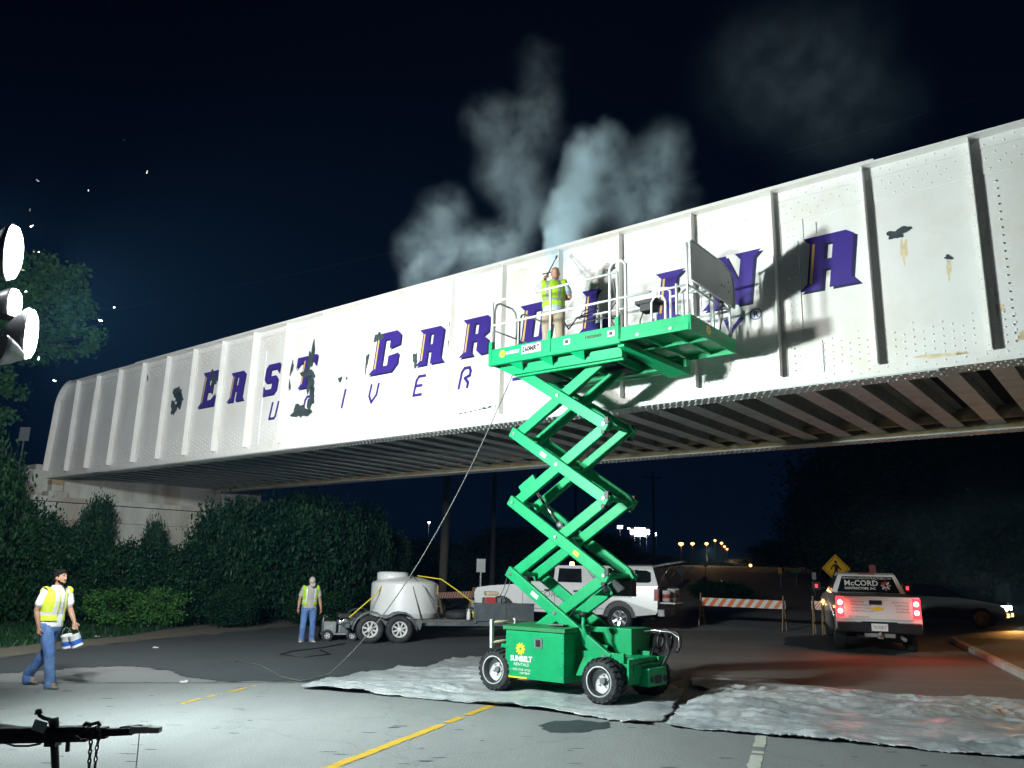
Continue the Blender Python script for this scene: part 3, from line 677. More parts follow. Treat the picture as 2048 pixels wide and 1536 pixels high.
# ================================================================== ABUTMENTS
def abutment(sx, side, label):
    a = thing('bridge_abutment', label, 'abutment', NN * 13.0 + TT * sx, AZ)
    k = side
    def wall(name, x_near, x_far, thick, z0, z1, y0=-.9, y1=8.2, mat='concrete_old'):
        m = MB(); P = [(k * x_near, y0), (k * x_far, y1), (k * (x_far - thick), y1), (k * (x_near - thick), y0)]
        m.prism(P, lambda x, y: Vector((x, y, z0)), lambda x, y: Vector((x, y, z1))); return m.build(name, mat, a, bevel=.03)
    wall('stem_wall', 1.15, 2.95, 2.6, -1.0, 2.6); wall('stem_course', 1.0, 2.8, 2.4, 2.62, 3.42); wall('stem_course', .85, 2.65, 2.2, 3.44, 4.05)
    wall('seat_ledge', 1.05, 2.85, 2.5, 4.07, 4.24); wall('back_wall', -.35, 1.45, .6, 4.25, 5.25)
    for y in (.1, 5.95):
        m = MB(); m.bb(k * -.1 - .3, k * -.1 + .5, y - .15, y + .55, 4.26, 4.5); m.bb(k * -.1 - .15, k * -.1 + .35, y, y + .4, 4.5, 4.75); m.build('pedestal', 'concrete_old', a, bevel=.03)
        m = MB(); m.bb(k * -.1 - .1, k * -.1 + .3, y - .02, y + .42, 4.755, 4.93); m.build('bearing', 'bridge_rust', a, bevel=.01)
    return a
ab = abutment(-32.0, 1, 'stained pale concrete abutment carrying the bridge end behind the ivy')
abutment(7.0, -1, 'concrete abutment under the other end of the bridge beyond the street')
wg = MB(); wg.bb(-9, -.02, 0, .5, -1, 5.55); w_ = wg.build('wing_wall', 'concrete_old', loc=NN * 12.9 + TT * -32.9, rot=(0, 0, AZ), bevel=.03)
tag(w_, 'low white concrete wing wall running off behind the bridge end', 'wall')
# overhead wire above the bridge
wm = MB(); a, b = at(-200, 690, 33), at(2300, 95, 19); 
wm.tube([a.lerp(b, i / 30) + Vector((0, 0, -.9 * 4 * (i / 30) * (1 - i / 30))) for i in range(31)], .0035, 5)
tag(wm.build('overhead_wire', 'black_plastic'), 'thin overhead wire sagging across the night sky above the bridge', 'wire')

# ================================================================== SCISSOR LIFT  (x along the bridge, y away, z up)
LO = TT * -7.9 + NN * 11.78
LF = thing('scissor_lift', 'green rough terrain scissor lift raised beside the bridge on white rimmed wheels', 'scissor lift', LO, AZ)
GP = 'green_paint'
def part(m, name, mat, parent=LF, bevel=.006, **k): return m.build(name, mat, parent, bevel=bevel, **k)
# ---- chassis
m = MB(); m.bb(-1.25, 1.35, -.36, .36, .46, .66); m.bb(-1.2, 1.2, -.44, -.37, .40, .72); m.bb(-1.2, 1.2, .37, .44, .40, .72); part(m, 'chassis_frame', GP)
m = MB(); m.bb(-.80, .36, -.82, -.12, .245, .985); part(m, 'side_box', GP, bevel=.012)
bx = [o for o in bpy.data.objects if o.name.startswith('side_box')][0]
m = MB(); m.prism([(-.84, -.85), (.39, -.85), (.40, -.10), (-.84, -.10)], lambda x, y: Vector((x, y, .99)), lambda x, y: Vector((x, y, 1.045 + (.05 if y > -.5 else 0)))); l_ = m.build('box_lid', 'green_worn', bx, bevel=.008)
m = MB(); m.bb(-.10, .20, -.62, -.30, 1.088, 1.10); m.build('lid_panel', 'decal_grey', bx)
m = MB(); m.bb(-.21, -.055, -.832, -.822, .73, .88); m.build('latch_plate', 'decal_grey', bx); m = MB(); m.bb(-.175, -.09, -.840, -.833, .755, .86); m.bb(-.14, -.12, -.85, -.841, .77, .84); m.build('latch', 'black_steel', bx)
for x in (-.76, .32):
    for z in (.32, .5, .7, .9): m = MB(); m.cyl((x, -.821, z), (x, -.83, z), .012, n=8); m.build('screw', 'steel', bx)
# company flower mark and lettering on the box
def gear(cx, cz, r, fn, mat, name, parent, mid='decal_black'):
    m = MB(); pts = []
    for i in range(10):
        a = 2 * pi * i / 10; pts += [(cx + r * cos(a - .2), cz + r * sin(a - .2)), (cx + r * .92 * cos(a + .1), cz + r * .92 * sin(a + .1)), (cx + .66 * r * cos(a + .22), cz + .66 * r * sin(a + .22)), (cx + .66 * r * cos(a + .38), cz + .66 * r * sin(a + .38))]
    m.poly(pts, [[(cx + .22 * r * cos(-t), cz + .22 * r * sin(-t)) for t in np.linspace(0, 2 * pi, 13)[:-1]]], fn); m.build(name, mat, parent)
FB = lambda dy: (lambda x, z: Vector((x, -.822 - dy, z)))
gear(-.49, .70, .10, FB(.002), 'decal_yellow', 'flower_mark', bx)
text_mesh('SUNBELT', .115, lambda x, y: FB(.002)(-.69 + x, .51 + y), 'decal_white', 'lettering', bx, width=.44, bold=.005)
text_mesh('RENTALS', .065, lambda x, y: FB(.002)(-.62 + x, .44 + y), 'decal_white', 'lettering', bx, width=.30)
text_mesh('1-800-508-4760', .05, lambda x, y: FB(.002)(-.69 + x, .365 + y), 'decal_white', 'lettering', bx, width=.40)
text_mesh('10072849', .05, lambda x, y: FB(.002)(-.50 + x, .315 + y), 'decal_white', 'lettering', bx, width=.20)
m = MB(); m.bb(-.80, -.35, -.8235, -.8215, .248, .275); m.build('paint_scrape', 'decal_yellow', bx)
# far side box, battery-tray plates, hydraulic parts
m = MB(); m.bb(.22, 1.0, .15, .80, .52, 1.06); part(m, 'engine_box', GP, bevel=.012)
m = MB(); m.add([(.45, -.62, .36), (.80, -.62, .38), (.84, -.30, .82), (.48, -.30, .84), (.45, -.30, .36), (.80, -.30, .38)], [(0, 1, 2, 3), (0, 4, 5, 1), (1, 5, 2), (0, 3, 4), (4, 3, 2, 5)]); part(m, 'step_guard', GP)
m = MB(); m.bb(1.12, 1.42, -.50, .50, .40, .58); m.bb(1.36, 1.40, -.62, -.30, .30, .66); m.bb(1.36, 1.40, .30, .55, .30, .66); m.bb(1.24, 1.55, -.28, .28, .26, .52); part(m, 'front_axle_beam', GP)
m = MB(); m.bb(-1.42, -1.12, -.50, .50, .40, .58); part(m, 'rear_axle_beam', GP)
m = MB(); m.cyl((1.05, -.72, .33), (1.05, .72, .33), .055); m.cyl((-1.03, -.72, .33), (-1.03, .72, .33), .055); m.bb(1.30, 1.56, -.10, .10, .30, .42); part(m, 'axle', 'black_steel')
m = MB(); m.cyl((1.552, -.2, .36), (1.57, -.2, .36), .045); m.cyl((1.552, .2, .36), (1.57, .2, .36), .045); m.cyl((1.402, -.45, .52), (1.41, -.45, .52), .03); part(m, 'lug_eye', 'black_steel', bevel=0)
m = MB(); m.tube([(.48, -.42, .86), (.52, -.45, .98), (.46, -.44, 1.1), (.47, -.43, 1.24)], .032); part(m, 'filler_neck', GP, bevel=0)
m = MB(); m.lathe([(.0, 1.235), (.06, 1.24), (.085, 1.27), (.07, 1.30), (.0, 1.31)], 14, (.47, -.43, 0), 'z'); part(m, 'filler_cap', 'black_plastic', bevel=0)
m = MB()
for (x, y, r) in ((1.30, .62, .15), (1.52, .50, .13), (1.12, .70, .12)):
    m.tube([(x + r * .9 * sin(a), y + .12 * cos(a * .5), .86 + r * 1.25 * cos(a)) for a in np.linspace(-2.6, 2.6, 16)], .026, 7)
m.tube([(1.2, .35, .55), (1.22, .5, .8), (1.3, .6, .72)], .024, 7); m.tube([(1.45, .3, .5), (1.5, .46, .72), (1.42, .55, 1.0)], .024, 7); part(m, 'hydraulic_hose', 'black_steel', bevel=0)
m = MB(); m.tube([(.95, .5, 1.0), (1.2, .55, 1.04), (1.5, .55, 1.02), (1.66, .5, .95), (1.66, .48, .8)], .014, 6); part(m, 'hose_guard', 'steel', bevel=0)
# folding rear ladder (white rails behind the left wheel)
m = MB(); 
la = [Vector((onpl(px, py, 11.65)[0] + 7.9, -.13, onpl(px, py, 11.65)[1])) for px, py in ((984, 1238), (984, 1296))]; lb_ = [Vector((onpl(px, py, 12.15)[0] + 7.9, .37, onpl(px, py, 12.15)[1])) for px, py in ((1030, 1236), (1030, 1290))]
m.beam(la[1], la[0], .07, .05, up=(1, 0, 0)); m.beam(lb_[1], lb_[0], .06, .05, up=(1, 0, 0)); part(m, 'ladder_rail', 'white_steel')
m = MB(); m.cyl(la[0] + Vector((0, 0, -.05)), lb_[0] + Vector((0, 0, -.05)), .022, n=8); m.cyl(la[1] + Vector((0, 0, .10)), lb_[1] + Vector((0, 0, .10)), .022, n=8); part(m, 'ladder_rung', 'cream_plastic', bevel=0)
# ---- wheels
def lift_wheel():
    w = MB(); w.lathe([(.18, -.15), (.215, -.155), (.255, -.155), (.30, -.142), (.318, -.11), (.322, 0), (.318, .11), (.30, .142), (.255, .155), (.215, .155), (.18, .15)], 36, close=True)
    for i in range(22):                              # chunky lugs
        for sd in (-1, 1):
            a = 2 * pi * (i + (.5 if sd > 0 else 0)) / 22; R = Matrix.Rotation(a, 3, 'Y'); w.smooth = False
            for (y, dz, tw) in ((.055, .323, .45), (.12, .308, .2)):
                c = R @ Vector((0, sd * y, dz)); w.box(c, (.044, .085, .035), R @ Matrix.Rotation(sd * tw, 3, 'Z') @ Matrix.Rotation(-sd * (.0 if y < .1 else .5), 3, 'X'))
    return w
def lift_rim():
    r = MB(); r.lathe([(.205, -.158), (.222, -.160), (.222, -.146), (.200, -.138), (.196, -.125), (.186, -.118), (.182, -.05), (.176, -.03), (.06, -.022), (.0, -.022), (.0, .05), (.18, .05), (.205, .14)], 32, cap=False); return r
W0 = None
for (x, sd) in ((-1.03, -1), (1.01, -1), (-1.03, 1), (1.01, 1)):
    if W0 is None:
        W0 = lift_wheel().build('wheel', 'rubber', LF); R0 = lift_rim().build('rim', 'rim_white', W0)
        h = MB(); h.cyl((0, -.024, 0), (0, -.06, 0), .045, n=16); h.build('hub_cap', 'decal_grey', W0)
        for i in range(5):
            a = 2 * pi * i / 5 + .3; n_ = MB(); n_.cyl((.085 * cos(a), -.024, .085 * sin(a)), (.085 * cos(a), -.045, .085 * sin(a)), .013, n=6); n_.build('lug_nut', 'steel_dull', W0)
        wl_ = W0
    else:
        wl_ = dup(W0, (0, 0, 0)); wl_.parent = LF
    wl_.location = (x, sd * .69, .335); wl_.rotation_euler = (0, random.uniform(0, 3), 0 if sd < 0 else pi)
# ---- scissor stack: four stages
ZJ = [.66, 1.88, 3.10, 4.32, 5.50]; XL, XR = -1.02, .86
armL = {}
def arm(p, q, y, name='scissor_arm'):
    m = MB(); P = Vector((p[0], y, p[1])); Q = Vector((q[0], y, q[1])); d = (Q - P).normalized(); m.beam(P - d * .09, Q + d * .09, .085, .185, up=(0, 0, 1)); a = m.build(name, GP, LF, bevel=.012)
    for t in (0, .5, 1):
        c = P.lerp(Q, t); b = MB(); b.cyl((c.x, y - .044, c.z), (c.x, y - .060, c.z), .030, n=10); b.build('pin', 'steel', a)
    return a
for k in range(4):
    z0, z1 = ZJ[k], ZJ[k + 1]
    for y in (-.42, .42): arm((XL, z1), (XR, z0), y)
    for y in (-.325, .325): arm((XL, z0), (XR, z1), y)
m = MB()
for k in range(1, 4):
    for x in (XL, XR): m.cyl((x, -.47, ZJ[k]), (x, .47, ZJ[k]), .038, n=10)
for k in range(4): m.cyl((-.08, -.46, (ZJ[k] + ZJ[k + 1]) / 2), (-.08, .46, (ZJ[k] + ZJ[k + 1]) / 2), .036, n=10)
part(m, 'cross_tube', GP, bevel=0)
m = MB()
for k in range(1, 4):
    for y in (-.42, .42): m.bb(XR + .02, XR + .10, y - .06, y + .06, ZJ[k] - .01, ZJ[k] + .11); m.bb(XR - .05, XR + .02, y - .052, y + .052, ZJ[k] - .16, ZJ[k] - .1)
part(m, 'end_stop', 'black_steel')
for k, (f, w) in enumerate(((.28, .16), (.72, .12), (.35, .14))):
    z0, z1 = ZJ[k], ZJ[k + 1]; P = Vector((XL, -.42 - .046, z1)); Q = Vector((XR, -.42 - .046, z0)); d = (Q - P).normalized(); u = Vector((d.z, 0, -d.x)); c = P.lerp(Q, f)
    m = MB(); m.add([c - d * w / 2 - u * .035, c + d * w / 2 - u * .035, c + d * w / 2 + u * .035, c - d * w / 2 + u * .035], [(0, 1, 2, 3)]); part(m, 'warning_label', 'decal_yellow' if k == 1 else 'decal_white', bevel=0)
m = MB(); pts = []
for k in range(4): pts += [Vector((XR - .12, -.25, ZJ[k + 1] - .10)), Vector((.05, -.27, (ZJ[k] + ZJ[k + 1]) / 2 - .12)), Vector((XL + .10, -.25, ZJ[k] + .16))][:: (1 if k % 2 else 1)]
loom = []
for a_, b_ in zip(pts, pts[1:]): loom += [a_.lerp(b_, t) + Vector((0, 0, -.05 * sin(pi * t))) for t in (0, .25, .5, .75)]
for k in range(4):
    seg = [Vector((XR - .10, -.27, ZJ[k + 1] - .12)).lerp(Vector((XL + .12, -.27, ZJ[k] + .06)), t) + Vector((0, 0, -.07 * sin(pi * t))) for t in np.linspace(0, 1, 9)]
    q = MB(); q.tube(seg, .016, 6); part(q, 'cable', 'black_plastic', bevel=0)
# hydraulic rams
def lp(px, py, n=11.78):
    s, z = onpl(px, py, n); return Vector((s + 7.9, n - 11.78, z))
a, b = lp(1075, 987), lp(1215, 1185); d = (b - a)
m = MB(); m.cyl(a, a + d * .36, .030, n=12); part(m, 'ram_rod', 'chrome', bevel=0)
m = MB(); m.cyl(a + d * .33, b, .062, n=14); m.cyl(a + d * .33, a + d * .37, .07, n=14); part(m, 'ram_cylinder', 'steel_dull', bevel=0)
a, b = lp(1150, 800), lp(1212, 850); m = MB(); m.cyl(a, b, .03, n=10); part(m, 'ram_rod', 'steel_dull', bevel=0)
m = MB(); P = Vector((-.55, -.405, 3.10 + .61 * .55)); m.beam((-.93, -.325, 3.33), (-.62, -.325, 3.53), .08, .12); part(m, 'ram_bracket', GP)
m = MB(); m.bb(.62, .98, .2, .36, 1.56, 1.82); part(m, 'manifold', 'black_plastic'); m = MB(); m.bb(.40, .66, -.05, .06, 1.56, 1.66); part(m, 'ram_bracket', GP)
m = MB(); m.tube([(.95, -.3, 1.86), (.6, -.33, 1.80), (.3, -.34, 1.42), (.05, -.34, 1.12), (.1, -.3, .9)], .014, 6); m.tube([(.98, -.25, 1.90), (.75, -.3, 1.86), (.25, -.30, 1.38), (.0, -.3, 1.05)], .012, 6); part(m, 'cable', 'black_plastic', bevel=0)
# ---- platform
PX0, PX1, PY0, PY1 = -1.36, 1.40, -.83, .87; ZD = 5.66
pf = MB(); pf.bb(PX0 + .03, PX1, PY0 + .03, PY1 - .03, 5.60, ZD); part(pf, 'platform_deck', 'green_worn')
def side(y, sgn): 
    m = MB(); m.bb(PX0, PX1, min(y, y - sgn * .03), max(y, y - sgn * .03), 5.555, 5.835); m.bb(PX0, PX1, min(y, y - sgn * .09), max(y, y - sgn * .09), 5.535, 5.555); return part(m, 'side_rail', GP)
sr = side(PY0, -1); side(PY1, 1)
m = MB(); m.bb(PX0, PX0 + .03, PY0 + .031, PY1 - .031, 5.555, 5.80); part(m, 'toe_board', GP)
# lower slide frame
m = MB(); m.add([(PX0 + .05, PY0 + .2, 5.535), (PX0 + .45, PY0 + .28, 5.33), (1.3, PY0 + .28, 5.33), (1.3, PY0 + .2, 5.535), (PX0 + .05, PY0 + .3, 5.535), (PX0 + .45, PY0 + .34, 5.33), (1.3, PY0 + .34, 5.33), (1.3, PY0 + .3, 5.535)], [(0, 1, 2, 3), (4, 7, 6, 5), (0, 4, 5, 1), (1, 5, 6, 2), (2, 6, 7, 3), (3, 7, 4, 0)])
m.bb(-.95, 1.32, PY0 + .20, PY0 + .36, 5.36, 5.46); part(m, 'slide_channel', GP)
m = MB(); m.bb(-.95, 1.9, PY1 - .36, PY1 - .20, 5.36, 5.50); m.bb(-1.2, 1.3, PY1 - .12, PY1 - .06, 5.36, 5.53); part(m, 'slide_channel', GP)
m = MB(); 
for x in (-.95, -.3, .35, 1.0): m.bb(x - .03, x + .03, PY0 + .37, PY1 - .37, 5.40, 5.53)
for x in (-.9, -.25, .4): m.add([(x, PY0 + .04, 5.53), (x + .28, PY0 + .04, 5.53), (x + .2, PY0 + .2, 5.40), (x + .02, PY0 + .2, 5.50)], [(0, 1, 2, 3)])
part(m, 'cross_member', GP, bevel=0)
m = MB(); m.bb(.55, 1.0, -.55, -.25, 5.34, 5.50); m.bb(.55, .95, .1, .4, 5.36, 5.5); m.bb(-.75, -.35, -.40, .30, 5.36, 5.5); part(m, 'slide_block', 'black_plastic')
# extension deck
EX = 2.64
m = MB(); m.bb(PX1 - .02, EX - .03, PY0 + .05, PY1 - .03, 5.655, 5.685); part(m, 'extension_deck', GP)
m = MB(); m.bb(PX1 + .004, EX - .03, PY0 + .02, PY0 + .05, 5.56, 5.80); m.bb(PX1 + .004, EX - .03, PY0 + .005, PY0 + .02, 5.56, 5.67); part(m, 'side_rail', GP)
m = MB(); m.bb(PX1 + .004, EX - .03, PY1 - .03, PY1, 5.56, 5.80); part(m, 'side_rail', GP)
m = MB(); m.bb(EX - .03, EX, PY0 + .02, PY1, 5.555, 5.805); part(m, 'end_plate', GP)
m = MB()
for x in (1.75, 2.2): m.bb(x - .02, x + .02, PY0 + .06, PY1 - .04, 5.60, 5.654)
m.bb(PX1, EX - .04, -.03, .03, 5.595, 5.654); part(m, 'cross_member', GP, bevel=0)
m = MB(); m.add([(1.30, PY0 + .1, 5.56), (1.42, PY0 + .1, 5.56), (1.9, PY1 - .2, 5.36), (1.5, PY1 - .2, 5.34), (1.30, PY0 + .1, 5.50), (1.42, PY0 + .1, 5.50), (1.9, PY1 - .2, 5.25), (1.5, PY1 - .2, 5.24)], [(0, 1, 2, 3), (4, 7, 6, 5), (0, 4, 5, 1), (1, 5, 6, 2), (2, 6, 7, 3), (3, 7, 4, 0)]); part(m, 'slide_arm', GP)
gear(-1.03, 5.72, .075, lambda x, z: Vector((x, PY0 - .003, z)), 'decal_yellow', 'flower_mark', sr)
SR = lambda x0, z0: (lambda x, y: Vector((x0 + x, PY0 - .003, z0 + y)))
text_mesh('SUNBELT', .075, SR(-.94, 5.695), 'decal_white', 'lettering', sr, width=.30, bold=.004)
m = MB(); m.bb(-.60, -.18, PY0 - .0025, PY0 - .001, 5.645, 5.80); m.build('label_plate', 'decal_white', sr); text_mesh('260MRT', .125, lambda x, y: Vector((-.585 + x, PY0 - .004, 5.682 + y)), 'decal_black', 'lettering', sr, width=.385, bold=.007)
text_mesh('1002849', .075, SR(.72, 5.70), 'decal_black', 'lettering', sr, width=.32, bold=.003)
for x in (.30, 1.17): m = MB(); m.bb(x, x + .13, PY0 - .0025, PY0 - .001, 5.67, 5.77); lb = m.build('label_plate', 'decal_white', sr); m = MB(); m.bb(x + .03, x + .10, PY0 - .004, PY0 - .003, 5.69, 5.75); m.build('symbol', 'decal_black', sr)
for x in (1.72, 2.3): m = MB(); m.cyl((x, PY0 + .003, 5.62), (x, PY0 - .004, 5.62), .03, n=12); part(m, 'bolt', 'steel_dull', bevel=0)
gear(EX + .004, 5.70, .09, lambda x, z: Vector((EX + .003, -.2 + (x - EX), z)), 'decal_yellow', 'flower_mark', LF)
text_mesh('SUNBELT RENTALS', .08, lambda x, y: Vector((EX + .003, -.05 + x, 5.66 + y)), 'decal_grey', 'lettering', LF, width=.55)
# guard rails
WS = 'white_steel'; zt, zm = 6.76, 6.30
def post(x, y, z1=zt, r=.021, z0=5.84): m = MB(); m.cyl((x, y, z0), (x, y, z1), r, n=10); return part(m, 'rail_post', WS, bevel=0)
def rail(pts, r=.020, name='guard_rail', mat=WS): m = MB(); m.tube(pts, r, 9); return part(m, name, mat, bevel=0)
for x in (PX0 + .05, .0, PX1 - .05):
    for y in (PY0 + .02, PY1 - .02):
        post(x, y); s_ = MB(); s_.bb(x - .035, x + .035, y - .035, y + .035, 5.60, 5.98); part(s_, 'post_socket', GP)
for y in (PY0 + .02, PY1 - .02):
    rail([(PX0 + .05, y, zt), (PX1 - .05, y, zt)]); rail([(PX0 + .05, y, zm), (PX1 + .55, y, zm)])
# end gate hoops (dull)
for (y0, y1) in ((PY0 + .08, -.1), (.0, PY1 - .08)):
    x = PX0 + .06; rail([(x, y0, 5.72), (x, y0, 6.60), (x, y0 + .05, 6.73), (x, y0 + .14, 6.78), (x, y1 - .14, 6.78), (x, y1 - .05, 6.73), (x, y1, 6.60), (x, y1, 5.72)], .019, 'gate_hoop', 'panel_grey'); rail([(x, y0, 6.22), (x, y1, 6.22)], .016, 'gate_bar', 'panel_grey')
# extension rails, tall hoop at the joint
for y in (PY0 + .06, PY1 - .06):
    rail([(1.18, y, 5.8), (1.18, y, 6.86), (1.22, y, 6.94), (1.30, y, 6.98), (1.42, y, 6.96), (1.48, y, 6.88), (1.48, y, 5.8)], .024)
    rail([(1.48, y, 6.78), (EX - .08, y, 6.78)]) if y > 0 else None
    rail([(1.48, y, 6.30), (EX - .06, y, 6.30)])
    post(EX - .25, y, 6.35); post(EX - .06, y, 7.0)
    rail([(1.95, y, 5.8), (1.95, y, 6.12), (2.0, y, 6.2), (2.08, y, 6.22), (2.16, y, 6.18), (2.2, y, 6.1), (2.2, y, 5.8)], .018)
rail([(EX - .06, PY0 + .06, 6.30), (EX - .06, PY1 - .06, 6.30)]); rail([(EX - .06, PY0 + .06, 6.95), (EX - .06, PY1 - .06, 6.95)])
m = MB(); m.bb(EX - .40, EX - .34, PY1 - .09, PY1 - .03, 5.8, 6.6); m.bb(1.7, 1.75, PY1 - .1, PY1 - .05, 5.8, 6.78); part(m, 'rail_post', WS)
# big grey end panel hung on the extension's end rail
py0, py1 = PY0 + .02, PY1 - .02; pz0, pz1 = 6.36, 7.03
pp = [(py0 + .02, pz0), (py1 - .02, pz0 - .02), (py1, pz0 + .05), (py1, pz1 - .26), (py1 - .12, pz1 - .08), (py1 - .5, pz1 - .005), (py0 + .06, pz1), (py0, pz1 - .06), (py0, pz0 + .02)]
m = MB(); m.prism(pp, lambda y, z: Vector((EX - .01, y, z)), lambda y, z: Vector((EX + .012, y, z))); part(m, 'end_panel', 'panel_grey', bevel=.004)
rail([(EX + .02, y, z) for y, z in pp + pp[:1]], .012, 'panel_edge', WS)
m = MB()
for (y, z) in ((.35, 6.62), (.45, 6.62), (.62, 6.58), (.62, 6.75)): m.cyl((EX + .012, y, z), (EX + .02, y, z), .014, n=8)
part(m, 'bolt', 'decal_black', bevel=0)
m = MB(); m.tube([(EX + .0, .35, 6.33), (EX + .0, .36, 6.1), (EX - .05, .35, 5.82)], .012, 6); m.cyl((EX, .35, 6.36), (EX, .35, 6.24), .03, n=8); part(m, 'cable', 'black_plastic', bevel=0)
# control box on the near rail
m = MB(); m.bb(1.62, 2.02, PY0 + .10, PY0 + .35, 6.16, 6.22); m.bb(1.70, 1.94, PY0 + .12, PY0 + .32, 6.04, 6.158); m.tube([(1.72, PY0 + .2, 6.05), (1.66, PY0 + .2, 5.9), (1.68, PY0 + .2, 5.7)], .014, 6); part(m, 'control_box', 'black_plastic')
m = MB(); m.tube([(.9, PY0 + .1, 6.28), (.62, PY0 + .1, 6.24), (.55, PY0 + .1, 6.12), (.7, PY0 + .1, 6.04), (1.0, PY0 + .12, 6.06), (1.32, PY0 + .12, 5.98)], .011, 6); m.tube([(1.22, PY0 + .12, 6.7), (1.28, PY0 + .12, 6.3), (1.10, PY0 + .12, 6.1), (1.25, PY0 + .12, 5.85), (1.34, PY0 + .12, 6.06)], .010, 6); part(m, 'cable', 'black_plastic', bevel=0)
m = MB(); m.lathe([(0, -.02), (.055, -.02), (.06, .0), (.0, .02)], 14, (1.62, PY1 - .05, 6.88), 'y'); part(m, 'horn', 'black_plastic', bevel=0)

# ---- hose from the platform down to the road
hp0 = LO + TT * -.95 + NN * -.55 + Vector((0, 0, 5.50)); hp1 = gp(655, 1350, .02)
def hang(p, q, sag, n=34): return [p.lerp(q, i / n) + Vector((0, 0, -sag * 4 * (i / n) * (1 - i / n))) for i in range(n + 1)]
hm = MB(); pts = hang(hp0, hp1, .70); hm.tube([hp0 + Vector((0, 0, .25)) + NN * .3] + pts + [gp(600, 1362, .02), gp(560, 1352, .02), gp(520, 1330, .02), gp(470, 1322, .02)], .010, 7)
tag(hm.build('pressure_hose', 'rope_grey'), 'long pale hose hanging from the green platform down to the dark asphalt', 'hose')

# ================================================================== PEOPLE (bodies grown as one continuous surface)
def ell(c, rx, ry, n=16, tilt=None, yaw=0.0):
    R = Matrix.Rotation(yaw, 3, 'Z') if tilt is None else tilt
    return [Vector(c) + R @ Vector((rx * cos(2 * pi * i / n), ry * sin(2 * pi * i / n), 0)) for i in range(n)]
def limb(m, pts, rs, n=12):
    m.tube(pts, rs, n)
    for p, r in ((pts[0], rs[0]), (pts[-1], rs[-1])): ball(m, p, (r, r, r))
def ball(m, c, r, n=12, k=8, R=None):
    rings = []
    for j in range(k + 1):
        a = -pi / 2 + pi * j / k; rr = max(.02, cos(a)); rings.append([Vector(c) + (R or Matrix.Identity(3)) @ Vector((r[0] * rr * cos(2 * pi * i / n), r[1] * rr * sin(2 * pi * i / n), r[2] * sin(a))) for i in range(n)])
    s = m.smooth; m.smooth = True; m.loft(rings); m.smooth = s
def torso(m, J, g=0.0, z0=None, chest=1.0):
    """lofted trunk from the hips to the neck, swept along hips > waist > chest > shoulders"""
    hp, ch, nk = Vector(J['hip']), Vector(J['chest']), Vector(J['neck']); yaw0, yaw1 = J.get('yaw_hip', 0), J.get('yaw', 0)
    prof = [(-.10, .155, .115), (.0, .172, .125), (.10, .165, .118), (.24, .152, .112), (.42, .172, .122), (.58, .186, .125), (.70, .180, .112), (.80, .150, .095), (.88, .085, .075), (.94, .062, .064)]
    rings = []
    for (t, a, b) in prof:
        p = hp.lerp(ch, min(1, t / .58)) if t <= .58 else ch.lerp(nk, (t - .58) / .36)
        yw_ = yaw0 + (yaw1 - yaw0) * min(1, max(0, t / .58)); f = 1 if t > .75 else chest
        rings.append(ell(p, (a + g) * f, (b + g) * f, 18, yaw=yw_))
    s = m.smooth; m.smooth = True; m.loft(rings); m.smooth = s
def hand(m, wrist, d, palm, size=1.0, curl=.7, sgn=1):
    """palm, four bent fingers and a thumb; d = direction of the fingers, palm = palm normal"""
    d = Vector(d).normalized(); pn = Vector(palm); pn = (pn - d * pn.dot(d)).normalized(); sd = d.cross(pn) * sgn; w = Vector(wrist)
    limb(m, [w, w + d * .045 * size, w + d * .085 * size], [.026 * size, .031 * size, .030 * size], 10); limb(m, [w + d * .03 + sd * .018, w + d * .085 + sd * .022], [.02, .018], 8); limb(m, [w + d * .03 - sd * .018, w + d * .085 - sd * .02], [.02, .018], 8)
    for i, (o, l) in enumerate(((.030, .072), (.010, .080), (-.011, .075), (-.031, .058))):
        p = w + d * .09 * size + sd * o; a = curl * .6; e1 = (d * cos(a) + pn * sin(a)); e2 = (d * cos(a * 2.3) + pn * sin(a * 2.3)); e3 = (d * cos(a * 3.2) + pn * sin(a * 3.2))
        limb(m, [p - d * .02, p + e1 * l * .45, p + e1 * l * .45 + e2 * l * .33, p + e1 * l * .45 + e2 * l * .33 + e3 * l * .25], [.0105, .0100, .0095, .008], 8)
    p = w + d * .025 + sd * .028; e = (d * .6 + sd * .6 + pn * .45).normalized(); limb(m, [p, p + e * .04, p + e * .04 + (d * .8 + pn * .5).normalized() * .032], [.014, .012, .010], 8)
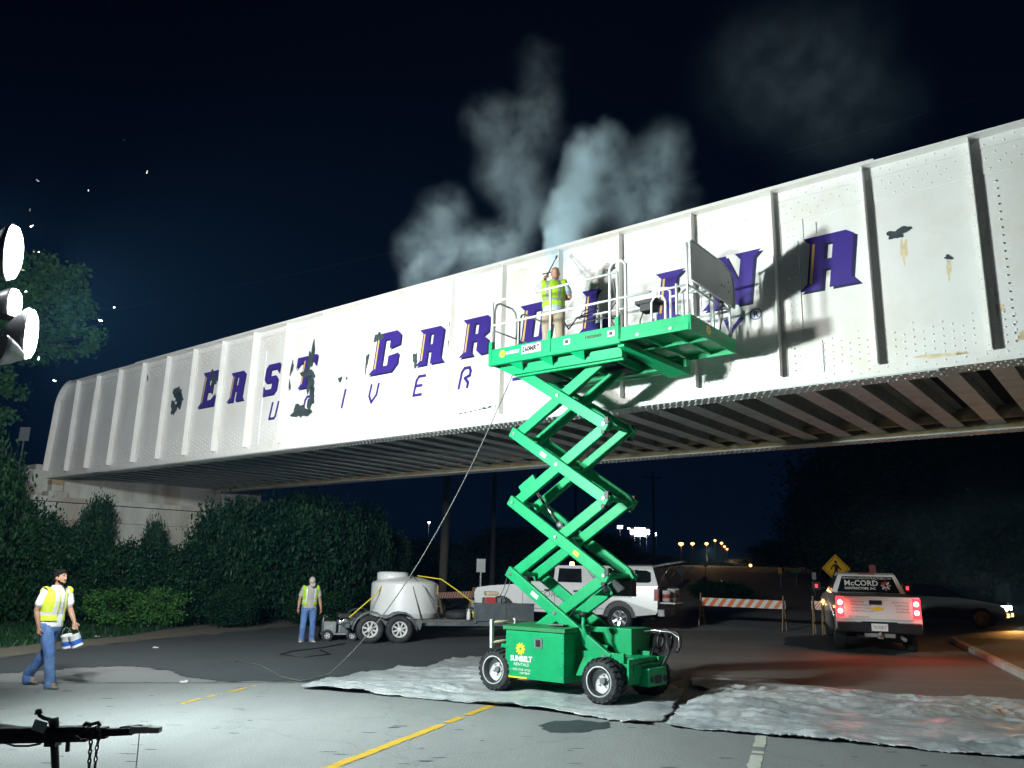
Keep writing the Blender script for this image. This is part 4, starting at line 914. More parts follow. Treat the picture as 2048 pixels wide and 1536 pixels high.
def head(m, c, R, beard=False):
    """skull, jaw, nose, brow, lips, ears in the head's own frame (x right, y forward, z up)"""
    P = lambda x, y, z: Vector(c) + R @ Vector((x, y, z))
    prof = [(-.118, .030, .034, .045), (-.100, .048, .052, .034), (-.07, .060, .070, .018), (-.03, .068, .085, .006), (.01, .073, .094, .0), (.05, .076, .098, -.004), (.085, .070, .090, -.006), (.108, .050, .066, -.006), (.120, .022, .03, -.006)]
    s = m.smooth; m.smooth = True
    m.loft([[P(a * cos(2 * pi * i / 18), y + b * sin(2 * pi * i / 18), z) for i in range(18)] for (z, a, b, y) in prof]); m.smooth = s
    limb(m, [P(0, .088, .018), P(0, .106, -.012), P(0, .104, -.026)], [.010, .014, .013], 8)      # nose
    for sx in (-1, 1):
        ball(m, P(sx * .012, .098, -.026), (.010, .010, .008), 8, 5); ball(m, P(sx * .030, .080, .034), (.022, .012, .008), 8, 5, R); ball(m, P(sx * .076, -.006, -.004), (.010, .022, .032), 8, 6, R); ball(m, P(sx * .038, .066, -.02), (.02, .018, .018), 8, 5, R)
    ball(m, P(0, .092, -.056), (.026, .012, .007), 8, 5, R); ball(m, P(0, .090, -.068), (.022, .012, .008), 8, 5, R); ball(m, P(0, .075, -.095), (.024, .022, .018), 8, 5, R)
def solid(m, name, mats, parent, vox=.009, smooth=3, noise_amp=0.0, nscale=9, decimate=None):
    o = m.build('raw', mats[0]); r = o.modifiers.new('r', 'REMESH'); r.mode = 'VOXEL'; r.voxel_size = vox
    s = o.modifiers.new('s', 'SMOOTH'); s.iterations = smooth; s.factor = .5
    b = bake(o, name, mats, parent)
    if noise_amp:
        for v in b.data.vertices:
            q = v.co; v.co = q + v.normal * noise_amp * (noise.noise(Vector((q.x * nscale, q.y * nscale, q.z * nscale * .6))) + .5 * noise.noise(q * nscale * 2.7))
    return b
def paint(o, fn):
    for p in o.data.polygons: p.material_index = fn(p.center, p.normal)
def person(loc, rz, J, label, shirt, trousers, vest, vest_open, shoes, hair, bald=False, cap=None, stripe='reflective', group='workers in reflective vests', beard=False):
    root = thing('person', label, 'person', loc, rz, group); V = {k: Vector(v) if isinstance(v, tuple) else v for k, v in J.items()}
    HR = V['head_rot']; hc = V['head']
    # continuous body
    m = MB(); m.smooth = True; torso(m, J); limb(m, [V['neck'] + Vector((0, 0, -.05)), hc + HR @ Vector((0, -.012, -.06))], [.058, .055], 12); head(m, hc, HR)
    for s in ('l', 'r'):
        sh, el, wr = V['sh_' + s], V['el_' + s], V['wr_' + s]
        limb(m, [V['chest'].lerp(sh, .6) + Vector((0, 0, .02)), sh, sh.lerp(el, .5), el, el.lerp(wr, .35), wr], [.06, .056, .050, .041, .043, .028], 12)
        hand(m, wr, V['hd_' + s], V['pn_' + s], 1, V.get('curl', .7), 1 if s == 'r' else -1)
        hj, kn, an = V['hj_' + s], V['kn_' + s], V['an_' + s]
        limb(m, [hj, hj.lerp(kn, .5), kn, kn.lerp(an, .35), an], [.088, .075, .056, .056, .04], 12); f = V['ft_' + s]; limb(m, [an, an + f * .1 + Vector((0, 0, -.045))], [.04, .035], 10)
    solid(m, 'body', ['skin'], root, .008, 2)
    # face details
    P = lambda x, y, z: hc + HR @ Vector((x, y, z))
    for sx in (-1, 1):
        e = MB(); ball(e, P(sx * .030, .083, .018), (.013, .009, .007), 10, 6, HR); ey = e.build('eye', 'decal_white', root); q = MB(); ball(q, P(sx * .030, .091, .018), (.006, .003, .006), 8, 5, HR); q.build('iris', 'hair_black', ey)
        b = MB(); b.tube([P(sx * .014, .096, .036), P(sx * .032, .095, .042), P(sx * .050, .083, .036)], .005, 6); b.build('eyebrow', 'hair_black', root)
    if not bald and not cap:
        h = MB(); h.smooth = True; prof = [(-.05, .074, .060, -.040), (-.01, .080, .082, -.022), (.03, .083, .096, -.012), (.07, .080, .102, -.006), (.105, .062, .086, -.006), (.128, .03, .045, -.008)]
        h.loft([[P(a * cos(2 * pi * i / 16), y + b * sin(2 * pi * i / 16), z) for i in range(16)] for (z, a, b, y) in prof]); solid(h, 'hair', ['hair_black'], root, .009, 1, .006, 40)
    if beard:
        h = MB(); h.smooth = True; h.tube([P(.068, .02, -.045), P(.056, .06, -.08), P(.02, .092, -.102), P(-.02, .092, -.102), P(-.056, .06, -.08), P(-.068, .02, -.045)], .015, 8); h.tube([P(.03, .1, -.045), P(0, .108, -.042), P(-.03, .1, -.045)], .006, 6); ball(h, P(0, .088, -.104), (.026, .022, .02), 8, 5, HR); h.build('beard', 'hair_black', root)
    if cap:
        h = MB(); h.smooth = True; h.loft([[P(a * cos(2 * pi * i / 16), y + b * sin(2 * pi * i / 16), z) for i in range(16)] for (z, a, b, y) in [(.03, .084, .104, -.004), (.07, .083, .103, -.006), (.11, .066, .084, -.006), (.135, .03, .04, -.006)]]); cc = h.build('cap', cap, root)
        q = MB(); q.add([P(.07, .07, .040), P(.06, .165, .018), P(0, .195, .012), P(-.06, .165, .018), P(-.07, .07, .040), P(.07, .07, .048), P(.06, .165, .028), P(0, .195, .022), P(-.06, .165, .028), P(-.07, .07, .048)], [(0, 1, 2, 3, 4), (9, 8, 7, 6, 5), (0, 5, 6, 1), (1, 6, 7, 2), (2, 7, 8, 3), (3, 8, 9, 4), (4, 9, 5, 0)]); q.build('brim', cap, cc)
    # trousers
    m = MB(); m.smooth = True; hp = V['hip']
    m.loft([ell(hp + Vector((0, 0, z)), a, b, 16, yaw=J.get('yaw_hip', 0)) for z, a, b in ((.09, .176, .130), (.0, .186, .142), (-.09, .180, .138), (-.13, .14, .11))])
    for s in ('l', 'r'):
        hj, kn, an, f = V['hj_' + s], V['kn_' + s], V['an_' + s], V['ft_' + s]
        limb(m, [hj, hj.lerp(kn, .5), kn, kn.lerp(an, .45), an + Vector((0, 0, .02)), an + Vector((0, 0, -.055)) + f * .015], [.108, .098, .082, .080, .078, .086], 14)
    solid(m, 'trousers', [trousers], root, .011, 2, .007, 11)
    # shirt
    m = MB(); m.smooth = True; torso(m, J, .016); sl = .62
    for s in ('l', 'r'):
        sh, el = V['sh_' + s], V['el_' + s]; limb(m, [V['chest'].lerp(sh, .5), sh, sh.lerp(el, sl)], [.075, .074, .068], 12)
    m.loft([ell(hp + Vector((0, 0, z)), a, b, 16, yaw=J.get('yaw_hip', 0)) for z, a, b in ((.12, .185, .14), (.0, .195, .150), (-.06, .196, .150))])
    sb = solid(m, 'shirt', [shirt], root, .011, 2, .006, 9)
    # vest: the shirt's trunk grown outward, open at the front
    m = MB(); m.smooth = True; torso(m, J, .030, chest=1.03)
    for s in ('l', 'r'): sh = V['sh_' + s]; limb(m, [V['chest'].lerp(sh, .5) + Vector((0, 0, .01)), V['chest'].lerp(sh, .93) + Vector((0, 0, .012))], [.09, .078], 12)
    m.loft([ell(hp + Vector((0, 0, z)), a, b, 16, yaw=J.get('yaw_hip', 0)) for z, a, b in ((.16, .195, .152), (.02, .205, .165), (.0, .205, .165))])
    vb = solid(m, 'vest', [vest, stripe, 'vest_lime'], root, .011, 2, .005, 8)
    bm = bmesh.new(); bm.from_mesh(vb.data); yaw = J.get('yaw', 0); fx = Vector((cos(yaw), sin(yaw), 0)); fy = Vector((-sin(yaw), cos(yaw), 0)); ch = V['chest']; kill = []
    for f in bm.faces:
        p = f.calc_center_median(); q = p - ch; lx, ly, lz = q.dot(fx), q.dot(fy), p.z
        up_ = (lz - ch.z)
        neck = up_ > .17 and (q - (V['neck'] - ch)).length < .115
        wid = vest_open * (1.0 + max(0, up_) * 1.2)
        if (ly > .0 and abs(lx) < wid) or lz < hp.z + .03 or neck or (up_ > .10 and abs(lx) > .215): kill.append(f); continue
        up2 = lz - hp.z
        if .12 < up2 < .17 or (abs(abs(lx) - .105) < .026 and up2 > .17): f.material_index = 1
    bmesh.ops.delete(bm, geom=kill, context='FACES'); bm.to_mesh(vb.data); bm.free()
    sd = vb.modifiers.new('cloth', 'SOLIDIFY'); sd.thickness = .006; sd.offset = 1
    # shoes
    for s in ('l', 'r'):
        an, f = V['an_' + s], V['ft_' + s]; m = MB(); m.smooth = True; sd_ = Vector((f.y, -f.x, 0)); b0 = an + Vector((0, 0, -.065))
        up_f = Vector((0, 0, 1)) if abs(f.z) < .05 else (Vector((0, 0, 1)) - f * f.z).normalized()
        for (t, w, h) in ((-.07, .034, .05), (-.03, .042, .055), (.06, .046, .042), (.12, .050, .034), (.17, .044, .026), (.20, .025, .018)):
            pass
        m.loft([[b0 + f * t + sd_ * (w * cos(2 * pi * i / 12)) + up_f * (h * .75 * sin(2 * pi * i / 12) + h * .3 - .012) for i in range(12)] for (t, w, h) in ((-.075, .030, .045), (-.03, .042, .055), (.06, .046, .044), (.12, .050, .036), (.17, .044, .028), (.20, .022, .018))])
        m.build('shoe', shoes, root)
    return root
def Rx(a): return Matrix.Rotation(a, 3, 'X')
def Rz(a): return Matrix.Rotation(a, 3, 'Z')
Vt = lambda *a: Vector(a)
# ---- man walking to the right with two paint cans (local: y = facing, x = his right)
p1 = gp(82, 1374); 
fk = 1.0
J1 = dict(hip=(0, 0, .95), chest=(0, .02, 1.28), neck=(0, .035, 1.52), yaw=.12, yaw_hip=-.05, head=(0, .065, 1.635), head_rot=Rz(.12) @ Rx(.10),
  sh_r=(.195, .01, 1.42), el_r=(.235, -.06, 1.14), wr_r=(.225, .03, .89), hd_r=(0, .12, -1), pn_r=(-1, .3, 0),
  sh_l=(-.19, .07, 1.42), el_l=(-.225, .12, 1.15), wr_l=(-.20, .27, .96), hd_l=(0, .35, -1), pn_l=(.6, .8, .2), curl=1.0,
  hj_r=(.095, .01, .90), kn_r=(.09, .17, .50), an_r=(.085, .26, .095), ft_r=Vt(.15, .98, 0).normalized(),
  hj_l=(-.095, -.01, .90), kn_l=(-.09, -.11, .50), an_l=(-.085, -.40, .135), ft_l=Vt(-.1, .97, -.14).normalized())
def face(rz): return rz - pi / 2       # local +y points along rz
man1 = person(p1, face(radians(-20)), J1, 'bearded man in white shirt, yellow vest and jeans walking with two paint cans', 'tee_white', 'jeans', 'vest_yellow', .055, 'shoe', True, beard=True, stripe='reflective')
# ---- man looking down at the pressure washer
p2 = gp(613, 1284)
J2 = dict(hip=(0, 0, .94), chest=(0, .03, 1.26), neck=(0, .09, 1.49), yaw=0.0, head=(.0, .17, 1.575), head_rot=Rx(-.78),
  sh_r=(.195, .04, 1.40), el_r=(.27, .01, 1.12), wr_r=(.30, .08, .88), hd_r=(.05, .15, -1), pn_r=(-1, .2, 0),
  sh_l=(-.195, .04, 1.40), el_l=(-.26, .04, 1.12), wr_l=(-.29, .15, .89), hd_l=(-.05, .25, -1), pn_l=(1, .2, 0), curl=.5,
  hj_r=(.10, 0, .89), kn_r=(.13, .03, .49), an_r=(.14, .0, .085), ft_r=Vt(.25, .97, 0).normalized(),
  hj_l=(-.10, 0, .89), kn_l=(-.12, .04, .49), an_l=(-.13, .0, .085), ft_l=Vt(-.3, .95, 0).normalized())
man2 = person(p2, face(radians(-68)), J2, 'man in beige cap and open lime vest looking down beside the pressure washer', 'tee_grey', 'jeans', 'vest_lime', .085, 'shoe_white', True, cap='cap_beige')
# ---- man on the platform, back to us, pointing the wand at the girder's top
wp = LO + TT * .0 + NN * .12 + Vector((0, 0, ZD))
s_, z_ = onpl(1106, 690, 11.75); wp = TT * s_ + NN * 11.75 + Vector((0, 0, ZD + .002))
J3 = dict(hip=(0, 0, .95), chest=(0, .01, 1.28), neck=(0, .03, 1.50), yaw=.05, head=(.02, .05, 1.62), head_rot=Rx(.22) @ Rz(0.0),
  sh_r=(.195, .02, 1.42), el_r=(.29, .02, 1.17), wr_r=(.20, .25, 1.22), hd_r=(-.5, .8, .3), pn_r=(-.6, -.2, .7),
  sh_l=(-.19, .05, 1.43), el_l=(-.33, .12, 1.33), wr_l=(-.19, .22, 1.56), hd_l=(.1, .2, 1), pn_l=(.8, .4, 0), curl=1.2,
  hj_r=(.10, 0, .89), kn_r=(.12, .03, .49), an_r=(.13, .0, .085), ft_r=Vt(.2, .98, 0).normalized(),
  hj_l=(-.10, 0, .89), kn_l=(-.12, .03, .49), an_l=(-.12, .02, .085), ft_l=Vt(-.15, .98, 0).normalized())
man3 = person(wp, face(atan2(wp.y, wp.x) - .10), J3, 'bald man in lime vest and khaki trousers on the raised platform, back turned', 'tee_blue', 'khaki', 'vest_lime', .0, 'shoe', True, bald=True, stripe='reflective_grey')
man3.scale = (1.05, 1.05, 1.07)
# wand held by the man on the platform
def man_pt(rt_, v): return rt_.matrix_basis @ Vector(v)
bpy.context.view_layer.update()
h0 = man_pt(man3, (-.17, .25, 1.63)); tip = bridge_pt(onpl(1114, 512, 12.75)[0], 12.75, onpl(1114, 512, 12.75)[1]); hr = man_pt(man3, (.13, .36, 1.27))
dv = (tip - h0).normalized()
wd = MB(); wd.tube([h0 - dv * .30, h0, h0 + dv * .2], [.022, .022, .018], 8); wd.cyl(h0 + dv * .2, h0 + dv * .8, .013, n=8)
root_w = wd.build('spray_wand', 'black_plastic'); tag(root_w, 'black pressure spray wand held up against the bridge girder', 'spray wand')
m = MB(); m.cyl(h0 + dv * .8, tip, .009, n=8); m.cyl(tip - dv * .12, tip, .02, n=8); m.build('nozzle', 'black_steel', root_w)
m = MB(); m.cyl(h0 + dv * .28 - TT * .14, h0 + dv * .28 + TT * .10, .012, n=8); m.build('side_grip', 'black_plastic', root_w)
m = MB(); m.tube([h0 - dv * .30, h0 - dv * .42 + TT * .08, hr + Vector((0, 0, .04)), hr, hr + NN * -.1 + Vector((0, 0, -.35)), hr + TT * .35 + NN * -.3 + Vector((0, 0, -.75)), hr + TT * .6 + NN * -.4 + Vector((0, 0, -.6)), hr + TT * 1.1 + NN * -.5 + Vector((0, 0, -.55))], .013, 7); m.build('supply_hose', 'black_plastic', root_w)
# paint cans in the walking man's left hand
def can(label, loc, rot, gr):
    m = MB(); m.lathe([(0, 0), (.083, 0), (.086, .004), (.083, .010), (.083, .185), (.087, .190), (.083, .196), (.07, .196), (.068, .188), (0, .188)], 24, axis='z'); o = m.build('paint_can', 'plastic_white'); tag(o, label, 'paint can', gr); o.location = loc; o.rotation_euler = rot
    m = MB(); m.lathe([(.0842, .04), (.0842, .11)], 24, axis='z'); m.f = m.f[:24]; m.mi = m.mi[:24]; m.sm = m.sm[:24]; m.build('label', 'label_blue', o)
    m = MB(); m.tube([(.085 * cos(a), .0, .15 + .16 * sin(a)) for a in np.linspace(0, pi, 14)], .003, 6); m.build('bail_handle', 'steel', o); return o
hl = man_pt(man1, (-.20, .30, .87))
can('white paint can with blue band swinging ahead of the walking man', hl + Vector((.10, -.03, -.27)), (.0, -.42, .4), 'paint cans carried by the walking man')
can('paint can held behind the other one, nearer the walking man leg', hl + Vector((-.09, .05, -.29)), (.0, -.30, 1.1), 'paint cans carried by the walking man')

# ================================================================== VEHICLES  (x = forward, y = left, z up, rear axle at x = 0)
def arch(cx, cz, r, n=9, z0=.5):
    a0 = math.asin(min(1, (cz - z0) / r)) if cz > z0 else 0
    return [(cx + r * cos(pi + 0 - t), cz + r * sin(t)) for t in np.linspace(-a0 * 0 , pi, n)][::1]
def side_solid(m, prof, w, tum=None, holes=()):
    """profile (x, z) carried across the car; tum(z) = how far the side leans in"""
    tum = tum or (lambda z: 0)
    m.prism(prof, lambda x, z: Vector((x, -(w - tum(z)), z)), lambda x, z: Vector((x, w - tum(z), z)), holes)
def road_wheel(r, w, spokes, tyre='rubber', rim='rim_alloy', rr=.62):
    t = MB(); t.lathe([(r * rr, -w / 2), (r * .80, -w / 2 - .006), (r * .95, -w * .46), (r, -w * .33), (r, w * .33), (r * .95, w * .46), (r * .80, w / 2 + .006), (r * rr, w / 2)], 28, close=True)
    d = MB(); R_ = r * rr; d.lathe([(R_, w * .5), (R_ * .96, w * .52), (R_ * .90, w * .46), (R_ * .86, w * .30), (R_ * .80, w * .30), (R_ * .80, w * .1), (R_ * .95, -w * .3), (R_, -w * .3)], 28, close=True); d.lathe([(R_ * .32, w * .15), (R_ * .32, w * .42), (R_ * .2, w * .46), (0, w * .46), (0, w * .15)], 20)
    for i in range(spokes):
        a = 2 * pi * i / spokes; d.smooth = False
        d.beam((R_ * .25 * cos(a), w * .36, R_ * .25 * sin(a)), (R_ * .93 * cos(a), w * .44, R_ * .93 * sin(a)), .05 if spokes > 6 else .075, R_ * (.20 if spokes > 6 else .30), up=(0, 1, 0)) if False else d.beam((R_ * .25 * cos(a), w * .36, R_ * .25 * sin(a)), (R_ * .93 * cos(a), w * .43, R_ * .93 * sin(a)), R_ * (.20 if spokes > 6 else .28), .03, up=(0, 1, 0))
    return t, d
def put_wheels(root, spots, r, w, spokes, rim='rim_alloy', rr=.62):
    first = None
    for (x, y) in spots:
        if first is None:
            t, d = road_wheel(r, w, spokes, rr=rr); first = t.build('wheel', 'rubber', root); d.build('rim', rim, first); bd_ = MB(); bd_.cyl((0, -w * .2, 0), (0, w * .13, 0), r * rr * .93, n=24); bd_.build('rim_shade_disc', 'black_plastic', first); o = first  # black disc paints the shade seen between the spokes
        else:
            o = dup(first, (0, 0, 0)); o.parent = root
        o.location = (x, y, r); o.rotation_euler = (0, random.uniform(0, 3), 0 if y > 0 else pi)
def strip(m, pts, y, w=.012, t=.004):
    for a, b in zip(pts, pts[1:]): m.beam((a[0], y, a[1]), (b[0], y, b[1]), w if False else t, w, up=(0, 0, 1)) if abs(a[0] - b[0]) > abs(a[1] - b[1]) else m.beam((a[0], y, a[1]), (b[0], y, b[1]), w, t, up=(0, 1, 0))
def pane(m, pts, w, tum, off, sgn):
    m.poly(pts, (), lambda x, z: Vector((x, sgn * (w - tum(z) + off), z)))

# ------------------------------------------------ white crew-cab pickup with a cap, hatch open
tr_p = gp(1240, 1264); TA = radians(180 - 21)
TRK = thing('pickup_truck', 'white crew cab work truck with a bed cap, its rear hatch open over buckets', 'truck', (0, 0, 0), TA)
off = Matrix.Rotation(TA, 3, 'Z') @ Vector((0, .88, 0)); TRK.location = tr_p - off
TRK.rotation_euler = (0, -radians(.4), TA)
AR = .53
def arch_pts(cx): return [(cx - AR * cos(t), .44 + AR * sin(t)) for t in np.linspace(pi - .05, .05, 11)]
prof = [(-1.2, .66), (-1.15, .58)] + [(cx_, cz_) for cx_, cz_ in [(0 - AR * cos(t), .44 + AR * sin(t)) for t in np.linspace(.12, pi - .12, 11)]] + [(.62, .50), (3.38, .50)] + [(3.97 - AR * cos(t), .44 + AR * sin(t)) for t in np.linspace(.12, pi - .12, 11)] + [(4.62, .55), (4.92, .60), (4.95, 1.05), (4.86, 1.20), (4.4, 1.27), (3.40, 1.36), (3.1, 1.40), (-1.2, 1.42)]
tb = lambda z: .0 if z < 1.0 else (z - 1.0) * .10
m = MB(); side_solid(m, prof, 1.0, tb); m.build('body', 'truck_white', TRK, bevel=.02)
tg = lambda z: .055 + max(0, (z - 1.40)) * .36
cab = [(3.42, 1.37), (2.62, 1.93), (2.4, 1.985), (1.1, 2.0), (.92, 1.95), (.80, 1.405)]
m = MB(); side_solid(m, cab, 1.0, tg); CAB = m.build('cab', 'truck_white', TRK, bevel=.03)
m = MB()
for sg in (1, -1):
    pane(m, [(3.12, 1.46), (2.56, 1.88), (2.20, 1.90), (2.20, 1.46)], 1.0, tg, .004, sg); pane(m, [(2.06, 1.46), (2.06, 1.90), (1.30, 1.90), (1.24, 1.46)], 1.0, tg, .004, sg)
m.add([(3.36, -.82, 1.42), (3.36, .82, 1.42), (2.66, .70, 1.92), (2.66, -.70, 1.92)], [(0, 1, 2, 3)]); m.build('window', 'window_dark', TRK)
# cap: a shell open at the back
tc_ = lambda z: .05 + max(0, (z - 1.42)) * .22
m = MB(); rings = []
for (x, zt_) in ((.74, 1.98), (.70, 2.03), (-.95, 2.06), (-1.02, 2.05)):
    xb = x if x > -.9 else x - .20; ring = []
    for (yy, zz) in ((.95, 1.425), (.86, zt_ - .12), (.80, zt_ - .03), (.66, zt_), (-.66, zt_), (-.80, zt_ - .03), (-.86, zt_ - .12), (-.95, 1.425)): ring.append(Vector((x + (xb - x) * (zt_ - zz) / (zt_ - 1.42), yy, zz)))
    rings.append(ring)
for k in range(3): m.add(rings[k] + rings[k + 1], [(i, i + 1, 9 + i, 8 + i) for i in range(7)])
m.add(rings[0], [tuple(range(8))]); o = m.build('bed_cap', 'truck_white', TRK); s_ = o.modifiers.new('shell', 'SOLIDIFY'); s_.thickness = .03; s_.offset = -1
m = MB()
for sg in (1, -1): m.poly([(.62, 1.52), (.58, 1.88), (-.84, 1.90), (-.98, 1.84), (-1.0, 1.56), (-.92, 1.52)], (), lambda x, z: Vector((x, sg * (.957 - (z - 1.425) * .185), z)))
m.build('cap_window', 'window_dark', o)
m = MB(); m.bb(-1.19, .7, -.80, .80, .92, .95); m.build('bed_floor', 'black_plastic', TRK); m = MB(); m.bb(-1.212, -1.202, -.78, .78, .96, 1.41); m.build('bed_shade_panel', 'decal_black', TRK)  # black panel drawn where the open bed lies in shade
m = MB(); m.add([(-1.04, -.76, 2.03), (-1.04, .76, 2.03), (-1.95, .76, 2.20), (-1.95, -.76, 2.20)], [(0, 1, 2, 3)]); hh = m.build('hatch', 'hatch_glass', TRK); q = hh.modifiers.new('t', 'SOLIDIFY'); q.thickness = .02
m = MB(); m.tube([(-1.04, .77, 2.04), (-1.95, .77, 2.21), (-1.95, -.77, 2.21), (-1.04, -.77, 2.04)], .022, 6); m.build('hatch_frame', 'steel_dull', hh); m = MB(); m.tube([(-1.25, .74, 1.62), (-1.65, .74, 2.13)], .010, 6); m.tube([(-1.25, -.74, 1.62), (-1.65, -.74, 2.13)], .010, 6); m.build('gas_strut', 'steel', hh)
m = MB(); m.bb(-1.72, -1.22, -.76, .76, .90, .95); m.build('tailgate', 'truck_white', TRK, bevel=.012)
m = MB(); m.bb(-1.42, -1.20, -.98, .98, .52, .74); m.bb(-1.45, -1.42, -.3, .3, .56, .7); m.build('rear_bumper', 'steel_dull', TRK, bevel=.02)
m = MB(); m.bb(4.93, 5.08, -.98, .98, .52, .78); m.build('front_bumper', 'steel_dull', TRK, bevel=.03); m = MB(); m.bb(4.93, 4.99, -.62, .62, .82, 1.16); m.build('grille', 'truck_black', TRK)
for sg in (1, -1):
    m = MB(); m.bb(-1.235, -1.205, sg * .79 if sg > 0 else -.995, .995 if sg > 0 else -.79, .97, 1.36); m.bb(-1.21, -1.10, sg * .999 if sg > 0 else -1.008, 1.008 if sg > 0 else -.999, .99, 1.34); m.build('tail_light', 'red_lens', TRK, bevel=.01)
    m = MB(); m.bb(4.70, 4.94, sg * .70 if sg > 0 else -.98, .98 if sg > 0 else -.70, .90, 1.15); m.build('headlight', 'plastic_white', TRK, bevel=.02)
    m = MB(); m.bb(2.95, 3.15, sg * 1.12 if sg > 0 else -1.34, 1.34 if sg > 0 else -1.12, 1.44, 1.76); m.beam((3.05, sg * .93, 1.5), (3.05, sg * 1.15, 1.55), .04, .05); m.build('mirror', 'truck_black', TRK, bevel=.02)
m = MB()
for sg in (1, -1):
    y = sg * 1.002
    for pts in ([(2.13, .56), (2.13, 1.36)], [(3.22, .62), (3.22, 1.34)], [(1.18, .62), (1.18, 1.36)], [(.76, .56), (.76, 1.40)]): strip(m, pts, y - sg * .02, .014, .05)
    strip(m, [(3.2, .60), (1.2, .60)], y - sg * .02, .014, .05)
m.build('door_seam', 'decal_grey', TRK)
m = MB()
for sg in (1, -1):
    for x in (2.28, 1.30): m.bb(x, x + .2, sg * 1.003 if sg > 0 else -1.02, 1.02 if sg > 0 else -1.003, 1.16, 1.22)
m.build('door_handle', 'truck_black', TRK, bevel=.008)
m = MB(); m.lathe([(.08, 2.0), (.085, 2.02), (.07, 2.11), (0, 2.13)], 14, (1.75, .35, 0), 'z'); m.build('beacon', 'amber_glow', TRK)
for (cx) in (0, 3.97):
    m = MB(); m.tube([(cx - (AR + .0) * cos(t), 1.0, .44 + AR * sin(t)) for t in np.linspace(.1, pi - .1, 12)], .02, 6); m.build('arch_trim', 'truck_white', TRK)
    m = MB(); m.bb(cx - .52, cx + .52, -.95, .95, .45, .96); m.build('wheel_well', 'decal_black', TRK)
m = MB(); m.bb(-1.0, 4.7, -.45, .45, .42, .56); m.build('underframe', 'black_steel', TRK)
put_wheels(TRK, ((0, .84), (3.97, .84), (0, -.84), (3.97, -.84)), .40, .27, 6)
LS = lambda x0, z0: (lambda x, y: Vector((x0 - x, 1.004 - tb(z0 + y), z0 + y)))
text_mesh('McCORD', .26, LS(3.05, .98), 'decal_grey', 'lettering', TRK, width=1.15)
text_mesh('NC   252.321.2009', .13, LS(.62, 1.18), 'decal_grey', 'lettering', TRK, width=1.05)
text_mesh('mccordcontractors.com', .10, LS(.66, 1.04), 'decal_grey', 'lettering', TRK, width=1.05)
gear(0, 0, .15, lambda x, z: Vector((1.72 - x, 1.006, 1.06 + z)), 'decal_red', 'flower_mark', TRK)
text_mesh('painting', .09, LS(2.2, .68), 'decal_grey', 'lettering', TRK, width=.5); text_mesh('contractors', .09, LS(.95, .66), 'decal_grey', 'lettering', TRK, width=.6)
# buckets on the dropped tailgate
TM = Matrix.Translation(TRK.location) @ Matrix.Rotation(TA, 4, 'Z')
for i, (x, y, h, mt, lb) in enumerate(((-1.40, .52, .30, 'label_red', 'white bucket on the tailgate nearest the tail light'), (-1.50, .10, .36, 'decal_grey', 'tall white pail with grey label midway along the truck tailgate'), (-1.50, -.30, .30, 'label_red', 'white bucket with red band between the two taller pails'), (-1.48, -.62, .36, 'decal_yellow', 'white pail with yellow label at the far tailgate end'))):
    m = MB(); m.lathe([(0, 0), (.125, 0), (.145, h), (.150, h + .01), (.150, h + .035), (0, h + .04)], 20, axis='z'); b = m.build('bucket', 'plastic_white'); b.location = TM @ Vector((x, y, .955)); tag(b, lb, 'bucket', 'buckets on the truck tailgate')
    m = MB(); m.lathe([(.1335, h * .35), (.1405, h * .75)], 20, axis='z'); m.f = m.f[:20]; m.mi = m.mi[:20]; m.sm = m.sm[:20]; m.build('label', mt, b); m = MB(); m.tube([(.15 * cos(a), 0.0, h - .04 + .14 * sin(a)) for a in np.linspace(0.0, pi, 12)], .004, 5); m.build('bail_handle', 'steel', b)

# ------------------------------------------------ white pickup seen from behind, brake lights on
wl_, wr_ = gp(1688, 1297), gp(1817, 1306); CA = atan2(RD.y, RD.x) 
CHV = thing('pickup_truck', 'white pickup seen from behind with glowing brake lights and a lettered rear window', 'truck', (wl_ + wr_) / 2 + Vector((0, 0, 0)), CA + radians(2))
CHV.rotation_euler = (0, -math.atan(.035), CA + radians(2))
prof = [(-1.10, .82), (-1.06, .62)] + [(0 - .52 * cos(t), .43 + .52 * sin(t)) for t in np.linspace(.12, pi - .12, 10)] + [(.6, .46), (3.1, .46)] + [(3.66 - .52 * cos(t), .43 + .52 * sin(t)) for t in np.linspace(.12, pi - .12, 10)] + [(4.3, .5), (4.6, .6), (4.62, 1.08), (4.5, 1.22), (3.2, 1.34), (2.9, 1.38), (-1.10, 1.43)]
m = MB(); tbc = lambda z: .0 if z < 1.0 else (z - 1.0) * .08; side_solid(m, prof, 1.01, tbc); m.build('body', 'truck_white', CHV, bevel=.03)
tg2 = lambda z: .06 + max(0, z - 1.42) * .42
cab2 = [(3.1, 1.36), (2.25, 1.90), (1.95, 1.96), (1.15, 1.965), (.98, 1.92), (.74, 1.42)]
m = MB(); side_solid(m, cab2, 1.0, tg2); m.build('cab', 'truck_white', CHV, bevel=.04)
m = MB()
for sg in (1, -1): pane(m, [(2.8, 1.47), (2.2, 1.85), (1.75, 1.87), (1.75, 1.47)], 1.0, tg2, .004, sg); pane(m, [(1.66, 1.47), (1.66, 1.87), (1.22, 1.87), (1.0, 1.47)], 1.0, tg2, .004, sg)
m.build('window', 'window_dark', CHV)
sl = (.98 - .74) / (1.92 - 1.42); bk = lambda y, z, o=.006: Vector((.74 + (z - 1.42) * sl - o, y, z))
m = MB(); m.add([bk(-.80, 1.45), bk(.80, 1.45), bk(.64, 1.875), bk(-.64, 1.875)], [(0, 1, 2, 3)]); rw = m.build('rear_window', 'window_dark', CHV)
BK = lambda y0, z0: (lambda x, y: bk(y0 - x, z0 + y, .011))
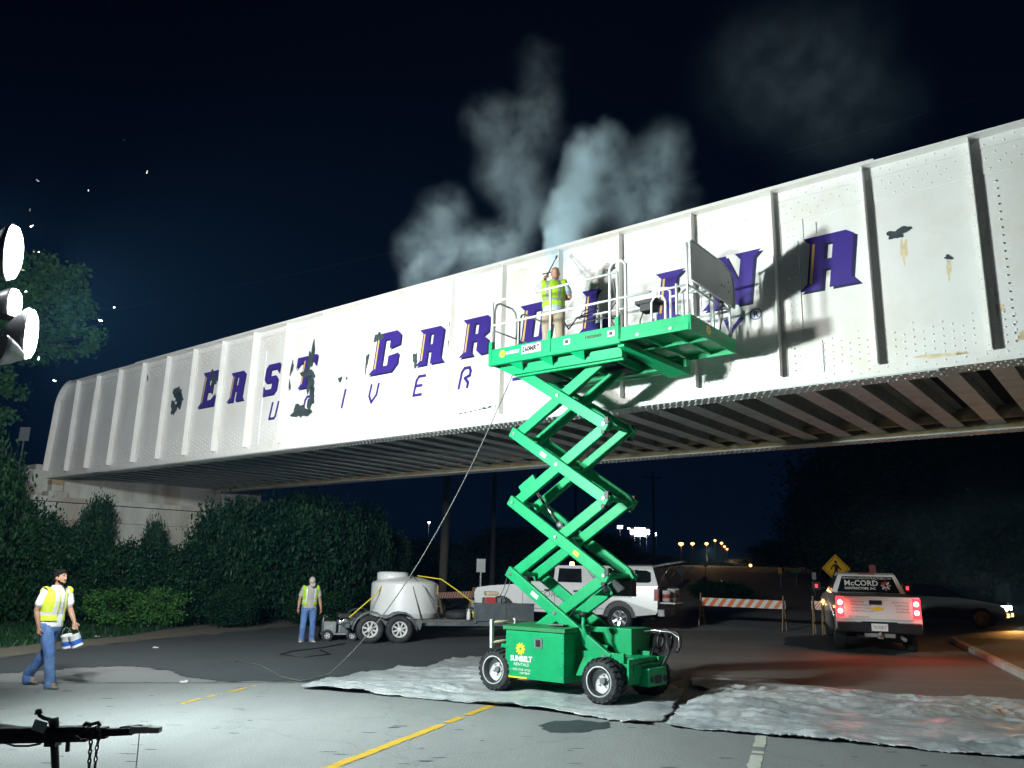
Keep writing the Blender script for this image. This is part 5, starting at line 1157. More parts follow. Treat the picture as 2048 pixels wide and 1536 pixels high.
text_mesh('WWW.McCORDCONTRACTORS.COM', .085, BK(.63, 1.80), 'decal_white', 'lettering', rw, width=1.24)
text_mesh('McCORD', .20, BK(.60, 1.63), 'decal_white', 'lettering', rw, width=.86, bold=.004)
text_mesh('CONTRACTORS, INC', .085, BK(.60, 1.53), 'decal_white', 'lettering', rw, width=.80, bold=.003)
for i in range(8):
    a = 2 * pi * i / 8; c = Vector((-.46, 1.64)); m = MB(); P = [(c.x + .035 * cos(a - .6), c.y + .035 * sin(a - .6)), (c.x + .11 * cos(a - .25), c.y + .11 * sin(a - .25)), (c.x + .14 * cos(a), c.y + .14 * sin(a)), (c.x + .11 * cos(a + .25), c.y + .11 * sin(a + .25)), (c.x + .035 * cos(a + .6), c.y + .035 * sin(a + .6))]
    m.add([bk(p[0], p[1], .012) for p in P], [(0, 1, 2, 3, 4)]); m.build('flower_mark', 'decal_red' if i in (1, 2) else ('decal_white' if i % 2 else 'panel_grey'), rw)
m = MB(); m.add([bk(-.86, 1.405, .05), bk(.86, 1.405, .05), bk(.86, 1.445, .03), bk(-.86, 1.445, .03)], [(0, 1, 2, 3)]); m.build('bulkhead', 'truck_black', CHV)
m = MB(); m.bb(-1.06, .70, -.93, .93, 1.425, 1.445); m.build('bed_cover', 'truck_black', CHV)
m = MB(); m.bb(-1.145, -1.10, -.80, .80, .87, 1.42); m.bb(-1.16, -1.145, -.78, .78, 1.34, 1.42); tgt = m.build('tailgate', 'truck_white', CHV, bevel=.015)
m = MB(); m.bb(-1.172, -1.161, -.10, .20, 1.235, 1.34); m.build('handle', 'truck_black', tgt, bevel=.006)
TG = lambda y0, z0: (lambda x, y: Vector((-1.1475, y0 - x, z0 + y)))
m = MB(); bow = [(-.15, -.02), (-.13, .03), (-.055, .03), (-.055, .05), (.055, .05), (.055, .03), (.15, .03), (.13, -.02), (.055, -.02), (.055, -.045), (-.055, -.045), (-.055, -.02)]
m.prism(bow, lambda x, z: Vector((-1.146, .02 - x, 1.13 + z)), lambda x, z: Vector((-1.16, .02 - x, 1.13 + z))); m.build('emblem', 'decal_yellow', tgt)
for i, (tx, y0, w) in enumerate((('Painting', .70, .38), ('Water Blasting', .70, .55), ('Concrete Cleaning', .70, .62), ('Graffiti Removal', .70, .60))): text_mesh('- ' + tx, .06, TG(y0, 1.28 - i * .075), 'decal_grey', 'lettering', tgt, width=w)
for i, (tx, y0, w) in enumerate((('Epoxy Floors', -.30, .42), ('Sandblasting', -.36, .36), ('Coatings', -.36, .36), ('Caulking', -.36, .36))): text_mesh('- ' + tx, .06, TG(y0, 1.28 - i * .075), 'decal_grey', 'lettering', tgt, width=w)
text_mesh('SILVERADO', .07, TG(.70, .90), 'decal_grey', 'lettering', tgt, width=.48)
m = MB(); m.bb(-1.26, -1.08, -.98, .98, .56, .80); m.bb(-1.262, -1.20, -.42, .42, .80, .825); bp_ = m.build('rear_bumper', 'truck_black', CHV, bevel=.025)
m = MB(); m.bb(-1.272, -1.262, -.19, .19, .60, .78); pl_ = m.build('number_plate', 'decal_white', CHV, bevel=.004)
text_mesh('TX 52817', .1, lambda x, y: Vector((-1.2735, .15 - x, .66 + y)), 'label_blue', 'lettering', pl_, width=.30)
m = MB(); m.bb(-1.32, -1.20, -.06, .06, .42, .52); m.cyl((-1.34, 0, .47), (-1.34, 0, .58), .03); m.bb(-1.24, -1.12, -.35, .35, .45, .54); m.build('tow_hitch', 'steel_dull', CHV)
m = MB(); m.cyl((-1.35, -.55, .42), (-.4, -.50, .45), .045); m.build('exhaust', 'steel_dull', CHV)
m = MB(); m.bb(-.9, .6, -.5, .5, .38, .62); m.bb(-.7, .0, -.62, -.25, .30, .5); m.cyl((0, -.8, .40), (0, .8, .40), .06); m.bb(.4, 4.2, -.5, .5, .36, .6); m.build('underframe', 'black_steel', CHV)
m = MB()
for cx in (0, 3.66): m.bb(cx - .5, cx + .5, -.96, .96, .46, .9)
m.build('wheel_well', 'decal_black', CHV)
for sg in (1, -1):
    y0, y1 = (.80, .985) if sg > 0 else (-.985, -.80)
    m = MB(); m.bb(-1.15, -1.02, y0, y1, .92, 1.40); tl = m.build('tail_light', 'red_glow', CHV, bevel=.012)
    for z in (1.06, 1.27): q = MB(); q.cyl((-1.150, (y0 + y1) / 2 - sg * .005, z), (-1.162, (y0 + y1) / 2 - sg * .005, z), .062, n=16); q.build('bulb', 'brake_glow', tl)
    m = MB(); m.bb(2.55, 2.72, sg * 1.12 if sg > 0 else -1.36, 1.36 if sg > 0 else -1.12, 1.40, 1.66); m.beam((2.65, sg * .95, 1.46), (2.65, sg * 1.15, 1.5), .04, .05); mi = m.build('mirror', 'truck_black', CHV, bevel=.02)
    q = MB(); q.bb(2.535, 2.548, sg * 1.21 if sg > 0 else -1.28, 1.28 if sg > 0 else -1.21, 1.48, 1.58); q.build('mirror_reflection', 'red_glow', mi)  # glowing patch standing in for red reflected in the mirror
m = MB(); m.bb(.985, 1.02, -.21, .21, 1.925, 1.957); m.build('roof_brake_light', 'red_lens', CHV); m = MB(); m.bb(2.5, 2.52, 1.02, 1.03, .98, 1.02); m.bb(-.72, -.60, 1.012, 1.016, 1.1, 1.16); m.build('side_marker', 'amber_glow', CHV)
put_wheels(CHV, ((0, .84), (3.66, .84), (0, -.84), (3.66, -.84)), .395, .28, 5)
bpy.context.view_layer.update()
for sg in (1, -1):
    light('brake_light', 'SPOT', CHV.matrix_world @ Vector((-1.22, sg * .90, 1.15)), 22, (1, .10, .06), CHV.matrix_world @ Vector((-4.5, sg * 1.6, -.2)), .06, radians(150), .8)
light('brake_light', 'POINT', CHV.matrix_world @ Vector((-1.35, -1.12, 1.15)), 12, (1, .06, .05), None, .05); light('brake_light', 'POINT', CHV.matrix_world @ Vector((-1.25, .86, 1.15)), 7, (1, .06, .05), None, .05)

# ------------------------------------------------ dark car at the right with its lamps lit
cp = gp(1966, 1257); DA = radians(-36)
DC = thing('parked_car', 'dark car with white headlight and amber fog lamp glowing by the pavement', 'car', cp, DA)
DC.location = cp - Matrix.Rotation(DA, 3, 'Z') @ Vector((2.7, -.78, 0)); DC.location.z = cp.z
prof = [(-.95, .62), (-.9, .38)] + [(-.38 * cos(t), .34 + .38 * sin(t)) for t in np.linspace(.1, pi - .1, 9)] + [(.5, .28), (2.2, .28)] + [(2.7 - .38 * cos(t), .34 + .38 * sin(t)) for t in np.linspace(.1, pi - .1, 9)] + [(3.3, .3), (3.5, .45), (3.46, .72), (3.2, .86), (2.3, .99), (1.9, 1.02), (-.7, 1.06), (-.95, .98)]
m = MB(); side_solid(m, prof, .9, lambda z: max(0, z - .7) * .18); m.build('body', 'car_dark', DC, bevel=.05)
m = MB(); tg3 = lambda z: .07 + max(0, z - 1.0) * .5; side_solid(m, [(2.1, 1.0), (1.3, 1.42), (.9, 1.48), (-.1, 1.46), (-.75, 1.05)], .9, tg3); m.build('cab', 'car_dark', DC, bevel=.05)
m = MB()
for sg in (1, -1): pane(m, [(1.8, 1.07), (1.2, 1.38), (.65, 1.40), (.65, 1.07)], .9, tg3, .004, sg); pane(m, [(.55, 1.07), (.55, 1.40), (-.05, 1.38), (-.5, 1.07)], .9, tg3, .004, sg)
m.build('window', 'window_dark', DC)
for sg in (1, -1):
    m = MB(); y0, y1 = (.5, .86) if sg > 0 else (-.86, -.5)
    m.bb(3.24, 3.50, y0, y1, .62, .78); m.build('headlight', 'head_glow', DC, bevel=.02); m = MB(); m.bb(3.46, 3.53, y0 + .1, y1 - .06, .40, .52); m.build('fog_lamp', 'amber_glow', DC)
put_wheels(DC, ((0, .78), (2.7, .78), (0, -.78), (2.7, -.78)), .33, .22, 10, rim='bridge_rust', rr=.72)
bpy.context.view_layer.update()
light('fog_lamp_beam', 'SPOT', DC.matrix_world @ Vector((3.60, -.7, .55)), 260, (1, .45, .10), DC.matrix_world @ Vector((7.5, -9.5, -3.2)), .08, radians(100), .9)
light('headlight_beam', 'SPOT', DC.matrix_world @ Vector((3.60, -.6, .72)), 160, (.8, .95, 1), DC.matrix_world @ Vector((12, -1, .2)), .05, radians(70), .9)

# ------------------------------------------------ equipment trailer with tank
tp = gp(737, 1287); QA = radians(18)
TL_ = thing('equipment_trailer', 'grey tandem axle flatbed trailer parked behind the green lift', 'trailer', (0, 0, 0), QA)
TL_.location = tp - Matrix.Rotation(QA, 3, 'Z') @ Vector((0, -1.02, 0))
TQ = Matrix.Translation(TL_.location) @ Matrix.Rotation(QA, 4, 'Z')
TX1 = 4.68
m = MB(); m.bb(-.5, TX1, -.93, -.85, .46, .58); m.bb(-.5, TX1, .85, .93, .46, .58); m.bb(-.5, -.42, -.85, .85, .46, .58); m.bb(TX1 - .08, TX1, -.85, .85, .46, .58); m.bb(.2, TX1 + .6, -.04, .04, .38, .46); m.build('frame', 'trailer_grey', TL_, bevel=.006)
pk = None
for i in range(10):
    y = -.846 + .0847 + i * .1692
    if pk is None: b = MB(); b.box((0, 0, 0), (TX1 + .34, .160, .04)); pk = b.build('plank', 'wood_deck', TL_, loc=((TX1 - .5) / 2, y, .602))
    else: share(pk, 'plank', TL_, ((TX1 - .5) / 2, y, .602 + random.uniform(-.003, .003)))
for sg in (1, -1):
    m = MB(); pts = []
    for cx in (-.0, .80): pts += [(cx - .47 * cos(t), .37 + .47 * sin(t)) for t in (np.linspace(.0, pi * .72, 8) if cx == 0 else np.linspace(pi * .28, pi, 8))]
    for a, b in zip(pts, pts[1:]): m.add([(a[0], sg * .93, a[1]), (b[0], sg * .93, b[1]), (b[0], sg * 1.20, b[1]), (a[0], sg * 1.20, a[1])], [(0, 1, 2, 3)])
    sk = [(a[0], a[1]) for a in pts]
    for a, b in zip(pts, pts[1:]): m.add([(a[0], sg * 1.20, a[1]), (b[0], sg * 1.20, b[1]), (b[0], sg * 1.205, b[1] - .05), (a[0], sg * 1.205, a[1] - .05)], [(0, 1, 2, 3)])
    m.add([(1.33, sg * 1.18, .37), (1.36, sg * 1.18, .37), (1.42, sg * 1.18, .62), (1.2, sg * 1.18, .62)], [(0, 1, 2, 3)])
    f = m.build('fender', 'trailer_grey', TL_); q = f.modifiers.new('t', 'SOLIDIFY'); q.thickness = .008
put_wheels(TL_, ((0, -1.05), (.80, -1.05), (0, 1.05), (.80, 1.05)), .37, .22, 8, rim='rim_white', rr=.58)
m = MB(); m.bb(-.62, -.52, -.9, .9, .40, .5); m.build('rear_bar', 'trailer_grey', TL_)
m = MB(); m.bb(2.95, TX1, -.98, -.94, .60, 1.06); m.bb(TX1, TX1 + .04, -.98, .9, .60, 1.06)
for x in (2.92, 3.8, TX1 - .04): m.bb(x, x + .07, -1.0, -.99 + .05, .55, 1.1)
m.bb(2.9, TX1 + .04, -1.0, -.92, 1.065, 1.10); m.build('side_board', 'trailer_grey', TL_, bevel=.004)
def on_tr(x, y, z): return TQ @ Vector((x, y, z))
# tank
m = MB(); r = .92; m.lathe([(0, 0), (r - .03, 0), (r, .04), (r, .12), (r + .012, .14), (r + .012, .17), (r, .19), (r, .92), (r - .02, .97), (r - .14, 1.03), (r - .42, 1.11), (.28, 1.15), (0, 1.16)], 44, axis='z'); tk = m.build('water_tank', 'poly_tank'); tk.location = on_tr(1.12, .05, .623); tk.scale = (1.04, 1.04, 1.0); tag(tk, 'round white plastic water tank strapped down over the trailer wheels', 'tank')
m = MB(); m.lathe([(.42, 1.02), (.43, 1.10), (.43, 1.24), (.39, 1.25), (.37, 1.27), (0, 1.275)], 32, (0, 0, 0), 'z'); m.build('tank_lid', 'poly_tank', tk, loc=tk.matrix_basis.to_3x3() @ Vector((-.34, -.02, 0)))
# straps and ropes over the tank
top = Vector((1.42, .05, .623))
def strapping(name, mat, label, pts, r, cat='strap', gr='tie-downs over the tank'):
    m = MB(); m.tube([on_tr(*p) for p in pts], r, 6); tag(m.build(name, mat), label, cat, gr)
strapping('tie_down_strap', 'strap_yellow', 'yellow strap running down from tank rear to the trailer fender', [(.42, -.45, 1.62), (.22, -.60, 1.3), (-.55, -.93, .66)], .018)
strapping('tie_down_strap', 'strap_yellow', 'yellow strap slanting from tank top forward to the trailer deck beside the spare tyre', [(1.42, -.2, 1.80), (2.05, -.5, 1.72), (2.45, -.66, 1.45), (3.55, -.90, .66)], .018)
strapping('tie_down_rope', 'rope_grey', 'grey rope falling straight down the front of the white tank', [(1.2, -.35, 1.83), (1.12, -.62, 1.68), (1.16, -.90, 1.5), (1.42, -.95, .64)], .014, 'rope')
strapping('tie_down_rope', 'rope_grey', 'grey rope slanting to the right across the white tank', [(1.2, -.35, 1.83), (1.3, -.74, 1.66), (1.5, -.90, 1.48), (1.95, -.93, .64)], .012, 'rope')
# spare tyre, blower/engine, jugs, bottle and bins on the deck
m = MB(); m.lathe([(.22, -.10), (.30, -.11), (.36, -.06), (.37, 0), (.36, .06), (.30, .11), (.22, .10)], 30, axis='z', close=True); st = m.build('spare_tyre', 'rubber'); st.location = on_tr(2.62, -.35, .735); tag(st, 'spare tyre lying flat on the trailer deck beside the tank', 'tyre')
m = MB(); m.bb(-.3, .3, -.25, .25, 0, .05); m.bb(-.25, .22, -.2, .2, .05, .28); m.cyl((.22, 0, .2), (.36, 0, .2), .13, n=16); eng = m.build('engine_unit', 'steel_dull', bevel=.01); eng.location = on_tr(3.65, -.30, .95); tag(eng, 'small engine unit with cream fuel tank above the trailer side board', 'engine')
m = MB(); m.bb(-.22, .16, -.18, .16, .34, .46); m.build('fuel_tank', 'cream_plastic', eng, bevel=.04); m = MB(); m.bb(-.28, .05, -.262, -.21, .06, .30); m.build('shroud', 'label_red', eng, bevel=.02); m = MB(); m.tube([(.3, -.2, .3), (.42, -.2, .55), (.5, -.2, .85)], .014, 6); m.tube([(.3, .2, .3), (.42, .2, .55), (.5, .2, .85)], .014, 6); m.tube([(.5, -.2, .85), (.5, .2, .85)], .014, 6); m.build('handle_bar', 'steel_dull', eng)
m = MB(); m.bb(-.4, .4, -.28, .28, 0, .32); cr_ = m.build('storage_crate', 'trailer_grey', bevel=.02); cr_.location = on_tr(3.65, -.30, .625); cr_.rotation_euler = (0, 0, QA); tag(cr_, 'dark grey crate under the small engine on the trailer deck', 'crate'); eng.rotation_euler = (0, 0, QA)
m = MB(); m.lathe([(0, 0), (.05, 0), (.055, .02), (.055, .20), (.025, .25), (.022, .28), (.028, .30), (0, .30)], 14, axis='z'); bo = m.build('plastic_bottle', 'plastic_white'); bo.location = on_tr(2.80, -.86, .625); tag(bo, 'small white bottle standing at the trailer deck edge', 'bottle')
m = MB(); m.lathe([(0, 0), (.16, 0), (.17, .3), (.15, .3), (0, .28)], 16, axis='z'); bi = m.build('bucket', 'trailer_grey'); bi.location = on_tr(2.98, -.55, .625); tag(bi, 'dark bucket between the spare tyre and the trailer side board', 'bucket'); m = MB(); m.bb(-.05, .07, -.168, -.160, .06, .22); m.build('label', 'strap_yellow', bi)
m = MB(); m.bb(-.22, .22, -.18, .18, 0, .05); m.build('drain_board', 'trailer_grey').location = (0, 0, 0) if False else (0, 0, -50)
bpy.data.objects.remove([o for o in bpy.data.objects if o.name.startswith('drain_board')][0])
# pressure washer on small wheels
wp2 = gp(672, 1281); PWA = radians(20)
PW = thing('pressure_washer', 'grey wheeled pressure washer with engine standing before the trailer wheels', 'pressure washer', wp2, PWA)
m = MB(); m.tube([(-.42, -.24, .16), (-.42, -.24, .62), (-.30, -.24, .66)], .016, 7); m.tube([(-.42, .24, .16), (-.42, .24, .62), (-.30, .24, .66)], .016, 7); m.tube([(.40, -.24, .2), (.56, -.24, .28), (.60, -.24, .42), (.50, -.24, .46), (.36, -.24, .2)], .016, 7); m.tube([(.40, .24, .2), (.56, .24, .28), (.60, .24, .42), (.50, .24, .46), (.36, .24, .2)], .016, 7); m.bb(-.45, .5, -.25, .25, .17, .21); m.build('frame', 'steel_dull', PW)
m = MB(); m.bb(-.42, -.05, -.22, .22, .21, .52); m.bb(-.38, -.12, -.235, -.22, .26, .46); m.build('pump_housing', 'steel_dull', PW, bevel=.02)
m = MB(); m.bb(.02, .40, -.2, .2, .21, .42); m.cyl((.2, -.2, .5), (.2, .2, .5), .10, n=14); m.lathe([(.09, .42), (.12, .44), (.12, .56), (.0, .58)], 12, (.08, -.05, 0), 'z'); m.build('engine', 'steel', PW, bevel=.015)
m = MB(); m.bb(-.02, .46, -.24, .22, .60, .74); m.build('fuel_tank', 'black_plastic', PW, bevel=.04); m = MB()
for k in range(5): m.tube([(-.30 + .0 * k, .26 + .02 * k, .36 + .17 * 1)] + [(-.30 + .15 * cos(a), .27 + .03 * k, .42 + .15 * sin(a)) for a in np.linspace(0, 2 * pi, 14)], .013, 6)
m.build('hose_coil', 'black_plastic', PW)
t, d = road_wheel(.155, .08, 5, rr=.5); w_ = t.build('wheel', 'rubber', PW); d.build('rim', 'rim_white', w_)
w_.location = (-.30, -.30, .155); w_.rotation_euler = (0, 0, pi)
for (x, y) in ((.38, -.30), (-.30, .30), (.38, .30)):
    q = dup(w_, (x, y, .155), 0 if y > 0 else pi); q.parent = PW
m = MB(); pts = [gp(690, 1287, .02), gp(640, 1296, .02), gp(585, 1302, .02), gp(560, 1309, .02), gp(610, 1314, .02), gp(660, 1308, .02), gp(640, 1300, .02)]
m.tube(pts, .014, 6); tag(m.build('supply_hose', 'black_plastic'), 'black hose looping on the road at the feet of the man in the cap', 'hose')

# ================================================================== BARRICADES
def barricade(p, q, label, h=.95, both=True, lean=.16):
    d = (q - p); L = d.length; rz = atan2(d.y, d.x); b = thing('barricade', label, 'barricade', p, rz, 'striped road barricades')
    b.rotation_euler = (0, -math.asin(d.z / L), rz)
    m = MB(); m.bb(-.05, L + .05, -.012, .012, h - .30, h - .03); bd = m.build('board', 'sheet_white', b, bevel=.004)
    n = max(3, int(round(L / .31))); w = L / n; m = MB()
    for i in range(n):
        x = i * w; s = .20
        m.add([(max(-.05, x - .05), -.0135, h - .298), (x + w * .5 - .05, -.0135, h - .298), (min(L + .05, x + w * .5 - .05 + s), -.0135, h - .032), (min(L + .05, x - .05 + s), -.0135, h - .032)], [(0, 1, 2, 3)]); m.add([(max(-.05, x - .05), .0135, h - .298), (x + w * .5 - .05, .0135, h - .298), (min(L + .05, x + w * .5 - .05 + s), .0135, h - .032), (min(L + .05, x - .05 + s), .0135, h - .032)], [(3, 2, 1, 0)])
    m.build('stripes', 'orange_sheet', bd, fix=False)
    for x in (0, L):
        for sg in (-1, 1): m = MB(); m.beam((x, sg * .30, 0), (x, sg * .03, h + .12), .09, .04, up=(1, 0, 0)); m.build('leg', 'wood_post', b, bevel=.004)
        m = MB(); m.beam((x, -.2, .35), (x, .2, .35), .03, .07); m.build('brace', 'wood_post', b)
    return b
barricade(gp(1404, 1252), gp(1570, 1262), 'orange and white barricade standing alone across the road in the middle', .98)
barricade(gp(872, 1228), gp(948, 1230), 'short orange and white barricade partly behind the white water tank', 1.0)
p_ = gp(1648, 1270); barricade(p_ + Vector((-.24, .12, 0)), p_ , 'barricade end with amber lamp squeezed against the lettered white pickup', 1.05)
m = MB(); m.lathe([(.0, -.04), (.09, -.03), (.09, .03), (0, .04)], 14, axis='y'); o = m.build('warning_lamp', 'amber_glow'); o.location = p_ + Vector((.03, -.08, 1.0)); tag(o, 'small amber warning lamp on the barricade beside the lettered pickup', 'lamp')

# ================================================================== SIGNS AND POSTS
def sign(px, py, Y, kind, w, h, label, zbase=None, face=None, mat='sign_back', group='road signs'):
    c = at(px, py, Y); g = Vector((c.x, c.y, ground_z(c.x, c.y))); s = thing('road_sign', label, 'sign', g, 0, group); H = c.z - g.z
    m = MB(); m.bb(-.03, .03, .004, .045, 0, H + h * .45); m.build('post', 'steel_dull', s)
    P = [(-w / 2, H - h / 2), (w / 2, H - h / 2), (w / 2, H + h / 2), (-w / 2, H + h / 2)] if kind == 'rect' else [(0, H - h / 2), (w / 2, H), (0, H + h / 2), (-w / 2, H)]
    m = MB(); m.prism(P, lambda x, z: Vector((x, -.004, z)), lambda x, z: Vector((x, 0, z))); pl = m.build('panel', mat, s, bevel=.002); return s, pl, H
s, pl, H = sign(1672, 1137, 33, 'diamond', 1.12, 1.12, 'yellow diamond pedestrian crossing sign above the lettered white pickup', mat='sign_yellow')
ou = [(0, -.50), (.50, 0), (0, .50), (-.50, 0)]; inn = [(0, -.47), (.47, 0), (0, .47), (-.47, 0)]
m = MB(); m.poly(ou, [inn], lambda x, z: Vector((x, -.006, H + z))); m.build('border', 'decal_black', pl)
m = MB(); F = lambda x, z: Vector((x * 1.15, -.0065, H + z * 1.15 - .01))
for body in ([(.05 * cos(a) - .0, .225 + .05 * sin(a)) for a in np.linspace(0, 2 * pi, 15)[:-1]], [(-.07, .15), (.05, .16), (.08, .03), (.05, -.06), (-.05, -.06), (-.05, .05)], [(-.05, -.05), (.01, -.05), (-.06, -.18), (-.13, -.30), (-.19, -.29), (-.10, -.17)], [(-.01, -.05), (.05, -.06), (.10, -.17), (.15, -.29), (.09, -.31), (.05, -.18)], [(.04, .15), (.08, .12), (.14, .03), (.19, -.02), (.16, -.05), (.08, .02)], [(-.07, .15), (-.03, .10), (-.12, .05), (-.15, -.04), (-.19, -.02), (-.16, .07)]): m.poly(body, (), F)
m.build('walking_figure', 'decal_black', pl)
m = MB(); m.bb(-.20, .28, -.006, 0, H - .86, H - .56); pq = m.build('arrow_plaque', 'sign_yellow', s); m = MB(); m.add([Vector((.04 + x, -.0075, H - .71 + z)) for x, z in ((-.13, -.10), (-.02, -.09), (-.05, -.055), (.12, .06), (.08, .10), (-.09, -.02), (-.12, .02))], [(0, 1, 2, 3, 4, 5, 6)]); m.build('arrow', 'decal_black', pq)
sign(1745, 1139, 34, 'rect', .27, .37, 'small reddish sign back rising behind the lettered pickup roof', mat='sign_red')
sign(962, 1131, 36, 'rect', .38, .56, 'grey sign back on a post by the white work truck', mat='sign_back')
s, pl, H = sign(49, 868, 33, 'rect', .42, .56, 'grey sign back beside the left end of the bridge', mat='sign_back')
sign(1363, 1141, 70, 'diamond', .9, .9, 'dark diamond sign back just right of the open truck hatch', mat='sign_back'); sign(1411, 1128, 110, 'diamond', 1.0, 1.0, 'pale diamond sign far up the hill road', mat='sheet_white')
sign(1384, 1140, 90, 'rect', .5, .6, 'tiny white sign between two diamond signs up the road', mat='sheet_white'); sign(1560, 1141, 60, 'rect', .28, .42, 'tiny pale sign in the dark before the far trees', mat='sign_yellow'); sign(1628, 1152, 50, 'rect', .25, .40, 'small pale sign on thin post near the yellow diamond sign', mat='sheet_white')
m = 0
def sname():
    c = at(1592, 1143, 62); g = G(c.x, c.y); s = thing('street_name_sign', 'narrow green street name blade in the dark distance', 'sign', g, 0, 'road signs'); mm = MB(); mm.cyl((0, 0, 0), (0, 0, c.z - g.z + .1), .03); mm.build('post', 'steel_dull', s); mm = MB(); mm.bb(-.33, .33, -.05, -.04, c.z - g.z - .08, c.z - g.z + .08); mm.build('blade', 'green_paint', s)
sname()
def delin():
    g = gp(1444, 1199); mm = MB(); mm.lathe([(.0, 0), (.10, 0), (.05, .05), (.045, .9), (.05, 1.02), (0, 1.04)], 12, axis='z'); o = mm.build('delineator_post', 'plastic_white'); o.location = g; tag(o, 'white delineator post beside the dark median bush', 'post')
delin()
# utility poles
def pole(px, Y, r, h, label):
    c = at(px, 1160, Y); g = G(c.x, c.y); o = thing('utility_pole', label, 'pole', g, .3, 'utility poles'); m = MB(); m.cyl((0, 0, -.3), (0, 0, h), r, r * .72, 12); m.build('shaft', 'pole_wood', o); m = MB(); m.beam((-1.2, 0, h - .6), (1.2, 0, h - .6), .1, .12); m.build('crossarm', 'pole_wood', o); m = MB()
    for x in (-1.1, -.6, .6, 1.1): m.cyl((x, 0, h - .54), (x, 0, h - .38), .04, n=8)
    m.build('insulator', 'steel_dull', o)
pole(886, 42, .23, 12.5, 'thick utility pole rising behind the water tank'); pole(984, 56, .18, 12.5, 'thinner pole further back, right of the thick one'); pole(1150, 80, .14, 12, 'distant pole seen through the lift arms'); pole(1309, 100, .16, 12, 'distant pole beside the stadium floodlights')
# street lamps climbing the hill
SLM = None
for i, (px, py, Y) in enumerate(((1362, 1087, 230), (1385, 1087, 255), (1413, 1087, 225), (1430, 1081, 250), (1443, 1086, 265), (1449, 1093, 290), (1454, 1098, 320))):
    c = at(px, py, Y); g = G(c.x, c.y); H = c.z - g.z
    o = thing('street_lamp', ('leftmost amber street lamp of the hill row', 'amber street lamp second from the left on the hill', 'biggest amber street lamp in the middle of the row', 'small high amber lamp on the tallest pole', 'amber street lamp right of the tallest pole', 'amber lamp second lowest at the row end', 'lowest amber street lamp at the right end')[i], 'street lamp', g, 0, 'amber street lamps on the far hill')
    m = MB(); m.cyl((0, 0, 0), (0, 0, H), .12, .08, 8); m.tube([(0, 0, H), (.3, 0, H + .25), (.9, 0, H + .3)], .05, 6); m.build('post', 'steel_dull', o)
    m = MB(); ball_r = (.75, .62, .45, .4, .5, .45, .45)[(2, 1, 0, 4, 3, 5, 6)[i] if False else i] * (1.15 if i == 2 else 1); m.lathe([(0, H - ball_r), (ball_r * .8, H - ball_r * .5), (ball_r, H), (ball_r * .6, H + .25), (0, H + .3)], 12, axis='z'); m.build('lamp_head', 'sodium_glow', o)
    if i in (2,): light('street_lamp_light', 'SPOT', c + Vector((0, -1.0, -1.2)), 45000, (1, .6, .25), c + Vector((0, -40, -30)), .5, radians(110), .8)
c = at(1501, 1131, 120); g = G(c.x, c.y); o = thing('street_lamp', 'lone orange lamp low between the road and dark trees', 'street lamp', g); m = MB(); m.cyl((0, 0, 0), (0, 0, c.z - g.z), .06, n=8); m.build('post', 'steel_dull', o); m = MB(); H = c.z - g.z; m.lathe([(0, H - .22), (.2, H - .1), (.22, H + .1), (0, H + .22)], 12, axis='z'); m.build('lamp_head', 'sodium_glow', o)
g = G(15.9, 16.0); H = 6.2; o = thing('street_lamp', 'assumed amber street lamp, added out of view on the right pavement, lighting the wet road orange', 'street lamp', g); m = MB(); m.cyl((0, 0, 0), (0, 0, H), .10, .07, 10); m.tube([(0, 0, H), (-.5, 0, H + .4), (-1.6, 0, H + .5)], .045, 7); m.build('post', 'steel_dull', o); m = MB(); m.lathe([(0, H + .30), (.16, H + .34), (.2, H + .44), (0, H + .52)], 14, (-1.75, 0, 0), 'z'); m.build('lamp_head', 'sodium_glow', o)  # assumed lamp, out of view, added for the orange glow on the road
light('street_lamp_light', 'SPOT', g + Vector((-1.75, 0, H + .22)), 620, (1, .46, .12), g + Vector((-3.2, .3, 0)), .12, radians(140), .9)  # amber light of the assumed, unseen lamp on the right
# stadium floodlights
for i, (px, py, Y, cols, rows, sz, lb) in enumerate(((1280, 1064, 380, 9, 4, .95, 'blazing white floodlight bank over the far trees'), (1240, 1054, 420, 3, 2, .5, 'small floodlight bank left of the blazing one'), (1262, 1057, 430, 4, 1, .45, 'narrow row of floodlights touching the blazing bank'), (1312, 1069, 430, 1, 2, .5, 'tiny floodlight right of the blazing bank'))):
    c = at(px, py, Y); g = G(c.x, c.y); H = c.z - g.z; o = thing('floodlight_mast', lb, 'floodlight', g, 0, 'stadium floodlights in the distance'); m = MB(); m.cyl((0, 0, 0), (0, 0, H), .35, .2, 8); 
    if i == 0: m.cyl((-2.6, 0, 0), (-2.6, 0, H), .3, .2, 8); m.cyl((2.9, 0, 0), (2.9, 0, H - 1), .3, .2, 8)
    m.bb(-cols * .5, cols * .5, .2, .4, H - rows * .5, H + rows * .5); m.build('mast', 'steel_dull', o)
    for r in range(rows):
        for k in range(cols):
            if i == 0 and ((k - 4) / 4.6) ** 2 + ((r - 1.5) / 1.9) ** 2 > 1: continue
            m = MB(); x, z = (k - (cols - 1) / 2) * .98, H + (r - (rows - 1) / 2) * 1.0; m.lathe([(0, 0), (sz * .55, 0), (sz * .5, .2), (0, .3)], 8, (x, 0, z), 'y'); m.build('floodlight', 'white_glow', o)
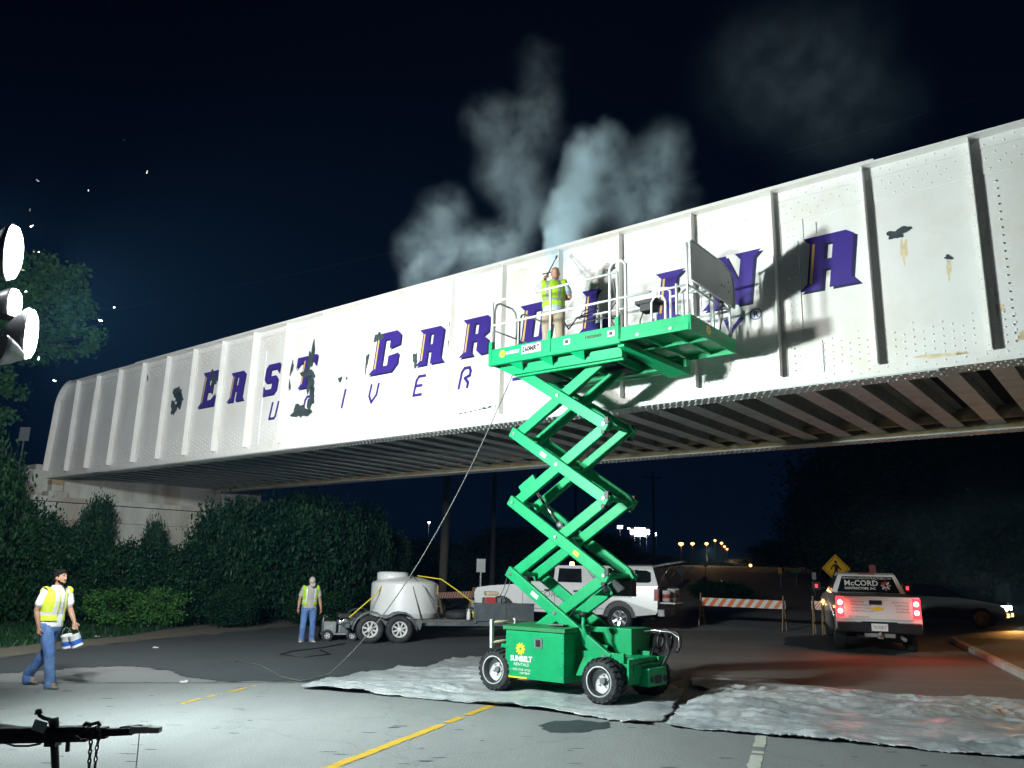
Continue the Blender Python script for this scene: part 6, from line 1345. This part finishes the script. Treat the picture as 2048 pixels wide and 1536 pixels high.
# little lights behind the tank
for px, py, Y, r, lb in ((815, 1138, 70, .16, 'small white light near the tank top in the distance'), (844, 1133, 80, .12, 'second tiny white light right of the other distant one'), (858, 1045, 120, .14, 'tiny high light left of the thick utility pole')):
    c = at(px, py, Y); g = G(c.x, c.y); o = thing('yard_light', lb, 'lamp', g, 0, 'distant yard lights'); m = MB(); m.cyl((0, .05, 0), (0, .05, c.z - g.z), .05, n=6); m.build('post', 'steel_dull', o); m = MB(); m.lathe([(0, -r), (r, -r * .3), (r, r * .5), (0, r)], 10, (0, 0, c.z - g.z), 'z'); m.build('lamp_head', 'white_glow', o)

# ================================================================== LIGHT TOWER with its trailer (left foreground)
mast_p = at(-70, 1400, 8.6); MX, MY = TOWER.x - .62, TOWER.y + .15
LT = thing('light_tower', 'light tower with glaring white lamp heads and a black towing tongue on the left', 'light tower', (MX, MY, 0), 0)
lc = lambda v: Vector(v) - Vector((MX, MY, 0))
m = MB(); m.bb(-.06, .06, -.06, .06, .5, 3.4); m.bb(-.045, .045, -.045, .045, 3.4, 5.3); m.build('mast', 'black_steel', LT)
m = MB(); m.bb(-1.7, .1, -.75, .75, .45, 1.35); m.build('engine_cabinet', 'panel_grey', LT, bevel=.04)
m = MB(); m.beam((-.05, .0, 5.25), lc(TOWER) + Vector((-.12, 0, 0)), .06, .06); m.beam((-.05, 0, 5.25), lc(ADDED_LAMP) + Vector((.1, 0, 0)), .06, .06); m.beam((-.05, 0, 4.55), lc(at(52, 640, 8.6)) + Vector((-.10, 0, 0)), .06, .06); m.beam((-.05, 0, 4.4), lc(at(8, 700, 8.5)), .06, .06); m.build('cross_bar', 'black_steel', LT)
def lamp_head(c, aim, r, lit=True):
    d = (Vector(aim)).normalized(); a = d.cross(Vector((0, 0, 1))).normalized(); b = a.cross(d); c = lc(c)
    def rg(rad, t): return [c + d * t + (a * cos(2 * pi * i / 28) + b * sin(2 * pi * i / 28)) * rad for i in range(28)]
    m = MB(); m.smooth = True; m.loft([rg(r * 1.03, .0), rg(r * 1.03, -.02), rg(r * .95, -.05), rg(r * .72, -.12), rg(r * .42, -.18), rg(r * .25, -.22)]); h = m.build('lamp_head', 'lamp_housing', LT)
    if lit: m = MB(); m.smooth = True; m.loft([rg(r * .98, .012), rg(r * .94, .045), rg(r * .7, .075), rg(r * .3, .09)]); m.build('lamp_face', 'lamp_glow', h)
    else: m = MB(); m.loft([rg(r * 1.06, .01), rg(r * 1.06, -.015)], True); m.build('lamp_face', 'lamp_housing', h)
    return h
lamp_head(TOWER, (.90, .34, .0), .30); lamp_head(ADDED_LAMP, (.38, .92, .0), .30)
lamp_head(at(56, 668, 8.7), (.90, .42, .02), .28); lamp_head(at(24, 606, 9.0), (.93, .30, 0), .17)
lamp_head(at(2, 700, 8.3), (-.6, -.75, .1), .16, False)
m = MB(); m.cyl((-1.2, -.85, .33), (-1.2, .85, .33), .04); m.build('axle', 'black_steel', LT)
t, d = road_wheel(.33, .2, 6); w_ = t.build('wheel', 'rubber', LT); d.build('rim', 'rim_white', w_); w_.location = (-1.2, .85, .33); q = dup(w_, (-1.2, -.85, .33), pi); q.parent = LT
# towing tongue: beam, coupler, jack, chains
T0, T1 = at(-40, 1473, 7.15), at(200, 1465, 7.0); T2 = at(322, 1459, 6.92); sc = 1.0
A_ = lambda px, py, Y=7.03: lc(at(px, py, Y))
m = MB(); m.beam(lc(T0) - Vector((1.2, -.8, 0)), A_(62, 1472), .09, .10); m.beam(A_(-10, 1471), A_(178, 1467), .085, .115); m.beam(A_(100, 1469), A_(215, 1465), .07, .085); m.build('tongue', 'black_steel', LT, bevel=.006)
m = MB(); m.beam(A_(175, 1465.5), A_(268, 1462.5), .06, .055); m.build('tongue', 'black_steel', LT, bevel=.006)
m = MB(); m.beam(A_(262, 1458.5), A_(300, 1458.5), .075, .055); m.beam(A_(292, 1459), A_(322, 1459.5), .07, .045); m.cyl(A_(306, 1458), A_(306, 1466), .034, n=12); m.beam(A_(240, 1456), A_(285, 1452), .04, .03); m.build('coupler', 'panel_grey', LT, bevel=.008)
m = MB(); m.cyl(A_(107, 1436), A_(109, 1475), .038, n=12); m.cyl(A_(107, 1438), A_(111, 1540), .030, n=12); m.bb(*[v for v in (A_(107, 1478).x - .045, A_(107, 1478).x + .045, A_(107, 1478).y - .05, A_(107, 1478).y + .05, A_(107, 1478).z - .05, A_(107, 1478).z + .08)]); m.cyl(Vector((A_(111, 1540).x, A_(111, 1540).y, .0)), A_(111, 1540), .026, n=10); m.lathe([(0, 0), (.09, 0), (.08, .02), (0, .03)], 14, (A_(111, 1540).x, A_(111, 1540).y, 0), 'z'); m.build('jack', 'black_steel', LT)
m = MB(); m.tube([A_(104, 1440), A_(88, 1436), A_(79, 1431), A_(77, 1424)], .015, 7); m.cyl(A_(77, 1428), A_(77, 1419), .030, .022, 10); m.cyl(A_(77, 1419), A_(77, 1418), .022, .012, 10); m.build('jack_crank', 'black_steel', LT)
m = MB(); m.box(A_(86, 1450) + Vector((0, -.05, 0)), (.11, .012, .085), Matrix.Rotation(.25, 3, 'Y')); m.build('marker_plate', 'plastic_white', LT, bevel=.01)
m = MB()
def chain(pts, r=.006):
    L = []; 
    for a, b in zip(pts, pts[1:]): n = max(1, int((b - a).length / .034)); L += [a.lerp(b, i / n) for i in range(n)]
    for i, (a, b) in enumerate(zip(L, L[1:])):
        d = (b - a).normalized(); u = Vector((0, 1, 0)) if i % 2 else d.cross(Vector((0, 1, 0))).normalized(); c = (a + b) / 2
        m.tube([c + d * .024 * cos(t) + u * .012 * sin(t) for t in np.linspace(0, 2 * pi, 9)], r, 5)
chain([A_(168, 1462, 6.95), A_(185, 1455, 6.95), A_(182, 1480, 6.95), A_(178, 1536, 6.95), A_(176, 1580, 6.95)]); chain([A_(190, 1452, 6.96), A_(200, 1462, 6.96), A_(193, 1500, 6.96), A_(190, 1536, 6.96), A_(192, 1580, 6.96)]); chain([A_(150, 1474, 6.95), A_(160, 1480, 6.95), A_(172, 1478, 6.95), A_(180, 1466, 6.95)])
m.build('safety_chain', 'black_steel', LT)
m = MB(); m.tube([A_(10, 1486), A_(30, 1492), A_(58, 1492), A_(82, 1487)], .008, 6); m.cyl(A_(137, 1474), A_(135, 1503), .018, n=8); m.tube([A_(168, 1452), A_(172, 1446), A_(182, 1449), A_(196, 1445), A_(200, 1452)], .016, 6); m.build('safety_cable', 'black_steel', LT)
m = MB(); m.tube([A_(279, 1466), A_(276, 1500), A_(272, 1536), A_(271, 1570)], .004, 5); m.build('tether_wire', 'rope_grey', LT)
# moths drifting in the beam
mo = MB(); mo.add([(0, 0, 0), (.016, .004, .012), (.020, -.003, -.004), (-.016, .004, .010), (-.019, -.003, -.006)], [(0, 2, 1), (0, 3, 4)]); mo.cyl((0, -.010, 0), (0, .010, 0), .003, n=5); M0 = None
for i, (px, py) in enumerate(((248, 280), (294, 344), (67, 503), (78, 504), (63, 452), (60, 420), (229, 615), (201, 641), (52, 583), (177, 381), (75, 361), (109, 761), (77, 717), (122, 802), (46, 540))):
    if M0 is None: M0 = o = mo.build('moth', 'moth', fix=False)
    else: o = M0.copy(); COL.objects.link(o)
    o.location = at(px, py, 8.6 + (i * .37) % 1.6); o.rotation_euler = (i * 1.7, i * .9, i * 2.3); tag(o, 'pale moth fluttering in the beam of the light tower', 'moth', 'moths round the light tower')

# ================================================================== FOLIAGE
RNG = np.random.default_rng(11)
def leaf_mesh(name, pts, size, mat, droop=.3, wide=.62):
    """many folded leaf blades, one at each point"""
    n = len(pts); pts = np.asarray(pts, float)
    nr = RNG.normal(size=(n, 3)); nr[:, 2] += .6; nr /= np.linalg.norm(nr, axis=1)[:, None]
    t = RNG.normal(size=(n, 3)); t[:, 2] -= droop; t -= nr * (t * nr).sum(1)[:, None]; t /= np.linalg.norm(t, axis=1)[:, None]; b = np.cross(nr, t)
    s = (size * RNG.uniform(.55, 1.35, n))[:, None]
    v = np.stack([pts - t * s * .5, pts + b * s * wide * .5 - t * s * .06 + nr * s * .10, pts + t * s * .55, pts - b * s * wide * .5 - t * s * .06 + nr * s * .10], 1).reshape(-1, 3)
    idx = np.arange(n)[:, None] * 4; f = np.concatenate([idx + [0, 1, 2], idx + [0, 2, 3]], 1).reshape(-1, 3)
    me = bpy.data.meshes.new(name); me.vertices.add(len(v)); me.vertices.foreach_set('co', v.ravel()); me.loops.add(len(f) * 3); me.loops.foreach_set('vertex_index', f.ravel()); me.polygons.add(len(f)); me.polygons.foreach_set('loop_start', np.arange(len(f)) * 3); me.update(calc_edges=True); me.materials.append(MATS[mat]); return me
def clumps(n_cl, per, rx, ry, rz, cr, zc, shell=.55, flat=1.0):
    P = []
    for k in range(n_cl):
        d = RNG.normal(size=3); d /= np.linalg.norm(d); q = RNG.uniform(shell, 1.0) ; c = d * q * [rx, ry, rz] + [0, 0, zc]
        if c[2] < .15: c[2] = RNG.uniform(.1, .6)
        P.append(c + RNG.normal(size=(int(per * RNG.uniform(.5, 1.5)), 3)) * cr * [1, 1, .72 * flat] * RNG.uniform(.6, 1.3))
    P = np.concatenate(P); return P[P[:, 2] > .02]
# ivy-smothered shrubs on the bank: three crown shapes, each shrub its own thing
SH = []
for i in range(3):
    me = leaf_mesh('crown', clumps(170, 75, 1.0, 1.0, .92, .15, .95, .62), .085, 'leaf_dark'); SH.append(me)
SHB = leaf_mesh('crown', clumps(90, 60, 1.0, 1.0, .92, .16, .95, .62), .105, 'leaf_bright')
stm = MB()
for k in range(5): a = k * 1.3; stm.tube([(0.1 * cos(a), .1 * sin(a), 0), (.3 * cos(a), .3 * sin(a), .5), (.5 * cos(a + .3), .5 * sin(a + .3), 1.1)], [.04, .03, .012], 6)
core = MB()
STM = None
def shrub(px, top, Y, rx, label, mesh, turn):
    global STM
    c = at(px, top, Y); g = G(c.x, c.y); rz = (c.z - g.z) / 1.93; o = thing('ivy_shrub', label, 'shrub', g, turn, 'ivy covered shrubs on the bank'); o.scale = (rx, rx * .85, rz)
    cr_ = bpy.data.objects.new('crown', mesh); COL.objects.link(cr_); cr_.parent = o
    if STM is None: STM = stm.build('stem', 'bark', o)
    else: s = STM.copy(); COL.objects.link(s); s.parent = o
    return o
for i, (px, top, Y, rx, k, lb) in enumerate((
    (-55, 800, 23.5, 1.3, 0, 'tallest ivy shrub at the far left beside the lamp tower'), (5, 900, 25.5, 1.05, 1, 'ivy shrub behind and above the walking man head'), (60, 1000, 26.5, 1.2, 1, 'ivy shrub directly behind the walking man'), (155, 1050, 27.5, 1.2, 2, 'leafy mound just right of the walking man'),
    (125, 1035, 28.6, .9, 0, 'ivy shrub close under the bridge end bearing'), (203, 990, 29.0, .62, 1, 'pointed ivy clump climbing the stained abutment'), (265, 1075, 27.5, 1.2, 2, 'low leafy mound in front of the abutment middle'), (312, 1028, 29.5, .42, 0, 'thin ivy clump reaching up the lower abutment courses'),
    (375, 1085, 28, 1.2, 1, 'rounded shrub at the foot of the abutment'), (455, 990, 29.5, 1.15, 2, 'dense shrub covering the abutment right edge'), (530, 985, 31, 1.7, 0, 'large dark ivy mound right of the abutment'), (610, 980, 32, 1.7, 1, 'tall dark ivy mound behind the man in the cap'),
    (672, 990, 33, 1.3, 2, 'tall ivy mound behind the pressure washer'), (738, 1000, 36, 1.2, 0, 'dark leafy column left of the tank lid'), (775, 1060, 39, 1.2, 1, 'last dark shrub before the thick utility pole'), (470, 1170, 28, .9, 1, 'small low bush by the dark path'), (640, 1180, 30, 1.0, 0, 'low bush behind the man in the cap shoulders'))):
    shrub(px, top, Y, rx, lb, SH[k], i * 1.37)
shrub(240, 1165, 26.6, .9, 'brighter green low bush on the bank', SHB, .4); shrub(330, 1165, 26.8, .8, 'brighter green sprig below the abutment', SHB, 2.2)
gcv = []
for k in range(9000):
    x = RNG.uniform(-80, 820); y = RNG.uniform(1205, 1250) - (0 if x < 400 else (x - 400) * .06); p = gp(x, y); gcv.append((p.x, p.y, p.z + abs(RNG.normal()) * .16 + .03))
o = bpy.data.objects.new('ground_cover', leaf_mesh('ground_cover', gcv, .12, 'leaf_dark')); COL.objects.link(o); o['kind'] = 'stuff'
# bank of earth behind the shrubs
bk_ = MB(); bpts = [(at(px, 1240, Y).x, Y, z) for px, Y, z in ((-500, 25, 0), (-100, 26.5, 0), (200, 30.5, 0), (420, 34, 0), (600, 37, 0), (800, 43, 0))]
L1 = [Vector((x, y, 0)) for x, y, z in bpts]; L2 = [p + Vector((-1.5, 2.6, 2.0)) for p in L1]; L3 = [p + Vector((-8, 14, 2.6)) for p in L1]
bk_.add(L1 + L2 + L3, [(i, i + 1, 7 + i, 6 + i) for i in range(5)] + [(6 + i, 7 + i, 13 + i, 12 + i) for i in range(5)]); bk_.build('earth_bank', 'grass', kind='structure')
# trees: three shared crowns
def tree_mesh(seed, mat, n=260, per=95, leaf=.21, rx=3.2, rz=4.3, zc=4.9, cr=.55):
    return leaf_mesh('crown', clumps(n, per, rx, rx, rz, cr, zc, .45), leaf, mat)
TM_ = [tree_mesh(i, 'leaf_night') for i in range(3)]
tk_ = MB(); tk_.tube([(0, 0, -.2), (.05, .02, 2.0), (-.05, .1, 4.0), (.1, 0, 6.5)], [.30, .22, .17, .07], 9)
for k in range(6): a = k * 1.05; z = 2.8 + k * .5; tk_.tube([(0, 0, z), (1.0 * cos(a), 1.0 * sin(a), z + .9), (2.0 * cos(a + .2), 2.0 * sin(a + .2), z + 1.6)], [.10, .07, .03], 6)
TRK_ = None
def tree(x, y, s, sz, label, k, rz, group='trees beyond the bridge'):
    global TRK_
    o = thing('leafy_tree', label, 'tree', G(x, y), rz, group); o.scale = (s, s, sz)
    c = bpy.data.objects.new('crown', TM_[k % 3]); COL.objects.link(c); c.parent = o
    if TRK_ is None: TRK_ = tk_.build('trunk', 'bark', o)
    else: t = TRK_.copy(); COL.objects.link(t); t.parent = o
for i, (px, Y, s, top, lb) in enumerate(((1705, 60, 1.5, 860, 'broad dark tree directly above the lettered pickup'), (1830, 50, 1.5, 800, 'big dark tree standing over the dark car'), (1960, 46, 1.5, 780, 'nearest dark tree at the right edge above the headlight'), (2090, 48, 1.6, 780, 'dark tree running out of the right edge'), (1640, 85, 1.3, 985, 'dark tree behind the yellow diamond sign'),
      (1560, 120, 1.4, 1080, 'far dark tree by the lone orange lamp'), (1325, 240, 2.4, 1112, 'distant tree mass under the stadium lights'), (1205, 130, 1.7, 1065, 'dark tree behind the white work truck roof'), (1110, 95, 1.6, 1075, 'dark tree seen between the lift arms'), (1030, 75, 1.3, 1055, 'dark tree behind the grey sign back'), (940, 60, 1.0, 1085, 'low dark tree right of the thick utility pole'), (845, 58, .9, 1075, 'dark tree between the ivy column and the thick pole'), (1530, 210, 2.4, 1120, 'distant tree right of the amber lamp row'), (1250, 200, 2.2, 1100, 'distant tree left of the amber lamp row'), (1425, 420, 4, 1122, 'farthest tree on the hill crest'))):
    c = at(px, top, Y); tree(c.x, c.y, s, max(.25, (c.z - ground_z(c.x, c.y)) / 9.2), lb, i, i * 1.9)
# median bush and bare shrub
def bush(px, py, rx, rz, label, mesh, mat=None):
    g = gp(px, py); o = thing('roadside_bush', label, 'bush', g, 1.0); o.scale = (rx, rx, rz); c = bpy.data.objects.new('crown', mesh); COL.objects.link(c); c.parent = o; s = STM.copy(); COL.objects.link(s); s.parent = o
bush(1447, 1203, 1.5, .55, 'dark low bush on the road median', SH[0]); bush(1420, 1200, 1.0, .5, 'dark bush at the median end left of the white post', SH[1])
def bare():
    g = gp(938, 1205); o = thing('bare_shrub', 'spindly bare shrub between the thick pole and the grey sign', 'shrub', g); m = MB(); r = random.Random(5)
    for k in range(16): a = r.uniform(0, 6.28); l = r.uniform(.25, 1.0); h = r.uniform(1.6, 3.0); m.tube([(0, 0, 0), (l * .35 * cos(a), l * .35 * sin(a), h * .5), (l * cos(a), l * sin(a), h)], [.02, .014, .005], 5)
    m.build('stem', 'bark', o); c = bpy.data.objects.new('crown', leaf_mesh('crown', clumps(30, 22, .9, .9, .9, .2, 2.4, .4), .09, 'leaf_night')); COL.objects.link(c); c.parent = o
bare()
# tree beside the light tower, its leaves lit by the lamps
def lamp_tree():
    base = G(-25.5, 36.0); o = thing('lamp_lit_tree', 'leafy tree lit faintly green behind the glaring lamps at upper left', 'tree', base)
    C_ = [(60, 545, 70, 50), (120, 560, 50, 40), (150, 545, 20, 16), (95, 620, 75, 55), (152, 628, 36, 40), (120, 688, 50, 30), (185, 672, 26, 14), (140, 585, 36, 36), (20, 768, 38, 30), (5, 840, 22, 22), (20, 640, 60, 60), (-60, 600, 90, 90), (-90, 720, 90, 90), (-80, 480, 80, 70), (163, 600, 26, 20), (70, 690, 40, 36), (178, 692, 20, 12), (-20, 700, 50, 50)]
    P = []; tips = []
    for q, (px, py, rx, ry) in enumerate(C_):
        c = at(px, py, 34 + (q % 3) * .8) - base; k = 46.0; n = int(rx * ry * .34); tips.append(c)
        for j in range(max(6, n // 30)):
            d = RNG.normal(size=3); d /= np.linalg.norm(d); r_ = RNG.uniform(.25, 1) ** .6; cc = np.array(c) + d * r_ * [rx / k, min(rx, ry) / k, ry / k]
            P.append(cc + RNG.normal(size=(30, 3)) * .17)
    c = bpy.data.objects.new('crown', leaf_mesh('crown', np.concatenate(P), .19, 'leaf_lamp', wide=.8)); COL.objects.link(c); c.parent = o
    m = MB(); hub = at(-95, 690, 35) - base; m.tube([(0, 0, -.2), (.1, 0, 3.0), tuple(hub * .6), tuple(hub)], [.42, .34, .26, .2], 9); m.build('trunk', 'bark', o)
    for t in tips: m = MB(); m.tube([hub, hub.lerp(t, .5) + Vector((0, 0, -.3)), t], [.14, .08, .02], 6); m.build('limb', 'bark', o)
lamp_tree()

# ================================================================== STEAM over the girder, thin haze in the air
def volume_box(name, c, half, blobs, dens, color, nscale, warp, anis=.2, thr=(.40, .70)):
    m = MB(); m.box((0, 0, 0), (half[0] * 2, half[1] * 2, half[2] * 2)); mt = bpy.data.materials.new(name); mt.use_nodes = True; MATS[name] = mt; nt = mt.node_tree; N = nt.nodes; L = nt.links; N.remove(N['Principled BSDF']); out = N['Material Output']
    pv = N.new('ShaderNodeVolumePrincipled'); pv.inputs['Color'].default_value = (*color, 1); pv.inputs['Anisotropy'].default_value = anis; L.new(pv.outputs[0], out.inputs['Volume'])
    tcn = N.new('ShaderNodeTexCoord'); nz = N.new('ShaderNodeTexNoise'); nz.inputs['Scale'].default_value = nscale; nz.inputs['Detail'].default_value = 4; nz.inputs['Roughness'].default_value = .58; L.new(tcn.outputs['Object'], nz.inputs['Vector'])
    wv = N.new('ShaderNodeVectorMath'); wv.operation = 'MULTIPLY_ADD'; wv.inputs[1].default_value = (warp, warp, warp); sb = N.new('ShaderNodeVectorMath'); sb.operation = 'SUBTRACT'; sb.inputs[1].default_value = (.5, .5, .5); L.new(nz.outputs[1], sb.inputs[0]); L.new(sb.outputs[0], wv.inputs[0]); L.new(tcn.outputs['Object'], wv.inputs[2])
    tot = None
    for (p, r, d) in blobs:
        a = N.new('ShaderNodeVectorMath'); a.operation = 'SUBTRACT'; a.inputs[1].default_value = tuple(p); L.new(wv.outputs[0], a.inputs[0]); b = N.new('ShaderNodeVectorMath'); b.operation = 'DIVIDE'; b.inputs[1].default_value = tuple(r); L.new(a.outputs[0], b.inputs[0]); l = N.new('ShaderNodeVectorMath'); l.operation = 'LENGTH'; L.new(b.outputs[0], l.inputs[0])
        mr = N.new('ShaderNodeMapRange'); mr.interpolation_type = 'SMOOTHSTEP'; mr.inputs[1].default_value = 1.2; mr.inputs[2].default_value = .0; mr.inputs[3].default_value = 0; mr.inputs[4].default_value = d; L.new(l.outputs['Value'], mr.inputs[0])
        if tot is None: tot = mr.outputs[0]
        else: ad = N.new('ShaderNodeMath'); ad.operation = 'ADD'; L.new(tot, ad.inputs[0]); L.new(mr.outputs[0], ad.inputs[1]); tot = ad.outputs[0]
    n2 = N.new('ShaderNodeTexNoise'); n2.inputs['Scale'].default_value = nscale * 2.8; n2.inputs['Detail'].default_value = 8; n2.inputs['Roughness'].default_value = .6; L.new(wv.outputs[0], n2.inputs['Vector']); r2 = N.new('ShaderNodeMapRange'); r2.inputs[1].default_value = thr[0]; r2.inputs[2].default_value = thr[1]; r2.inputs[3].default_value = .12; r2.inputs[4].default_value = 1.5; L.new(n2.outputs[0], r2.inputs[0])
    mu = N.new('ShaderNodeMath'); mu.operation = 'MULTIPLY'; L.new(tot, mu.inputs[0]); L.new(r2.outputs[0], mu.inputs[1]); m3 = N.new('ShaderNodeMath'); m3.operation = 'MULTIPLY'; m3.inputs[1].default_value = dens; L.new(mu.outputs[0], m3.inputs[0]); L.new(m3.outputs[0], pv.inputs['Density'])
    o = m.build(name, name); o.location = c; o.rotation_euler = (0, 0, AZ); return o
SN = 15.2; sc_, zc_ = onpl(1090, 330, SN); CC = TT * sc_ + NN * SN + Vector((0, 0, zc_))
def bl(px, py, rx, ry, d, n=SN, ky=.75):
    s, z = onpl(px, py, n); k = 1 / 78.0; return (Vector((s - sc_, n - SN, z - zc_)), (rx * k, max(rx, ry) * k * ky, ry * k), d)
BL = [bl(1126, 492, 34, 50, 6.0, 13.35, .7), bl(1134, 455, 40, 66, 3.6, 13.7, .7), bl(1152, 410, 48, 70, 1.9, 14.2), bl(1180, 350, 54, 80, 1.2, 14.4), bl(1222, 290, 46, 55, .40), bl(1290, 370, 85, 90, .20), bl(1325, 300, 55, 60, .13), bl(1240, 440, 70, 50, .28), bl(1330, 420, 60, 50, .12),
      bl(1055, 400, 60, 95, .13), bl(1015, 320, 80, 90, .16), bl(985, 235, 75, 65, .13), bl(1075, 240, 60, 100, .10), bl(1080, 130, 60, 60, .045),
      bl(860, 500, 95, 85, .15), bl(945, 500, 95, 75, .16), bl(890, 430, 75, 65, .10), bl(1010, 500, 80, 80, .19), bl(840, 560, 60, 60, .16), bl(1580, 130, 170, 130, .012), bl(1700, 230, 130, 100, .010)]
st_ = volume_box('steam', CC, (9.5, 2.6, 7.0), BL, 4.0, (.66, .90, 1.0), .58, 1.0, -.4)
st_['kind'] = 'stuff'
mc = at(1930, 1040, 33)
def ml(px, py, Y, r, d): q = at(px, py, Y) - mc; return (Matrix.Rotation(-AZ, 3, 'Z') @ q, (r, r, r * .8), d)
mi_ = volume_box('mist', mc, (9, 7, 5.2), [ml(1990, 1030, 32, 4.5, 1), ml(1880, 1080, 33, 4.0, .8), ml(2060, 960, 33, 4.5, .9), ml(1780, 1000, 35, 4.5, .45), ml(1960, 1150, 31, 3, .8)], 0.035, (.55, .9, 1.0), .22, 2.0)
mi_['kind'] = 'stuff'
hz = MB(); hz.bb(-720, 720, -45, 1320, -2.0, 70)
def haze():
    mt = bpy.data.materials.new('haze'); mt.use_nodes = True; MATS['haze'] = mt; N = mt.node_tree.nodes; N.remove(N['Principled BSDF']); pv = N.new('ShaderNodeVolumePrincipled'); pv.inputs['Color'].default_value = (.16, .48, 1.0, 1); pv.inputs['Density'].default_value = HAZE; pv.inputs['Anisotropy'].default_value = .1; mt.node_tree.links.new(pv.outputs[0], N['Material Output'].inputs['Volume'])
    o = hz.build('haze', 'haze', kind='stuff')
HAZE = 0.0003
haze()

# ================================================================== pieces that can be picked apart become parts of their own
def split_pieces(names):
    for o in [o for o in bpy.data.objects if o.type == 'MESH' and o.name.split('.')[0] in names and o.data.users == 1]:
        me = o.data; n = len(me.vertices); par = list(range(n))
        def find(a):
            while par[a] != a: par[a] = par[par[a]]; a = par[a]
            return a
        co = {}
        for v in me.vertices:
            k = (round(v.co.x, 4), round(v.co.y, 4), round(v.co.z, 4))
            if k in co: par[find(v.index)] = find(co[k])
            else: co[k] = v.index
        for e in me.edges: par[find(e.vertices[0])] = find(e.vertices[1])
        groups = {}
        for p in me.polygons: groups.setdefault(find(p.vertices[0]), []).append(p)
        if len(groups) < 2 or len(groups) > 40: continue
        first = True
        for ps in groups.values():
            idx = {}; V = []; F = []
            for p in ps:
                f = []
                for i in p.vertices:
                    if i not in idx: idx[i] = len(V); V.append(me.vertices[i].co.copy())
                    f.append(idx[i])
                F.append(f)
            nm = bpy.data.meshes.new(me.name); nm.from_pydata(V, [], F)
            for m_ in me.materials: nm.materials.append(m_)
            nm.polygons.foreach_set('material_index', [p.material_index for p in ps]); nm.polygons.foreach_set('use_smooth', [p.use_smooth for p in ps]); nm.update()
            if first: o.data = nm; first = False
            else: c = o.copy(); c.data = nm; COL.objects.link(c)
split_pieces({'end_stop', 'cross_tube', 'slide_block', 'cross_member', 'slide_channel', 'bolt', 'window', 'cap_window', 'door_handle', 'door_seam', 'wheel_well', 'hydraulic_hose', 'lug_eye', 'axle', 'rail_post', 'cable', 'ladder_rail', 'ladder_rung', 'gas_strut', 'stringer', 'side_marker', 'safety_cable', 'safety_chain' if False else 'tether', 'tongue', 'cross_bar', 'mast', 'insulator', 'handle_bar', 'pump_housing', 'front_axle_beam', 'fender_stay', 'side_board', 'rear_bumper', 'stem'})
